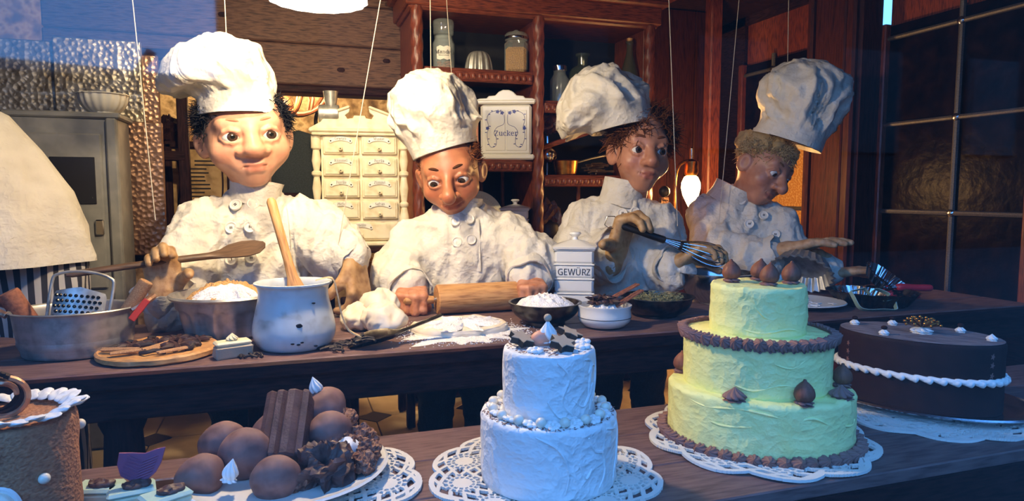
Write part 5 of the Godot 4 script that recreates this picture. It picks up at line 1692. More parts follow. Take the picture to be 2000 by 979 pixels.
	# scoop with pods
	var sc := thing("metal_scoop", "small grey metal scoop with flat handle lying among dark pods", "scoop", Vector3(0.095, T0 + 0.002, -1.262))
	var rows := []
	for e in [[0.0, 0.008, 0.0], [0.02, 0.03, 0.004], [0.05, 0.036, 0.009], [0.08, 0.03, 0.014], [0.095, 0.012, 0.019], [0.11, 0.007, 0.024], [0.17, 0.0075, 0.042], [0.185, 0.006, 0.047]]:
		rows.append(PackedVector3Array([Vector3(e[0], e[2] + e[1] * 0.35, -e[1]), Vector3(e[0], e[2], -e[1] * 0.5), Vector3(e[0], e[2], e[1] * 0.5), Vector3(e[0], e[2] + e[1] * 0.35, e[1]), Vector3(e[0], e[2] + e[1] * 0.35 - 0.0022, e[1]), Vector3(e[0], e[2] - 0.0022, e[1] * 0.5), Vector3(e[0], e[2] - 0.0022, -e[1] * 0.5), Vector3(e[0], e[2] + e[1] * 0.35 - 0.0022, -e[1])]))
	obj("scoop", G.new().grid(rows), M.dark_tin, sc)
	sc.rotation_degrees = Vector3(0, 8, 0)
	for k in 26:
		var x := rng.randf_range(-0.03, 0.06)
		var pd := thing("vanilla_pod", "short black vanilla pod scrap scattered between pot and scoop", "spice", Vector3(0.075 + x, T0 + 0.004 + maxf(0.0, x) * 0.25, -1.27 + rng.randf_range(-0.03, 0.035)), rng.randf() * 6.0, "vanilla scraps by the scoop")
		obj("pod", G.new().tube(spline([Vector3(-0.014, 0, 0), Vector3(-0.004, 0.003, 0.003), Vector3(0.006, 0.002, -0.003), Vector3(0.014, 0.001, 0.002)], 8), 0.0023, 5), M.dark_bits, pd)
	for k in 9:
		var pd := thing("vanilla_pod", "black vanilla scrap lying beside the cream topped cake slice", "spice", Vector3(-0.075 + rng.randf_range(-0.02, 0.025), T0 + 0.003, -1.25 + rng.randf_range(-0.012, 0.015)), rng.randf() * 6.0, "vanilla scraps by the slice")
		obj("pod", G.new().tube([Vector3(-0.012, 0, 0), Vector3(0, 0.003, 0.002), Vector3(0.012, 0, 0)], 0.0022, 5), M.dark_bits, pd)

	# rolling pin
	var rp := thing("rolling_pin", "pale wooden rolling pin dusted with flour held in two fists", "rolling pin", Vector3(0.424, T0, -1.56))
	obj("barrel", G.new().lathe([Vector2(0.001, -0.101), Vector2(0.033, -0.101), Vector2(0.0355, -0.098), Vector2(0.0355, 0.098), Vector2(0.033, 0.101), Vector2(0.001, 0.101)], 40, at(Vector3(0, 0.0355, 0), Vector3(0, 0, 90))), M.pale_wood_x, rp)
	for s in [-1.0, 1.0]:
		var hd := obj("handle", G.new().lathe([Vector2(0.001, 0.108), Vector2(0.009, 0.108), Vector2(0.0105, 0.12), Vector2(0.013, 0.15), Vector2(0.011, 0.175), Vector2(0.004, 0.18)], 20, at(Vector3(0, 0.0355, 0), Vector3(0, 0, -90 * s))), M.pale_wood_x, rp)
		obj("axle", G.new().lathe([Vector2(0.006, 0.1), Vector2(0.006, 0.11), Vector2(0.001, 0.111)], 14, at(Vector3(0, 0.0355, 0), Vector3(0, 0, -90 * s))), M.steel, hd)
	# rolled dough under flour
	var rd := thing("rolled_dough", "flat rolled out dough sheet dusted with flour before the rolling pin", "dough", Vector3(0.335, T0, -1.372), deg_to_rad(4))
	obj("sheet", displace(G.new().lathe(spline([Vector2(0.001, 0.0), Vector2(0.09, 0.0), Vector2(0.099, 0.004), Vector2(0.096, 0.012), Vector2(0.085, 0.0135), Vector2(0.001, 0.0135)], 30), 64, at(Vector3.ZERO, Vector3.ZERO, Vector3(1.05, 1, 0.88))), noise(14.0, 6), 0.008), M.dough, rd, Vector3.ZERO, 60.0)
	var fd := obj("flour_dusting", heap(0.082, 0.066, 0.008, 12, 70.0, 0.008, 0.5), M.flour, rd, Vector3(0.004, 0.0125, 0.0), 60.0)
	var fs := thing("spilled_flour", "white flour spilled on the dark table round the rolled dough", "flour", Vector3(0.33, T0 + 0.0002, -1.34))
	var fg := heap(0.122, 0.1, 0.0024, 21, 60.0, 0.0022, 0.28, 96, 10)
	for k in 900:
		var a := rng.randf() * TAU
		var r := 0.09 + absf(rng.randfn()) * 0.03
		var q := rng.randf_range(0.0006, 0.002)
		var fp := Vector3(cos(a) * r * 1.1, 0.0005, sin(a) * r * 0.9)
		if fp.z < 0.118:
			fg.ball(fp, Vector3(q, q * 0.7, q), 5, 4)
	obj("flour", fg, M.flour, fs, Vector3.ZERO, 60.0)
	fs.set_meta("kind", "stuff")
	# bowl of flour
	var fb := thing("flour_bowl", "footed bronze coloured bowl heaped with white flour", "bowl", Vector3(0.527, T0, -1.37))
	obj("bowl", G.new().lathe(bowl(0.045, 0.077, 0.048, 0.003, 0.004, 0.008), 48), M.dark_tin, fb)
	var ff := thing("flour_heap", "white flour heaped in the footed bronze bowl", "flour", Vector3(0.527, T0 + 0.038, -1.37))
	obj("flour", heap(0.07, 0.07, 0.026, 33, 60.0, 0.012), M.flour, ff, Vector3.ZERO, 60.0)
	# stacked white spice jar
	stack_jar(Vector3(0.692, T0, -1.585), -26.0, "GEWÜRZ", "white stacked china spice jar lettered GEWÜRZ on the work table")
	# white bowl with spices
	var wbw := thing("white_bowl", "white china bowl with dark line holding sugar and star anise", "bowl", Vector3(0.638, T0, -1.30))
	obj("bowl", G.new().lathe([Vector2(0.001, 0.003), Vector2(0.03, 0.0), Vector2(0.045, 0.004), Vector2(0.055, 0.014), Vector2(0.0575, 0.022), Vector2(0.057, 0.03), Vector2(0.056, 0.04), Vector2(0.0585, 0.046), Vector2(0.0585, 0.049), Vector2(0.055, 0.049), Vector2(0.052, 0.04), Vector2(0.05, 0.02), Vector2(0.001, 0.014)], 48), M.porcelain, wbw)
	obj("dark_line", G.new().lathe([Vector2(0.0565, 0.022), Vector2(0.0585, 0.0232), Vector2(0.0565, 0.0245)], 48, Transform3D.IDENTITY, true), M.black_ink, wbw)
	var su := thing("sugar_heap", "white sugar filling the white china bowl", "sugar", Vector3(0.638, T0 + 0.03, -1.30))
	obj("sugar", heap(0.05, 0.05, 0.022, 41, 60.0, 0.01), M.flour, su, Vector3.ZERO, 60.0)
	for e in [[-0.02, 0.062, 0.0, 1.0], [0.012, 0.064, -0.018, 1.15], [0.006, 0.066, 0.016, 1.2], [-0.012, 0.064, -0.024, 1.1], [0.028, 0.06, 0.002, 1.0], [-0.005, 0.072, -0.002, 1.15]]:
		var sa := thing("star_anise", "dark star anise piled in the white china bowl", "star anise", Vector3(0.638 + e[0], T0 + e[1] - 0.012, -1.30 + e[2]), rng.randf() * 3.0, "star anise in the bowl")
		sa.rotation.x = rng.randf_range(-0.5, 0.5)
		var pp := obj("pod", sa_mesh, M.anise, sa)
		pp.scale = Vector3.ONE * e[3]
	var qm := quill(0.085, 0.008).done()
	for k in 2:
		var cq := thing("cinnamon_stick", "brown cinnamon stick leaning out of the white china bowl", "cinnamon stick", Vector3(0.685 + k * 0.004, T0 + 0.072 - k * 0.012, -1.305 + k * 0.016), 0.0, "cinnamon sticks in the bowl")
		cq.rotation_degrees = Vector3(-20, 100 + 6 * k, 0)
		obj("quill", qm, M.cinnamon, cq)
	# dark bowl with herbs
	var hb := thing("dark_bowl", "shallow dark metal bowl filled with pale dried herbs", "bowl", Vector3(0.815, T0, -1.385))
	obj("bowl", G.new().lathe(bowl(0.05, 0.083, 0.045, 0.003, 0.005, 0.004), 48), M.dark_tin, hb)
	var hh := thing("dried_herbs", "pale green dried herbs filling the shallow dark bowl", "herbs", Vector3(0.815, T0 + 0.03, -1.385))
	var hg := heap(0.074, 0.074, 0.014, 51, 70.0, 0.014)
	for k in 260:
		var a := rng.randf() * TAU
		var r := sqrt(rng.randf()) * 0.062
		hg.box(Vector3(rng.randf_range(0.004, 0.012), 0.0008, 0.003), Vector3.ZERO, 0.0, at(Vector3(cos(a) * r, 0.014 + rng.randf() * 0.005, sin(a) * r), Vector3(rng.randf_range(-40, 40), rng.randf() * 360, rng.randf_range(-30, 30))))
	obj("herbs", hg, M.herbs, hh)
	hh.set_meta("kind", "stuff")
	# steel bowl
	var sb := thing("steel_bowl", "shiny deep steel mixing bowl under the wire whisk", "bowl", Vector3(1.06, T0, -1.50))
	obj("bowl", G.new().lathe(bowl(0.05, 0.096, 0.08, 0.0025, 0.006, 0.003), 56), M.steel, sb)
	# plate with flakes
	var pl := thing("white_plate", "white china plate with pale flakes under the tart tins", "plate", Vector3(1.235, T0, -1.385))
	obj("plate", G.new().lathe([Vector2(0.001, 0.002), Vector2(0.06, 0.0), Vector2(0.07, 0.003), Vector2(0.104, 0.012), Vector2(0.107, 0.0135), Vector2(0.105, 0.0155), Vector2(0.07, 0.0065), Vector2(0.001, 0.0055)], 56), M.white_ware, pl)
	for k in 14:
		var fk := thing("pale_flake", "thin pale flake lying on the white plate", "flake", Vector3(1.235 + rng.randf_range(-0.06, 0.07), T0 + 0.0075 + 0.001 * (k % 3), -1.385 + rng.randf_range(-0.05, 0.06)), rng.randf() * 6.0, "flakes on the plate")
		obj("flake", G.new().prism(star_poly(4, rng.randf_range(0.01, 0.017), rng.randf_range(0.006, 0.009)), 0.0016, flat()), M.cream, fk)
	# tart tins
	var tin := G.new().lathe([Vector2(0.001, 0.0), Vector2(0.05, 0.0), Vector2(0.054, 0.002), Vector2(0.068, 0.026), Vector2(0.072, 0.027), Vector2(0.067, 0.028), Vector2(0.0525, 0.004), Vector2(0.001, 0.002)], 144, Transform3D.IDENTITY, false, 24, [0.0, 0.0, 0.03, 0.05, 0.05, 0.05, 0.03, 0.0])
	var tm := tin.done()
	var held := thing("tart_tin", "fluted dark tart tin held tilted between the blond marionette's hands", "tart tin", Vector3(1.385, 0.49, -1.545), 0.0, "fluted tart tins")
	obj("tin", tm, M.aluminium, held)
	held.rotation_degrees = Vector3(140, -30, 18)
	held.scale = Vector3(1.2, 1.5, 1.2)
	var t2 := thing("tart_tin", "wide fluted dark tart tin lying flat under the cookie cutter", "tart tin", Vector3(1.425, T0, -1.345), 0.0, "fluted tart tins")
	obj("tin", tm, M.dark_tin, t2)
	t2.scale = Vector3(1.5, 1.35, 1.5)
	var t3 := thing("tart_tin", "shiny fluted tart tin standing tilted behind the cookie cutter", "tart tin", Vector3(1.52, T0 + 0.036, -1.40), 0.0, "fluted tart tins")
	obj("tin", tm, M.steel, t3)
	t3.rotation_degrees = Vector3(38, 20, -6)
	var t4 := thing("tart_tin", "small dark tart tin turned over inside the wide tin", "tart tin", Vector3(1.40, T0 + 0.012, -1.355), 0.0, "fluted tart tins")
	obj("tin", tm, M.steel, t4)
	t4.rotation_degrees = Vector3(8, 30, 6)
	t4.scale = Vector3.ONE * 0.8
	# cookie cutter ribbon
	var cc := thing("cookie_cutter", "pale green leaping deer cookie cutter leaning on a dark tart tin", "cookie cutter", Vector3(1.35, T0, -1.262))
	var cut := []
	for e in [[-0.052, 0.05], [-0.046, 0.03], [-0.038, 0.008], [-0.02, 0.001], [0.02, 0.002], [0.05, 0.001], [0.053, 0.012], [0.05, 0.026], [0.024, 0.022], [0.026, 0.03], [0.043, 0.04], [0.03, 0.05], [0.01, 0.056], [-0.004, 0.043], [-0.016, 0.057], [-0.03, 0.055]]:
		cut.append(Vector3(e[0], e[1] + 0.002, 0))
	cut.append(cut[0])
	var crow := []
	for p in spline(cut, 64).slice(0, 64):
		crow.append(PackedVector3Array([p + Vector3(0, 0, 0.007), p * Vector3(0.965, 0.965, 1) + Vector3(0, 0.001, 0.007), p * Vector3(0.965, 0.965, 1) + Vector3(0, 0.001, -0.007), p + Vector3(0, 0, -0.007)]))
	obj("ribbon", G.new().grid(crow, true, false, false, Transform3D.IDENTITY, true), M.green_plastic, cc)
	cc.rotation_degrees = Vector3(-28, -18, 0)
	for k in 2:
		var rh := thing("pastry_cutter", "pastry cutter with red plastic grip lying behind the tart tins", "pastry cutter", Vector3(1.555 - 0.03 * k, T0 + 0.02 + 0.02 * (1 - k), -1.335 - 0.012 * k), 0.0, "pastry cutters")
		obj("grip", G.new().lathe(spline([Vector2(0.002, -0.048), Vector2(0.009, -0.044), Vector2(0.0085, 0.0), Vector2(0.01, 0.042), Vector2(0.002, 0.05)], 16), 16, at(Vector3.ZERO, Vector3(0, -14, 88))), M.red_plastic, rh)
		obj("shank", G.new().tube([Vector3(-0.045, 0.002, -0.01), Vector3(-0.085, 0.0, -0.02)], 0.003, 8), M.steel, rh)
	# dark spoon and whisk in the hands
	var ds := thing("dark_spoon", "long dark wooden spoon held level in a raised marionette hand", "spoon", Vector3(-0.23, 0.548, -1.565), deg_to_rad(17.5))
	var dr := []
	for e in [[-0.20, 0.004, 0.003, -0.012], [-0.19, 0.008, 0.006, -0.011], [-0.1, 0.008, 0.0065, -0.005], [0.0, 0.0085, 0.007, 0.0], [0.06, 0.009, 0.007, 0.002], [0.085, 0.016, 0.008, 0.006], [0.105, 0.026, 0.010, 0.011], [0.135, 0.031, 0.011, 0.014], [0.16, 0.026, 0.010, 0.017], [0.175, 0.012, 0.006, 0.02], [0.178, 0.002, 0.002, 0.021]]:
		var row := PackedVector3Array()
		for j in 22:
			var th := TAU * j / 22.0
			var dip := 0.0
			if e[0] > 0.07:
				dip = 0.012 * maxf(0.0, sin(th)) * smoothstep(0.008, 0.024, e[1])
			row.append(Vector3(e[0], e[3] + e[2] * sin(th) - dip, e[1] * cos(th)))
		dr.append(row)
	obj("spoon", G.new().grid(dr, true, true, true, at(Vector3.ZERO, Vector3(28, 0, 3))), M.spoon_wood_x, ds)
	var wh := thing("wire_whisk", "steel wire balloon whisk with dark grip held over a steel bowl", "whisk", Vector3(0.86, 0.593, -1.60))
	var wd := Vector3(0.241, -0.085, 0.087)
	var wl := wd.length()
	var wt := along(Vector3.ZERO, wd)
	obj("grip", G.new().lathe([Vector2(0.004, -0.03), Vector2(0.0095, -0.026), Vector2(0.0085, 0.02), Vector2(0.0095, 0.05), Vector2(0.010, 0.094), Vector2(0.006, 0.098), Vector2(0.001, 0.098)], 18, wt), M.iron, wh)
	obj("hanging_ring", G.new().tube([Vector3(-0.018, -0.052, 0), Vector3(-0.006, -0.036, 0), Vector3(0.006, -0.036, 0), Vector3(0.018, -0.052, 0), Vector3(0.012, -0.07, 0), Vector3(-0.012, -0.07, 0)], 0.0014, 6, wt, true), M.steel, wh)
	obj("binding", G.new().lathe([Vector2(0.012, 0.135), Vector2(0.014, 0.14), Vector2(0.014, 0.15), Vector2(0.012, 0.153)], 18, wt), M.iron, wh)
	for k in 6:
		var a := PI * k / 6.0
		var d := Vector3(cos(a), 0, sin(a))
		obj("wire", G.new().tube(spline([Vector3(0, 0.094, 0) + d * 0.006, Vector3(0, 0.14, 0) + d * 0.012, Vector3(0, 0.19, 0) + d * 0.027, Vector3(0, 0.225, 0) + d * 0.031, Vector3(0, 0.252, 0) + d * 0.024, Vector3(0, wl, 0), Vector3(0, 0.252, 0) - d * 0.024, Vector3(0, 0.225, 0) - d * 0.031, Vector3(0, 0.19, 0) - d * 0.027, Vector3(0, 0.14, 0) - d * 0.012, Vector3(0, 0.094, 0) - d * 0.006], 44), 0.0012, 5, wt), M.steel, wh)

func stack_jar(p: Vector3, turn: float, word: String, label: String) -> Node3D:
	var j := thing("stacked_jar", label, "jar", p, deg_to_rad(turn))
	for k in 4:
		obj("tier", G.new().box(Vector3(0.098, 0.034, 0.086), Vector3(0, 0.017 + k * 0.037, 0), 0.005).box(Vector3(0.103, 0.005, 0.091), Vector3(0, 0.0345 + k * 0.037, 0), 0.002), M.porcelain, j)
	var rows := []
	for e in [[0.056, 0.049, 0.148], [0.057, 0.05, 0.153], [0.05, 0.044, 0.157], [0.02, 0.017, 0.167], [0.008, 0.008, 0.17], [0.007, 0.007, 0.176], [0.016, 0.014, 0.184], [0.013, 0.012, 0.189], [0.002, 0.002, 0.19]]:
		var row := PackedVector3Array()
		for q in 32:
			var th := TAU * q / 32.0
			var sq := 1.0 / maxf(absf(cos(th)), absf(sin(th))) if e[2] < 0.168 else 1.0
			row.append(Vector3(cos(th) * minf(sq, 1.33) * e[0], e[2], sin(th) * minf(sq, 1.33) * e[1]))
		rows.append(row)
	obj("lid", G.new().grid(rows), M.porcelain, j)
	text("lettering", word, 0.016, M.black_ink, j, Vector3(0.0, 0.0895, 0.0436), Vector3.ZERO, "Droid Sans", false, 1.0)
	return j

# ---------------------------------------------------------------- on the cupboard and round the room
func make_shelf_things():
	var y1 := 1.092
	# jar of almonds
	var j := thing("almond_jar", "glass storage jar of almonds with handwritten white label", "jar", Vector3(0.492, y1, -2.22))
	obj("glass", G.new().lathe([Vector2(0.033, 0.0), Vector2(0.037, 0.003), Vector2(0.037, 0.085), Vector2(0.03, 0.1), Vector2(0.03, 0.108), Vector2(0.0275, 0.108), Vector2(0.0275, 0.1), Vector2(0.0345, 0.084), Vector2(0.0345, 0.004), Vector2(0.001, 0.004)], 32), M.jar_glass, j)
	obj("stopper", G.new().lathe(spline([Vector2(0.026, 0.1), Vector2(0.026, 0.111), Vector2(0.033, 0.116), Vector2(0.034, 0.135), Vector2(0.035, 0.15), Vector2(0.03, 0.162), Vector2(0.002, 0.166)], 20), 32), M.jar_glass, j)
	var lb := []
	for k in 9:
		var a := -0.62 + k * 0.155
		var d := Vector3(sin(a), 0, cos(a))
		var yy := 0.002 * cos(k * PI / 2.0)
		lb.append(PackedVector3Array([d * 0.0372 + Vector3(0, 0.03 + yy, 0), d * 0.0385 + Vector3(0, 0.03 + yy, 0), d * 0.0385 + Vector3(0, 0.072 - yy, 0), d * 0.0372 + Vector3(0, 0.072 - yy, 0)]))
	var pl := obj("label", G.new().grid(lb), M.paper, j)
	pl.rotation.y = deg_to_rad(-12)
	text("lettering", "Mandel", 0.012, M.black_ink, pl, Vector3(0, 0.053, 0.0388), Vector3.ZERO, "Droid Serif", true)
	obj("underline", G.new().box(Vector3(0.034, 0.0012, 0.0008), Vector3(0, 0.043, 0.0385)), M.black_ink, pl)
	var rng := RandomNumberGenerator.new()
	rng.seed = 5
	var am := G.new().ball(Vector3.ZERO, Vector3(0.0055, 0.004, 0.008), 8, 6).done()
	for k in 34:
		var a := rng.randf() * TAU
		var r := 0.026 * sqrt(rng.randf())
		var al := thing("almond", "brown almond inside the labelled storage jar", "almond", Vector3(0.492 + cos(a) * r, y1 + 0.009 + (k / 12) * 0.008, -2.22 + sin(a) * r), a, "almonds in the jar")
		obj("kernel", am, M.almond, al)
	# fluted cake mould
	var gm := thing("cake_mould", "upturned fluted silver cake mould on the upper cupboard shelf", "mould", Vector3(0.612, y1, -2.22))
	obj("mould", G.new().lathe(spline([Vector2(0.046, 0.0), Vector2(0.045, 0.012), Vector2(0.041, 0.035), Vector2(0.034, 0.055), Vector2(0.022, 0.067), Vector2(0.004, 0.068)], 16), 96, Transform3D.IDENTITY, false, 12, 0.07), M.aluminium, gm)
	# jar of grain
	var gj := thing("grain_jar", "square glass jar of golden grain with round glass lid", "jar", Vector3(0.745, y1, -2.22), deg_to_rad(-20))
	obj("glass", G.new().box(Vector3(0.078, 0.11, 0.078), Vector3(0, 0.055, 0), 0.012), M.jar_glass, gj)
	obj("grain", G.new().box(Vector3(0.07, 0.084, 0.07), Vector3(0, 0.046, 0), 0.009), M.grainseed, gj)
	obj("lid", G.new().lathe([Vector2(0.03, 0.108), Vector2(0.038, 0.112), Vector2(0.039, 0.132), Vector2(0.034, 0.138), Vector2(0.012, 0.142), Vector2(0.008, 0.148), Vector2(0.001, 0.149)], 32), M.jar_glass, gj)
	obj("lid_band", G.new().lathe([Vector2(0.039, 0.116), Vector2(0.0405, 0.118), Vector2(0.0405, 0.123), Vector2(0.039, 0.125)], 32, Transform3D.IDENTITY, true), M.steel, gj)
	# right bay bottles
	var y2 := 1.001
	for e in [[0.905, 0.034, "squat glass jar with steel screw lid beside the apothecary bottle"], [1.103, 0.031, "small glass jar with steel screw lid beside the wine bottle"]]:
		var b := thing("screw_jar", e[2], "jar", Vector3(e[0], y2, -2.22), 0.0, "screw lid jars")
		obj("glass", G.new().lathe([Vector2(e[1] - 0.003, 0), Vector2(e[1], 0.004), Vector2(e[1], 0.08), Vector2(0.022, 0.1), Vector2(0.022, 0.115), Vector2(0.001, 0.115)], 28), M.jar_glass, b)
		obj("lid", G.new().lathe([Vector2(0.025, 0.111), Vector2(0.026, 0.113), Vector2(0.026, 0.128), Vector2(0.024, 0.13), Vector2(0.001, 0.13)], 28), M.steel, b)
	var ap := thing("apothecary_bottle", "round shouldered glass apothecary bottle with wide flat lip", "bottle", Vector3(0.995, y2, -2.225))
	obj("glass", G.new().lathe(spline([Vector2(0.045, 0), Vector2(0.05, 0.01), Vector2(0.05, 0.09), Vector2(0.046, 0.118), Vector2(0.03, 0.132), Vector2(0.018, 0.137)], 18) + [Vector2(0.018, 0.165), Vector2(0.025, 0.168), Vector2(0.026, 0.176), Vector2(0.012, 0.178), Vector2(0.001, 0.178)], 32), M.bottle_glass, ap)
	var wb := thing("wine_bottle", "tall dark glass bottle half filled with cream coloured liquid", "bottle", Vector3(1.172, y2, -2.21))
	obj("glass", G.new().lathe(spline([Vector2(0.03, 0), Vector2(0.033, 0.006), Vector2(0.033, 0.09), Vector2(0.03, 0.12), Vector2(0.018, 0.165), Vector2(0.012, 0.19), Vector2(0.011, 0.22), Vector2(0.014, 0.222), Vector2(0.014, 0.23)], 24) + [Vector2(0.001, 0.231)], 28), M.bottle_glass, wb)
	obj("liquid", G.new().lathe([Vector2(0.027, 0.006), Vector2(0.0295, 0.01), Vector2(0.0295, 0.08), Vector2(0.001, 0.081)], 24), M.pale_icing, wb)
	obj("cork", G.new().lathe([Vector2(0.009, 0.228), Vector2(0.011, 0.24), Vector2(0.001, 0.241)], 16), M.pale_wood_y, wb)
	# sugar jar
	var z := thing("sugar_jar", "white china sugar jar with blue vine painting and curved lid", "jar", Vector3(0.709, 0.8, -2.215), deg_to_rad(-21))
	obj("foot", G.new().box(Vector3(0.192, 0.018, 0.098), Vector3(0, 0.009, 0), 0.005), M.porcelain, z)
	var body := obj("body", G.new().box(Vector3(0.172, 0.17, 0.085), Vector3(0, 0.1, 0), 0.008), M.porcelain, z)
	for s in [-1.0, 1.0]:
		obj("raised_panel", G.new().box(Vector3(0.068, 0.135, 0.004), Vector3(s * 0.036, 0.098, 0.0425), 0.0035), M.porcelain, body)
	var top := PackedVector2Array()
	for e in [[-0.1, 0.186], [0.1, 0.186], [0.1, 0.2], [0.088, 0.204], [0.065, 0.205], [0.058, 0.212], [0.036, 0.214], [0.024, 0.226], [0.01, 0.232], [-0.01, 0.232], [-0.024, 0.226], [-0.036, 0.214], [-0.058, 0.212], [-0.065, 0.205], [-0.088, 0.204], [-0.1, 0.2]]:
		top.append(Vector2(e[0], e[1]))
	obj("lid", G.new().box(Vector3(0.2, 0.014, 0.104), Vector3(0, 0.192, 0), 0.005).prism(top, 0.02, at(Vector3(0, 0, 0.026)), 0.003), M.porcelain, z)
	text("lettering", "Zucker", 0.017, M.blue_ink, body, Vector3(0, 0.088, 0.0450), Vector3.ZERO, "Droid Serif", true, 1.05)
	for s in [-1.0, 1.0]:
		var vine := spline([Vector3(s * 0.006, 0.158, 0), Vector3(s * 0.03, 0.163, 0), Vector3(s * 0.055, 0.155, 0), Vector3(s * 0.064, 0.135, 0), Vector3(s * 0.058, 0.11, 0), Vector3(s * 0.064, 0.085, 0), Vector3(s * 0.06, 0.06, 0), Vector3(s * 0.05, 0.042, 0), Vector3(s * 0.034, 0.048, 0), Vector3(s * 0.032, 0.068, 0), Vector3(s * 0.036, 0.084, 0)], 60)
		var vp := []
		for p in vine:
			vp.append(p + Vector3(0, 0, 0.0447))
		var vg := obj("painted_vine", G.new().tube(vp, 0.0007, 4), M.blue_ink, body)
		for k in range(4, 58, 5):
			var p: Vector3 = vp[k] + Vector3(0.004 * (1 if k % 2 == 0 else -1), 0.002, 0)
			obj("painted_leaf", G.new().ball(p, Vector3(0.0034, 0.002, 0.0004), 8, 4), M.blue_ink, vg)
		for e in [[0.013, 0.156], [0.028, 0.16], [0.062, 0.105]]:
			obj("painted_flower", G.new().prism(star_poly(5, 0.0075, 0.0045), 0.0006, at(Vector3(s * e[0], e[1], 0.0446))), M.blue_ink, vg)
	var zw := obj("painted_cartouche", G.new().tube(spline([Vector3(-0.006, 0.15, 0.0448), Vector3(-0.007, 0.12, 0.0448), Vector3(-0.03, 0.108, 0.0448), Vector3(-0.04, 0.09, 0.0448), Vector3(-0.032, 0.074, 0.0448)], 24), 0.0007, 4).tube(spline([Vector3(0.006, 0.15, 0.0448), Vector3(0.007, 0.12, 0.0448), Vector3(0.03, 0.108, 0.0448), Vector3(0.04, 0.09, 0.0448), Vector3(0.032, 0.074, 0.0448)], 24), 0.0007, 4), M.blue_ink, body)
	var bk := thing("pink_booklet", "pink printed booklet standing behind the white sugar jar", "booklet", Vector3(0.598, 0.8, -2.29), deg_to_rad(-10))
	obj("cover", G.new().box(Vector3(0.06, 0.18, 0.012), Vector3(0, 0.09, 0), 0.002), M.peach_icing, bk)
	# pots in the right bay
	var pt := thing("brass_pot", "small worn brass saucepan on the cupboard's lower right shelf", "saucepan", Vector3(0.925, 0.75, -2.21))
	obj("pot", G.new().lathe([Vector2(0.001, 0), Vector2(0.036, 0), Vector2(0.04, 0.004), Vector2(0.046, 0.05), Vector2(0.049, 0.052), Vector2(0.045, 0.054), Vector2(0.038, 0.008), Vector2(0.001, 0.005)], 36), M.brass, pt)
	obj("handle", G.new().tube([Vector3(0.045, 0.046, 0), Vector3(0.09, 0.06, 0.02), Vector3(0.14, 0.072, 0.04)], [0.004, 0.004, 0.006], 8), M.steel, pt)
	var lp := thing("sauce_ladle", "steel ladle standing beside the small brass saucepan", "ladle", Vector3(0.864, 0.75, -2.23))
	obj("cup", G.new().ball(Vector3(0, 0.07, 0.02), Vector3(0.028, 0.028, 0.02), 18, 12), M.steel, lp)
	obj("handle", G.new().tube([Vector3(0, 0.0, 0), Vector3(0, 0.1, 0.005), Vector3(0, 0.14, 0.0)], 0.005, 8), M.steel, lp)
	var sv := thing("bundle_of_twigs", "small pile of dry twigs behind the brass saucepan", "twigs", Vector3(1.06, 0.75, -2.25))
	var tw := G.new()
	for k in 22:
		tw.tube([Vector3(rng.randf_range(-0.06, 0.0), 0.006 + 0.0018 * k, rng.randf_range(-0.04, 0.04)), Vector3(rng.randf_range(0.0, 0.06), 0.008 + 0.0018 * k, rng.randf_range(-0.04, 0.04))], 0.003, 5)
	obj("twigs", tw, M.spoon_wood_x, sv)
	# low left bay: plate and second stacked jar
	var cp := thing("painted_plate", "yellow plate with red scalloped border leaning in the cupboard", "plate", Vector3(0.62, 0.505, -2.29))
	obj("plate", G.new().lathe([Vector2(0.001, 0.0), Vector2(0.06, 0.0), Vector2(0.095, 0.01), Vector2(0.097, 0.013), Vector2(0.06, 0.005), Vector2(0.001, 0.004)], 48, at(Vector3(0, 0.094, 0), Vector3(78, 0, 0))), M.pale_icing, cp)
	for k in 30:
		var a := TAU * k / 30.0
		obj("painted_loop", G.new().tube([Vector3(-0.005, 0.0, 0), Vector3(-0.003, 0.006, 0), Vector3(0.003, 0.006, 0), Vector3(0.005, 0, 0)], 0.0012, 4, at(Vector3(0, 0.094, 0), Vector3(78 - 90, 0, 0)) * Transform3D(Basis(Vector3(0, 0, 1), a), Vector3(-sin(a), cos(a), 0) * 0.078 + Vector3(0, 0, 0.0085))), M.red_ink, cp)
	var ter := stack_jar(Vector3(0.735, 0.504, -2.2), -22.0, "PFEFFER", "white stacked china jar lettered PFEFFER inside the cupboard")
	ter.scale = Vector3(0.95, 0.86, 0.9)
	# dark clutter low in the right bay
	for e in [[0.87, 0.05, "dark round iron pot low in the cupboard beside the china jar"], [1.0, 0.06, "dark bulbous iron kettle low in the cupboard's right bay"]]:
		var ip := thing("iron_pot", e[2], "pot", Vector3(e[0], 0.504, -2.24))
		obj("pot", G.new().lathe(spline([Vector2(0.02, 0), Vector2(e[1], 0.03), Vector2(e[1] * 0.9, 0.07), Vector2(e[1] * 0.6, 0.085)], 12) + [Vector2(e[1] * 0.65, 0.09), Vector2(0.001, 0.092)], 24), M.iron, ip)
		obj("knob", G.new().ball(Vector3(0, 0.098, 0), Vector3.ONE * 0.008, 10, 6), M.brass, ip)
	# box grater hanging on the post, nutcracker figure
	var bg := thing("long_grater", "long tapering metal grater with round wooden knob beside the bulb", "grater", Vector3(1.235, 0.503, -2.06))
	obj("blade", G.new().grid([PackedVector3Array([Vector3(-0.03, 0.0, 0.012), Vector3(0.03, 0.0, 0.012), Vector3(0.03, 0, -0.012), Vector3(-0.03, 0, -0.012)]), PackedVector3Array([Vector3(-0.014, 0.17, 0.008), Vector3(0.014, 0.17, 0.008), Vector3(0.014, 0.17, -0.008), Vector3(-0.014, 0.17, -0.008)])]), M.hammered_copper, bg)
	obj("knob", G.new().ball(Vector3(0, 0.19, 0), Vector3(0.02, 0.02, 0.02), 18, 12), M.iron, bg)
	var bgt := G.new()
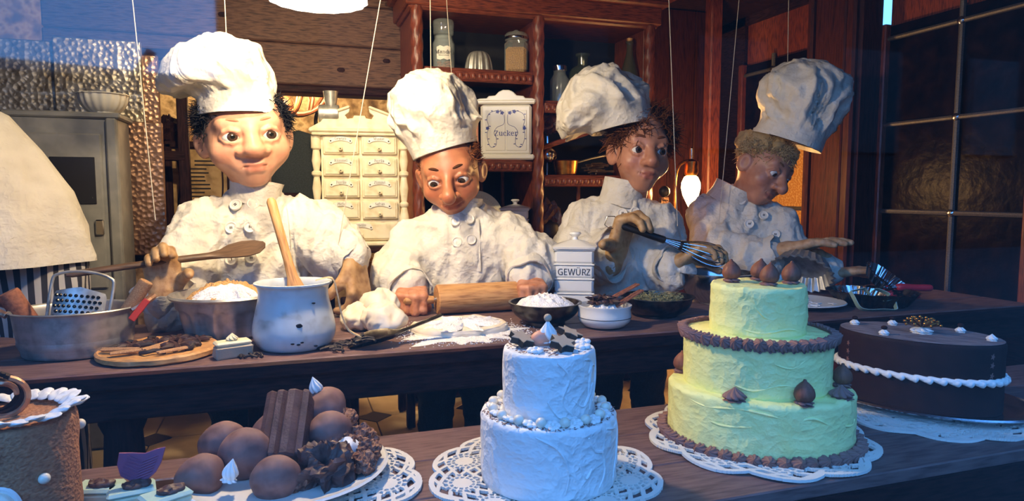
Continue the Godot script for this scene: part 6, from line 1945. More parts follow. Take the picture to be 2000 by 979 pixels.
	for i in 14:
		for jx in 4:
			var w := lerpf(0.026, 0.011, i / 13.0)
			bgt.lathe([Vector2(0.003, 0), Vector2(0.0015, 0.003), Vector2(0.0003, 0.0032)], 6, at(Vector3(w * (jx - 1.5) / 1.5 * 0.8, 0.01 + i * 0.0115, lerpf(0.012, 0.008, i / 13.0)), Vector3(90, 0, 0)))
	obj("teeth", bgt, M.dark_tin, bg).set_meta("kind", "stuff")
	# meat grinder on the spice cabinet
	var mg := thing("nut_grinder", "small grey metal grinder with round hopper on the spice cabinet", "grinder", Vector3(0.118, 0.884, -2.15), deg_to_rad(-8))
	obj("drum", G.new().lathe([Vector2(0.001, -0.03), Vector2(0.025, -0.03), Vector2(0.027, -0.026), Vector2(0.027, 0.026), Vector2(0.025, 0.03), Vector2(0.001, 0.03)], 28, at(Vector3(0, 0.046, 0), Vector3(0, 0, 90))), M.aluminium, mg)
	obj("hopper", G.new().lathe([Vector2(0.014, 0.06), Vector2(0.018, 0.08), Vector2(0.022, 0.11), Vector2(0.023, 0.113), Vector2(0.02, 0.113), Vector2(0.016, 0.08), Vector2(0.001, 0.075)], 26, at(Vector3(0.006, 0, 0))), M.aluminium, mg)
	obj("clamp", G.new().tube(spline([Vector3(-0.02, 0.05, 0.0), Vector3(-0.036, 0.045, 0), Vector3(-0.04, 0.02, 0), Vector3(-0.036, 0.002, 0), Vector3(-0.02, 0.002, 0)], 16), 0.006, 8), M.dark_tin, mg)
	obj("foot", G.new().box(Vector3(0.04, 0.02, 0.03), Vector3(0.0, 0.0105, 0), 0.004), M.dark_tin, mg)
	# golden basin and pale bowl below the spice cabinet
	var gb := thing("golden_basin", "shining golden brass basin below the cream spice cabinet", "basin", Vector3(0.235, 0.375, -1.98))
	obj("basin", G.new().lathe(spline([Vector2(0.03, 0), Vector2(0.034, 0.01), Vector2(0.045, 0.05), Vector2(0.058, 0.09), Vector2(0.062, 0.12)], 16) + spline([Vector2(0.058, 0.12), Vector2(0.04, 0.05), Vector2(0.001, 0.01)], 8), 40), M.brass, gb)
	var stl := thing("low_stool", "dark wooden stool carrying the golden basin behind the marionettes", "stool", Vector3(0.235, 0.008, -1.98))
	obj("seat", G.new().box(Vector3(0.2, 0.024, 0.2), Vector3(0, 0.354, 0), 0.004), M.dark_wood_x, stl)
	for s in [[-1, -1], [1, -1], [-1, 1], [1, 1]]:
		obj("leg", G.new().box(Vector3(0.024, 0.345, 0.024), Vector3(s[0] * 0.08, 0.1725, s[1] * 0.08), 0.003), M.dark_wood_y, stl)
	var cb := thing("cream_bowl", "cream coloured bowl standing behind the dough lumps", "bowl", Vector3(0.19, 0.4, -1.585))
	obj("bowl", G.new().lathe(bowl(0.035, 0.046, 0.04, 0.003, 0.003, 0.004), 36), M.white_ware, cb)
	# left: hammered sheets, grey oven with bowl
	var hs := thing("hammered_panel", "large hammered tin wall panel shining behind the fluted white bowl", "metal panel", Vector3(-0.515, 0.52, -2.2))
	obj("sheet", G.new().box(Vector3(0.22, 0.6, 0.012), Vector3(0.01, 0.3, 0), 0.003), M.hammered_tin, hs)
	var h2 := thing("hammered_panel", "hammered tin wall panel rising behind the marionette in the white smock", "metal panel", Vector3(-0.745, 0.52, -2.22))
	obj("sheet", G.new().box(Vector3(0.26, 0.58, 0.012), Vector3(0, 0.3, 0), 0.003), M.hammered_tin, h2)
	var h3 := thing("hammered_panel", "coppery brown hammered metal panel beside the grey oven", "metal panel", Vector3(-0.405, 0.5, -2.17), deg_to_rad(0))
	obj("sheet", G.new().box(Vector3(0.13, 0.38, 0.012), Vector3(-0.005, 0.2, 0), 0.003), M.hammered_copper, h3)
	var h4 := thing("hammered_panel", "narrow brown hammered metal strip above the coppery panel", "metal panel", Vector3(-0.385, 0.885, -2.21))
	obj("sheet", G.new().box(Vector3(0.06, 0.2, 0.012), Vector3(0, 0.1, 0), 0.003), M.hammered_copper, h4)
	var pb := thing("panel_rack", "black wooden rack carrying the hammered metal panels", "rack", Vector3(-0.6, 0.0, -2.27))
	for y in [0.49, 0.8, 1.1]:
		obj("rail", G.new().box(Vector3(0.6, 0.03, 0.03), Vector3(0.0, y, 0), 0.003), M.dark_wood_x, pb)
	for x in [-0.3, 0.295]:
		obj("post", G.new().box(Vector3(0.03, 1.12, 0.03), Vector3(x, 0.564, -0.001), 0.003), M.dark_wood_y, pb)
	var ov := thing("grey_oven", "grey painted box oven with dark framed door and fluted bowl on top", "oven", Vector3(-0.545, 0.0, -2.06))
	obj("body", G.new().box(Vector3(0.245, 0.875, 0.14), Vector3(0, 0.446, 0), 0.006), M.grey_paint, ov)
	obj("top_rim", G.new().box(Vector3(0.262, 0.016, 0.155), Vector3(0, 0.887, 0), 0.004), M.grey_paint, ov)
	obj("side_strip", G.new().box(Vector3(0.026, 0.86, 0.012), Vector3(0.11, 0.45, 0.076), 0.004), M.grey_paint, ov)
	var od := obj("door", G.new().box(Vector3(0.2, 0.4, 0.01), Vector3(-0.014, 0.64, 0.075), 0.004), M.grey_paint, ov)
	obj("door_window", G.new().box(Vector3(0.1, 0.12, 0.004), Vector3(0.02, 0.72, 0.081), 0.001), M.black_paint, od)
	obj("latch", G.new().box(Vector3(0.02, 0.04, 0.012), Vector3(0.075, 0.6, 0.084), 0.003), M.steel, od)
	var wbw := thing("fluted_bowl", "white fluted china bowl on top of the grey oven", "bowl", Vector3(-0.462, 0.895, -2.04))
	obj("bowl", G.new().lathe(bowl(0.034, 0.058, 0.05, 0.003, 0.004, 0.004), 96, Transform3D.IDENTITY, false, 18, 0.022), M.white_ware, wbw)
	# parchment in a carved frame
	var pc := thing("framed_parchment", "framed brown parchment with blackletter lines and ornate initial", "framed print", Vector3(-0.283, 0.55, -2.36))
	obj("parchment", G.new().box(Vector3(0.16, 0.27, 0.006), Vector3(0.01, 0.145, 0.0), 0.001), M.parchment, pc)
	for e in [[0.01, 0.0, 0.2, 0.022], [0.01, 0.29, 0.2, 0.022], [-0.08, 0.145, 0.022, 0.3], [0.1, 0.145, 0.022, 0.3]]:
		obj("frame_bar", G.new().box(Vector3(e[2], e[3], 0.02), Vector3(e[0], e[1], 0.002), 0.004), M.dark_wood_y, pc)
	obj("initial", G.new().box(Vector3(0.02, 0.022, 0.001), Vector3(-0.03, 0.235, 0.0036)), M.dark_thread, pc)
	for k in 14:
		var lw := rng.randf_range(0.055, 0.08)
		obj("text_line", G.new().box(Vector3(lw, 0.0045, 0.001), Vector3(-0.035 + lw / 2 + (0.03 if k < 2 else 0.0), 0.24 - k * 0.0125, 0.0036)), M.dark_thread, pc)
	for s in [-1.0, 1.0]:
		obj("painted_border", G.new().tube(spline([Vector3(0.012 + s * 0.062, 0.03, 0.0034), Vector3(0.008 + s * 0.064, 0.1, 0.0034), Vector3(0.014 + s * 0.062, 0.17, 0.0034), Vector3(0.01 + s * 0.064, 0.255, 0.0034)], 20), 0.003, 5), M.dark_wood_y, pc)
	var cd := thing("carved_cabinet", "dark carved wooden cabinet behind the framed parchment", "cabinet", Vector3(-0.27, 0.0, -2.44))
	obj("body", G.new().box(Vector3(0.34, 0.84, 0.08), Vector3(0.02, 0.43, -0.0), 0.008), M.dark_wood_y, cd)
	obj("crest", displace(G.new().ball(Vector3(-0.1, 0.87, 0.02), Vector3(0.05, 0.06, 0.03), 24, 16), noise(50.0, 3), 0.03), M.dark_wood_y, cd)
	var bx := thing("cardboard_box", "small printed cardboard box on top of the carved cabinet", "box", Vector3(-0.285, 0.852, -2.43), deg_to_rad(24))
	obj("carton", G.new().box(Vector3(0.085, 0.08, 0.05), Vector3(0.0, 0.041, 0.0), 0.002), M.card_box, bx)
	obj("label", G.new().box(Vector3(0.05, 0.001, 0.03), Vector3(0, 0.082, 0)), M.paper, bx)
	# green chair and dark cup behind the dark haired one
	var gc := thing("arched_chair", "dark green arched chair back behind the dark haired marionette", "chair", Vector3(0.03, 0.008, -2.35))
	obj("back", G.new().prism(PackedVector2Array([Vector2(-0.1, 0.0), Vector2(0.1, 0.0), Vector2(0.1, 0.75), Vector2(0.085, 0.83), Vector2(0.05, 0.87), Vector2(0.0, 0.885), Vector2(-0.05, 0.87), Vector2(-0.085, 0.83), Vector2(-0.1, 0.75)]), 0.03, Transform3D.IDENTITY, 0.006), M.trouser, gc)
	obj("seat", G.new().box(Vector3(0.2, 0.03, 0.2), Vector3(0, 0.4, 0.12), 0.008), M.trouser, gc)
	for s in [[-1], [1]]:
		obj("leg", G.new().box(Vector3(0.025, 0.39, 0.025), Vector3(s[0] * 0.08, 0.195, 0.2), 0.003), M.dark_wood_y, gc)
	var dc := thing("dark_vase", "dark purple glass beaker standing on a chair behind the bakers", "vase", Vector3(-0.01, 0.424, -2.22))
	obj("beaker", G.new().lathe([Vector2(0.03, 0), Vector2(0.036, 0.01), Vector2(0.04, 0.26), Vector2(0.043, 0.265), Vector2(0.001, 0.262)], 28), M.choc_sheet, dc)
	var gbo := thing("green_bottle", "small green glass bottle standing beside the dark beaker", "bottle", Vector3(0.055, 0.424, -2.21))
	obj("glass", G.new().lathe([Vector2(0.014, 0), Vector2(0.016, 0.004), Vector2(0.016, 0.14), Vector2(0.006, 0.17), Vector2(0.006, 0.2), Vector2(0.001, 0.201)], 20), M.bottle_glass, gbo)
# ---------------------------------------------------------------- cakes and doilies on the display table
func doily_mesh() -> ArrayMesh:
	var nr := 88
	var na := 720
	var g := G.new()
	var solid := []
	solid.resize(nr)
	for i in nr:
		var row := PackedByteArray()
		row.resize(na)
		var r := 0.42 + 0.58 * (i + 0.5) / nr
		for j in na:
			var th := TAU * (j + 0.5) / na
			var edge := 0.915 + 0.085 * absf(sin(5.0 * th)) ** 0.7
			var ph := fposmod(th / TAU * 10.0, 1.0) - 0.5          # within one of ten lobes
			var on := 1
			if r > edge:
				on = 0
			elif r < edge - 0.045 and r > 0.47:
				var dx := ph * TAU / 10.0 * 0.72
				var dy := r - 0.73
				var e := Vector2(dx / 0.085, dy / 0.075).length()
				var an := atan2(dy / 0.075, dx / 0.085)
				if e < 1.0:
					on = 1
				elif e < 1.5:
					on = 0 if absf(fposmod(an / TAU * 13.0, 1.0) - 0.5) < 0.33 and e > 1.08 and e < 1.42 else 1
				elif e < 2.0:
					on = 0 if absf(fposmod(an / TAU * 17.0 + 0.5, 1.0) - 0.5) < 0.33 and e > 1.58 else 1
				else:
					var u := th * 11.0 + r * 26.0
					var w := th * 11.0 - r * 26.0
					on = 0 if absf(sin(u)) > 0.45 and absf(sin(w)) > 0.45 else 1
			row[j] = on
		solid[i] = row
	var idx := PackedInt32Array()
	idx.resize((nr + 1) * na)
	for i in nr + 1:
		var r := 0.42 + 0.58 * i / nr
		for j in na:
			var th := TAU * j / na
			idx[i * na + j] = g.v.size()
			g.v.append(Vector3(r * cos(th), 0.0012 + 0.0012 * sin(th * 9.0 + r * 7.0) * smoothstep(0.6, 1.0, r), r * sin(th)))
	var low := g.v.size()
	for k in low:
		g.v.append(g.v[k] - Vector3(0, 0.004, 0))
	for i in nr:
		for j in na:
			if solid[i][j] == 0:
				continue
			var j2 := (j + 1) % na
			var a := idx[i * na + j]
			var b := idx[i * na + j2]
			var c := idx[(i + 1) * na + j2]
			var d := idx[(i + 1) * na + j]
			g.f.append_array([a, b, c, a, c, d])
			for e in [[i - 1, j, a, b], [i + 1, j, c, d], [i, (j + na - 1) % na, d, a], [i, j2, b, c]]:
				if e[0] < 0 or e[0] >= nr or solid[e[0]][e[1]] == 0:
					g.f.append_array([e[2], e[2] + low, e[3] + low, e[2], e[3] + low, e[3]])
	# closed middle
	g.v.append(Vector3(0, 0.0012, 0))
	var ce := g.v.size() - 1
	for j in na:
		g.f.append_array([ce, idx[(j + 1) % na], idx[j]])
	for k in g.v.size():
		g.c.append(Color.WHITE)
	return g.done(45.0)

# a tier with a slightly uneven wall and rounded rim
func tier(rx: float, rz: float, h: float, seed_: int, amp: float) -> G:
	var pr := [Vector2(0.001, 0.0), Vector2(0.99, 0.0), Vector2(1.0, 0.004)]
	for k in 9:
		pr.append(Vector2(1.0, 0.006 + (h - 0.014) * k / 8.0))
	pr += [Vector2(0.995, h - 0.004), Vector2(0.98, h - 0.001), Vector2(0.94, h), Vector2(0.6, h), Vector2(0.3, h), Vector2(0.001, h)]
	var g := G.new().lathe(pr, 110, at(Vector3.ZERO, Vector3.ZERO, Vector3(rx, 1, rz)))
	var nz := noise(18.0, seed_, FastNoiseLite.TYPE_SIMPLEX_SMOOTH, FastNoiseLite.FRACTAL_RIDGED, 2)
	for k in g.v.size():
		var p := g.v[k]
		if p.y > 0.003:
			var n := Vector3(p.x, 0, p.z).normalized() if p.y < h - 0.002 else Vector3.UP
			g.v[k] += n * nz.get_noise_3dv(p * Vector3(1, 1.6, 1)) * amp
	return g

# ridge of frosting left by the palette knife, running over a wall of radius (rx, rz)
func knife_ridge(pts: Array, rx: float, rz: float, w := 0.0019) -> G:
	var out := []
	for p in spline(pts, 22):
		out.append(Vector3(sin(p.x) * rx, p.y, cos(p.x) * rz))
	var rad := []
	for k in out.size():
		rad.append(w * (0.5 + 0.5 * sin(PI * k / (out.size() - 1.0))) + 0.0003)
	return G.new().tube(out, rad, 6)

func make_display_things():
	var Y0 := 0.3
	var rng := RandomNumberGenerator.new()
	rng.seed = 99
	var dm := doily_mesh()
	for e in [[0.325, -0.845, 0.162, 0.0, "white lace paper doily under the white two tier cake"], [0.70, -0.872, 0.178, 0.0018, "white lace paper doily under the yellow three tier cake"], [-0.005, -0.905, 0.168, 0.0018, "white lace paper doily under the chocolate egg platter"], [1.07, -0.90, 0.175, 0.0, "white lace paper doily under the oval chocolate cake"]]:
		var d := thing("lace_doily", e[4], "doily", Vector3(e[0], Y0 + 0.0032 + e[3], e[1]), e[0] * 3.0, "lace doilies on the display table")
		var s := obj("paper", dm, M.doily_paper, d)
		s.scale = Vector3(e[2], 1.0, e[2])

	# ---- white two tier cake
	var top := Y0 + 0.005
	var wc := thing("white_two_tier_cake", "white two tier cake with pearls, flowers and star biscuits", "cake", Vector3(0.325, top, -0.83))
	obj("lower_tier", tier(0.0915, 0.0915, 0.092, 3, 0.0016), M.white_frosting, wc, Vector3.ZERO, 50.0)
	obj("upper_tier", tier(0.0615, 0.0615, 0.0875, 5, 0.0014), M.white_frosting, wc, Vector3(0, 0.0905, 0), 50.0)
	for e in [[0.092, 0.0, [[-0.9, 0.085], [-0.6, 0.07], [-0.45, 0.04], [-0.5, 0.012]], 0.0], [0.092, 0, [[-0.15, 0.08], [-0.05, 0.062], [0.12, 0.055], [0.16, 0.03], [0.05, 0.012]], 0], [0.092, 0, [[0.95, 0.08], [0.7, 0.06], [0.5, 0.03], [0.42, 0.01]], 0], [0.092, 0, [[0.2, 0.085], [0.45, 0.08], [0.6, 0.085]], 0], [0.092, 0, [[-0.3, 0.05], [-0.2, 0.03], [-0.1, 0.04]], 0], [0.092, 0, [[0.75, 0.02], [0.9, 0.04], [1.1, 0.03]], 0],
		[0.0618, 0.0905, [[-0.55, 0.08], [-0.3, 0.06], [-0.45, 0.03], [-0.2, 0.01]], 0], [0.0618, 0.0905, [[0.1, 0.08], [0.35, 0.075], [0.3, 0.05], [0.25, 0.03]], 0], [0.0618, 0.0905, [[-0.2, 0.03], [0.1, 0.02], [0.45, 0.045], [0.3, 0.012]], 0], [0.0618, 0.0905, [[0.9, 0.08], [0.7, 0.05], [0.45, 0.02]], 0], [0.0618, 0.0905, [[-0.75, 0.03], [-0.5, 0.01], [-0.1, 0.006]], 0], [0.0618, 0.0905, [[0.25, 0.06], [0.4, 0.07], [0.62, 0.066]], 0]]:
		var pts := []
		for q in e[2]:
			pts.append(Vector2(q[0] + 0.36, q[1]))
		obj("knife_ridge", knife_ridge(pts, e[0], e[0]), M.white_frosting, wc, Vector3(0, e[1], 0))
	var cru := G.new()
	for k in 900:
		var a := rng.randf() * TAU
		var on_top := k < 330
		var r := rng.randf_range(0.01, 0.056) if on_top else rng.randf_range(0.064, 0.089)
		cru.box(Vector3(rng.randf_range(0.002, 0.005), 0.0008, 0.0008), Vector3.ZERO, 0.0, at(Vector3(cos(a) * r, (0.1785 if on_top else 0.093) + rng.randf() * 0.001, sin(a) * r), Vector3(rng.randf_range(-20, 20), rng.randf() * 360, rng.randf_range(-20, 20))))
	obj("chocolate_shavings", cru, M.milk_chocolate, wc).set_meta("kind", "stuff")
	var pearl := G.new().ball(Vector3.ZERO, Vector3.ONE * 0.0068, 16, 12).done()
	var fl := G.new()
	for k in 6:
		fl.ball(Vector3(cos(TAU * k / 6.0) * 0.0062, 0.003, sin(TAU * k / 6.0) * 0.0062), Vector3(0.0046, 0.003, 0.0046), 10, 6)
	fl.ball(Vector3(0, 0.005, 0), Vector3(0.003, 0.003, 0.003), 10, 6)
	var flower := fl.done()
	for k in 16:
		var a := TAU * k / 16.0 + 0.1
		obj("pearl", pearl, M.pearl, wc, Vector3(cos(a) * 0.0765, 0.0985, sin(a) * 0.0765))
		var a2 := a + 0.2
		var fo := obj("sugar_flower", flower, M.cream, wc, Vector3(cos(a2) * 0.076, 0.0925, sin(a2) * 0.076))
		fo.rotation = Vector3(0.3 * sin(a2 * 3.0), a2, 0.25)
	for e in [[-0.036, -0.012, 0.3], [0.006, 0.03, 0.1], [0.038, -0.022, 0.7]]:
		var sb := obj("star_biscuit", G.new().prism(star_poly(6, 0.0185, 0.0108), 0.0012, flat(0.0085), 0.0004), M.star_cookie, wc, Vector3(e[0], 0.184, e[1]))
		sb.rotation = Vector3(0.36, e[2], -0.1)
		obj("biscuit_side", G.new().prism(star_poly(6, 0.0182, 0.0106), 0.0085, flat(0.0)), M.star_side, sb)
	for e in [[-0.03, 0.028], [0.038, 0.026], [0.02, -0.045], [-0.03, -0.04], [0.05, 0.0]]:
		var fo := obj("sugar_flower", flower, M.cream, wc, Vector3(e[0], 0.178, e[1]))
		fo.scale = Vector3.ONE * 1.1
	var mid := obj("peach_petals", G.new().ball(Vector3(-0.006, 0.188, -0.006), Vector3(0.017, 0.012, 0.012), 20, 12), M.peach_icing, wc)
	obj("cream_peak", rosette(0.016, 0.03, 1.2), M.cream, mid, Vector3(0.0, 0.184, -0.004), 60.0)
	obj("cherry", G.new().ball(Vector3(0.0, 0.2165, -0.004), Vector3.ONE * 0.0055, 12, 8), M.star_cookie, mid)

	# ---- yellow three tier cake
	var yc := thing("yellow_three_tier_cake", "pale yellow three tier cake with chocolate rosettes and hazelnuts", "cake", Vector3(0.70, top, -0.87), deg_to_rad(-36))
	var tiers := [[0.139, 0.121, 0.083, 0.0, Vector3(0, 0, 0)], [0.110, 0.099, 0.085, 0.082, Vector3(-0.006, 0, 0.0)], [0.0715, 0.066, 0.076, 0.166, Vector3(-0.006, 0, 0)]]
	for k in 3:
		var t: Array = tiers[k]
		obj(["lower_tier", "middle_tier", "upper_tier"][k], tier(t[0], t[1], t[2], 11 + k, 0.0026), M.yellow_frosting, yc, t[4] + Vector3(0, t[3], 0), 50.0)
	for e in [[0, [[-0.9, 0.075], [-0.6, 0.068], [-0.2, 0.074], [0.2, 0.066]]], [0, [[0.3, 0.06], [0.5, 0.066], [0.7, 0.055]]], [0, [[0.9, 0.05], [1.1, 0.045], [1.25, 0.05]]], [0, [[-0.6, 0.05], [-0.4, 0.045], [-0.1, 0.05]]], [1, [[-0.5, 0.03], [-0.1, 0.015], [0.3, 0.025], [0.8, 0.018]]], [1, [[0.1, 0.06], [0.4, 0.05], [0.6, 0.06]]], [2, [[-0.6, 0.02], [0.0, 0.01], [0.6, 0.016], [1.0, 0.01]]], [2, [[-0.1, 0.05], [0.1, 0.035], [0.3, 0.03]]]]:
		var t: Array = tiers[e[0]]
		var pts := []
		for q in e[1]:
			pts.append(Vector2(q[0], q[1]))
		obj("knife_ridge", knife_ridge(pts, t[0], t[1]), M.yellow_frosting, yc, t[4] + Vector3(0, t[3], 0))
	var ros := rosette(0.0128, 0.0145, 0.9, 8, 0.45).done(60.0)
	for e in [[0, 46, 1.045, 0.0, 1.1, false], [1, 44, 1.0, 0.0825, 1.0, true]]:
		var t: Array = tiers[e[0]]
		for k in e[1]:
			var a: float = TAU * k / e[1]
			var o := obj("chocolate_rosette", ros, M.milk_chocolate, yc, t[4] + Vector3(cos(a) * t[0] * e[2], t[3] + e[3] + (0.001 if not e[5] else -0.001), sin(a) * t[1] * e[2]))
			var n := Vector3(cos(a) / t[0], 0, sin(a) / t[1]).normalized()
			var tilt := (n * 0.9 + Vector3(0, 0.55, 0)).normalized()
			var sc: float = e[4] * rng.randf_range(0.92, 1.08)
			o.basis = along(Vector3.ZERO, tilt).basis.rotated(tilt, rng.randf() * 6.0).scaled(Vector3.ONE * sc)
	var sw := rosette(0.017, 0.009, 1.0, 6, 0.1).done(60.0)
	var nut := nut_shape(0.0145).done(60.0)
	# place = azimuth from the onlooker's side, tier, share of the radius
	for e in [[-0.042, -0.010, 2], [0.0, -0.038, 2], [0.012, 0.022, 2], [0.046, -0.008, 2]]:
		var s2 := obj("hazelnut_swirl", sw, M.milk_chocolate, yc, Vector3(e[0] - 0.004, 0.2415, e[1]))
		obj("hazelnut", nut, M.hazelnut, s2, Vector3(0, 0.005, 0)).rotation = Vector3(rng.randf_range(-0.12, 0.12), 0, rng.randf_range(-0.12, 0.12))
	for e in [[-0.121, -0.026, true], [0.056, 0.100, true], [0.122, -0.016, true], [-0.038, 0.105, false], [0.112, 0.045, false]]:
		var s3 := obj("hazelnut_swirl", sw if e[2] else ros, M.milk_chocolate, yc, Vector3(e[0], 0.0835, e[1]))
		if e[2]:
			obj("hazelnut", nut, M.hazelnut, s3, Vector3(0, 0.005, 0))
		else:
			s3.scale = Vector3(1.7, 1.3, 1.7)

	# ---- oval chocolate cake on its silver platter
	var dirn := deg_to_rad(-57)
	var sp := thing("silver_platter", "oval silver platter with beaded rim under the chocolate cake", "platter", Vector3(1.09, top, -0.915), dirn)
	obj("platter", G.new().lathe([Vector2(0.001, 0.001), Vector2(0.135, 0.0), Vector2(0.14, 0.001), Vector2(0.155, 0.008), Vector2(0.178, 0.012), Vector2(0.182, 0.0135), Vector2(0.18, 0.0155), Vector2(0.155, 0.011), Vector2(0.14, 0.0045), Vector2(0.001, 0.0045)], 80, at(Vector3.ZERO, Vector3.ZERO, Vector3(1, 1, 0.74))), M.silver, sp)
	obj("rim_bead", G.new().lathe([Vector2(0.18, 0.012), Vector2(0.1835, 0.0145), Vector2(0.18, 0.017), Vector2(0.1765, 0.0145)], 80, at(Vector3.ZERO, Vector3.ZERO, Vector3(1, 1, 0.74)), true), M.silver, sp)
	var cc := thing("oval_chocolate_cake", "dark oval chocolate cake with a white piped band and dusty top", "cake", Vector3(1.085, top + 0.005, -0.918), dirn)
	obj("lower_layer", tier(0.132, 0.088, 0.062, 21, 0.0008), M.choc_sheet, cc)
	obj("upper_layer", tier(0.132, 0.088, 0.062, 22, 0.0008), M.choc_sheet, cc, Vector3(0, 0.0615, 0))
	obj("cocoa_top", G.new().lathe([Vector2(0.001, 0), Vector2(0.97, 0.0), Vector2(0.985, 0.0008), Vector2(0.97, 0.0016), Vector2(0.001, 0.0016)], 72, at(Vector3(0, 0.1232, 0), Vector3.ZERO, Vector3(0.132, 1, 0.088))), M.cocoa_top, cc)
	var sh := S.new().bone(Vector3(-0.011, 0, 0), Vector3(0.011, 0, 0), 0.0062, 0.003, 0.004).mesh(0.0015)
	var shell := displace(sh, noise(160.0, 3), 0.001).done(180.0)
	for k in 40:
		var a := TAU * k / 40.0
		var o := obj("cream_shell", shell, M.cream, cc, Vector3(cos(a) * 0.1335, 0.0615, sin(a) * 0.0895))
		o.rotation = Vector3(0, atan2(-cos(a) * 0.093, -sin(a) * 0.142), 0.25)
	var dab := rosette(0.011, 0.012, 1.2, 6).done(60.0)
	for e in [[-0.108, -0.01], [-0.045, 0.062], [0.11, 0.0], [-0.05, -0.05], [0.06, -0.05]]:
		var o := obj("cream_dab", dab, M.cream, cc, Vector3(e[0], 0.1245, e[1]))
		if e[0] < 0.1:
			obj("chocolate_drop", G.new().ball(Vector3(0, 0.013, 0), Vector3(0.0055, 0.004, 0.0055), 12, 8), M.choc_sheet, o)
	var orn := obj("cream_bed", rosette(0.024, 0.012, 1.0, 7, 0.0), M.cream, cc, Vector3(0.005, 0.1245, 0.0), 60.0)
	for k in 30:
		var a := TAU * k * 0.382
		var el := 0.25 + 0.9 * (k / 30.0)
		var d := Vector3(cos(a) * cos(el), sin(el) * 0.55, sin(a) * cos(el))
		obj("gold_sprig", G.new().tube([Vector3(0, 0.01, 0), Vector3(0, 0.012, 0) + d * 0.028], 0.0009, 5).ball(Vector3(0, 0.012, 0) + d * 0.031, Vector3.ONE * 0.0028, 8, 6), M.brass, orn)
	for e in [[1.05, 0.105], [1.05, 0.09], [1.05, 0.072], [-0.9, 0.1], [-0.9, 0.085], [-0.9, 0.07]]:
		var n := Vector3(sin(e[0]) * 0.132, 0, cos(e[0]) * 0.088)
		obj("star_stencil", G.new().prism(star_poly(5, 0.006, 0.0026), 0.0008, Transform3D(Basis(Vector3.UP, e[0] * 1.0), n * 1.004 + Vector3(0, e[1], 0))), M.milk_chocolate, cc)

	# ---- platter of chocolate eggs
	var ep := thing("glass_platter", "round pale platter heaped with chocolate eggs and nut clusters", "platter", Vector3(-0.015, top + 0.0005, -0.93))
	obj("plate", G.new().lathe([Vector2(0.001, 0.001), Vector2(0.09, 0.0), Vector2(0.1, 0.003), Vector2(0.132, 0.016), Vector2(0.135, 0.018), Vector2(0.132, 0.02), Vector2(0.1, 0.008), Vector2(0.001, 0.006)], 64), M.white_ware, ep)
	var eggs := [[-0.098, 0.345, -0.978, 0.029, 20.0, 1.0], [-0.067, 0.343, -0.935, 0.031, -25.0, 1.05], [-0.03, 0.343, -1.005, 0.03, 10.0, 1.0], [0.043, 0.350, -0.962, 0.029, 0.0, 1.0], [0.040, 0.368, -1.012, 0.029, 60.0, 1.1], [-0.118, 0.330, -0.905, 0.028, 40.0, 1.0], [-0.028, 0.331, -0.868, 0.028, -10.0, 1.0], [0.0, 0.335, -0.99, 0.026, 0.0, 1.0]]
	var en := noise(20.0, 9)
	for k in eggs.size():
		var e: Array = eggs[k]
		var eg := thing("chocolate_egg", ["chocolate egg leaning on the platter's rim beside the doily", "large chocolate egg resting against the grooved chocolate bar", "chocolate egg half hidden behind the grooved chocolate bar", "chocolate egg sitting in a white paper cup", "long chocolate egg crowned with a white cream peak", "flat chocolate egg at the platter's front beside a cream peak", "chocolate egg at the front below the grooved bar", "chocolate egg hidden under the grooved bar"][k], "chocolate egg", Vector3(e[0], e[1], e[2]), 0.0, "chocolate eggs on the platter")
		obj("egg", displace(G.new().ball(Vector3.ZERO, Vector3(e[3] * 1.12, e[3], e[3] * 0.95) * e[5], 36, 24), en, 0.003), M.praline, eg, Vector3.ZERO, 180.0)
		eg.rotation_degrees = Vector3(e[4] * 0.3, e[4], 18)
	var pk := rosette(0.0125, 0.028, 1.2, 7, 0.2)
	var q1 := thing("cream_peak", "small white piped cream peak on top of a long chocolate egg", "cream", Vector3(0.030, 0.392, -1.012), 0.0, "cream peaks on the platter")
	obj("cream", pk, M.cream, q1, Vector3.ZERO, 60.0)
	q1.rotation_degrees = Vector3(0, 0, 14)
	var q2 := thing("cream_peak", "small white piped cream peak between two front chocolate eggs", "cream", Vector3(-0.083, 0.332, -0.878), 0.0, "cream peaks on the platter")
	obj("cream", pk, M.cream, q2, Vector3.ZERO, 60.0)
	q2.rotation_degrees = Vector3(0, 0, -12)
	# grooved bar
	var bp := PackedVector2Array()
	for e in [[-0.032, -0.022], [0.032, -0.022], [0.032, 0.018], [0.024, 0.022], [0.02, 0.017], [0.012, 0.024], [0.002, 0.024], [-0.002, 0.018], [-0.006, 0.024], [-0.014, 0.024], [-0.018, 0.017], [-0.024, 0.023], [-0.032, 0.018]]:
		bp.append(Vector2(e[0], e[1]) * 0.92)
	var bar := thing("chocolate_bar", "thick dark chocolate bar with long grooves leaning on the eggs", "chocolate bar", Vector3(-0.014, 0.366, -0.955))
	obj("bar", G.new().prism(bp, 0.098, at(Vector3(0, 0, -0.049)), 0.003), M.chocolate, bar)
	bar.rotation_degrees = Vector3(44, -12, 4)
	# paper cup petals
	var pc := thing("paper_cup", "white paper cup under a chocolate egg on the platter", "paper cup", Vector3(0.050, 0.318, -0.955))
	obj("cup", displace(G.new().lathe([Vector2(0.014, 0.0), Vector2(0.026, 0.012), Vector2(0.033, 0.026), Vector2(0.032, 0.026), Vector2(0.025, 0.013), Vector2(0.001, 0.002)], 48, Transform3D.IDENTITY, false, 8, 0.06), noise(40.0, 3), 0.004), M.paper, pc, Vector3.ZERO, 60.0)
	var pc2 := thing("sugar_petal", "curved bluish white sugar petal standing among the nut clusters", "petal", Vector3(0.062, 0.317, -0.905))
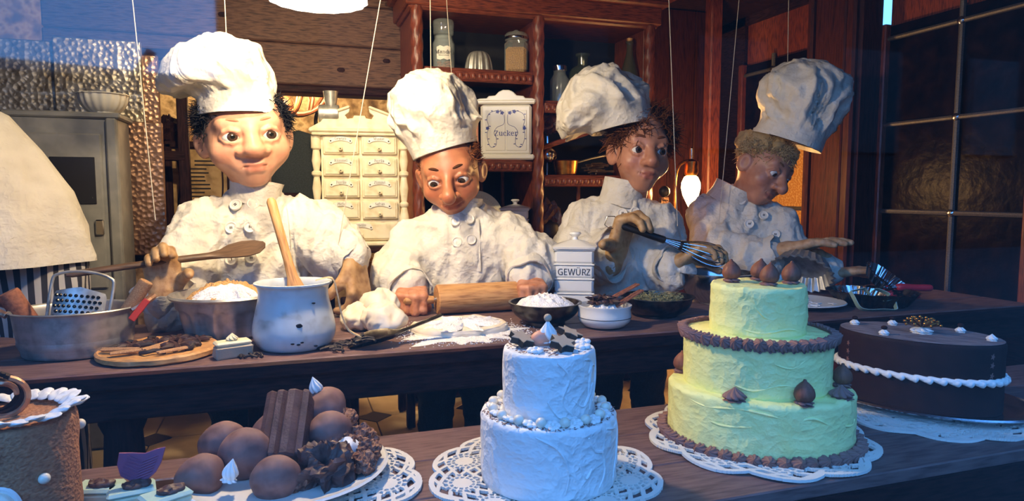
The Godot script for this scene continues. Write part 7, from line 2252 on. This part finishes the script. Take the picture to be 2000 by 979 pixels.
	obj("petal", displace(G.new().ball(Vector3(0, 0.018, 0), Vector3(0.022, 0.026, 0.004), 24, 14), noise(25.0, 6), 0.01), M.cream, pc2, Vector3.ZERO, 180.0)
	pc2.rotation_degrees = Vector3(-30, 30, -20)
	# nut clusters
	for e in [[0.066, 0.352, -0.995, 0.026, 0.018], [0.088, 0.338, -0.955, 0.017, 0.02], [0.093, 0.334, -0.92, 0.024, 0.015], [0.084, 0.331, -0.885, 0.027, 0.014], [0.066, 0.335, -0.94, 0.018, 0.018], [0.04, 0.352, -1.0, 0.02, 0.014]]:
		var nc := thing("nut_cluster", "rough brown chocolate nut cluster on the platter's right rim", "nut cluster", Vector3(e[0], e[1], e[2]), e[0] * 20.0, "nut clusters on the platter")
		obj("cluster", displace(displace(G.new().ball(Vector3.ZERO, Vector3(e[3], e[4], e[4]), 40, 26), noise(60.0, int(e[0] * 1000)), 0.009), noise(200.0, 4), 0.003), M.krokant, nc, Vector3.ZERO, 50.0)
	var tf := thing("chocolate_truffle", "jagged dark chocolate truffle lying before the sugar petal", "truffle", Vector3(0.036, 0.327, -0.885))
	obj("truffle", displace(displace(G.new().ball(Vector3.ZERO, Vector3(0.036, 0.024, 0.026), 52, 32), noise(34.0, 8, FastNoiseLite.TYPE_SIMPLEX_SMOOTH, FastNoiseLite.FRACTAL_RIDGED, 2), 0.02), noise(110.0, 4), 0.004), M.chocolate, tf, Vector3.ZERO, 50.0)
	var tf2 := thing("nut_cluster", "pale flaked nut slice lying between truffle and front eggs", "nut cluster", Vector3(-0.002, 0.322, -0.87), 0.4, "nut clusters on the platter")
	obj("cluster", displace(G.new().ball(Vector3.ZERO, Vector3(0.018, 0.012, 0.014), 30, 20), noise(80.0, 4), 0.008), M.krokant, tf2, Vector3.ZERO, 50.0)

	# ---- petits fours with the violet leaf
	var pp := thing("oval_tray", "dark oval tray with thin copper rim holding petits fours", "tray", Vector3(-0.19, top - 0.004, -0.885))
	obj("tray", G.new().lathe([Vector2(0.001, 0.001), Vector2(0.075, 0.0), Vector2(0.095, 0.008), Vector2(0.097, 0.01), Vector2(0.075, 0.005), Vector2(0.001, 0.004)], 56, at(Vector3.ZERO, Vector3(0, 20, 0), Vector3(1.0, 1, 0.75))), M.choc_sheet, pp)
	obj("copper_rim", G.new().lathe([Vector2(0.096, 0.008), Vector2(0.0985, 0.0095), Vector2(0.096, 0.0115), Vector2(0.0945, 0.0095)], 56, at(Vector3.ZERO, Vector3(0, 20, 0), Vector3(1.0, 1, 0.75)), true), M.hammered_copper, pp)
	for e in [[-0.192, -0.885, 12.0, "petit four with a ribbed violet chocolate leaf on mint icing"], [-0.232, -0.905, -15.0, "petit four with mint icing and a dark chocolate smear"], [-0.15, -0.855, 30.0, "pale petit four with a dark chocolate corner on the tray"]]:
		var pf := thing("petit_four", e[3], "petit four", Vector3(e[0], top + 0.001, e[1]), deg_to_rad(e[2]), "petits fours on the tray")
		obj("sponge", G.new().box(Vector3(0.05, 0.024, 0.034), Vector3(0, 0.0125, 0), 0.003), M.pale_icing, pf)
		obj("icing", G.new().box(Vector3(0.052, 0.007, 0.036), Vector3(0, 0.027, 0), 0.003), M.mint_icing, pf)
		obj("chocolate_smear", displace(G.new().ball(Vector3(0.006, 0.032, 0.002), Vector3(0.016, 0.006, 0.01), 26, 14), noise(80.0, 6), 0.004), M.chocolate, pf)
		if e[2] == 12.0:
			var lg := PackedVector2Array()
			for q in [[0.0, 0.0], [0.012, 0.002], [0.022, 0.012], [0.027, 0.024], [0.03, 0.042], [0.02, 0.04], [0.008, 0.035], [-0.006, 0.036], [-0.02, 0.036], [-0.021, 0.022], [-0.016, 0.008]]:
				lg.append(Vector2(q[0], q[1]))
			var lf := obj("violet_leaf", G.new().prism(lg, 0.003, at(Vector3(0, 0.034, 0.0)), 0.0006), M.violet_leaf, pf)
			lf.rotation_degrees = Vector3(-8, -10, -6)
			for k in 7:
				for s in [-1.0, 1.0]:
					obj("leaf_vein", G.new().tube([Vector3(0.001 * k, 0.038 + k * 0.0035, 0.0034), Vector3(0.001 * k + s * (0.017 if s > 0 else 0.016), 0.045 + k * 0.0036, 0.0034)], 0.0009, 5), M.violet_leaf, lf)

	# ---- mocha cake with frill at the edge of the picture
	var mc := thing("mocha_cake", "brown mocha cake with white feathery frill and big pearl", "cake", Vector3(-0.302, top - 0.004, -0.86))
	obj("cake", tier(0.063, 0.063, 0.142, 31, 0.002), M.mocha_cake, mc, Vector3.ZERO, 50.0)
	for k in 26:
		var a := TAU * k / 26.0
		var ft := obj("feather_frill", displace(G.new().ball(Vector3(0.012, 0.004, 0), Vector3(0.0145, 0.0028, 0.0085), 18, 10), noise(90.0, k), 0.003), M.cream, mc, Vector3(cos(a) * 0.05, 0.143, sin(a) * 0.05), 70.0)
		ft.rotation = Vector3(rng.randf_range(-0.2, 0.2), -a + 0.35, 0.22 + rng.randf_range(-0.1, 0.15))
	for k in 3:
		var cu := []
		for q in 30:
			var a := q * 0.26
			cu.append(Vector3(cos(a) * (0.014 + q * 0.0004), 0.148 + 0.012 + sin(a) * (0.013 + q * 0.0004), 0.012 * k - 0.02 + q * 0.0006))
		obj("chocolate_curl", G.new().tube(cu, 0.0032, 6, at(Vector3(-0.018 + 0.004 * k, 0.004, -0.01), Vector3(0, 20, 0))), M.hammered_copper if k == 2 else M.choc_sheet, mc)
	for e in [[0.75, 0.085, 0.0], [1.9, 0.12, 0.0], [0.1, 0.12, 0.0]]:
		obj("small_pearl", G.new().ball(Vector3(sin(e[0]) * 0.065, e[1], cos(e[0]) * 0.065), Vector3.ONE * 0.006, 12, 8), M.pearl, mc)
	var bpd := obj("big_pearl", G.new().ball(Vector3(0.006, 0.06, 0.064), Vector3(0.018, 0.022, 0.01), 24, 16), M.pearl, mc)
	obj("pearl_setting", G.new().lathe([Vector2(0.017, -0.002), Vector2(0.023, 0.0), Vector2(0.021, 0.003), Vector2(0.017, 0.002)], 36, at(Vector3(0.006, 0.06, 0.061), Vector3(90, 0, 0), Vector3(1, 1, 1.2)), true), M.cream, bpd)
func _ready():
	make_materials()
	make_view()
	make_room()
	make_furniture()
	make_lamps()
	make_marionettes()
	make_strings()
	make_table_things()
	make_shelf_things()
	make_display_things()
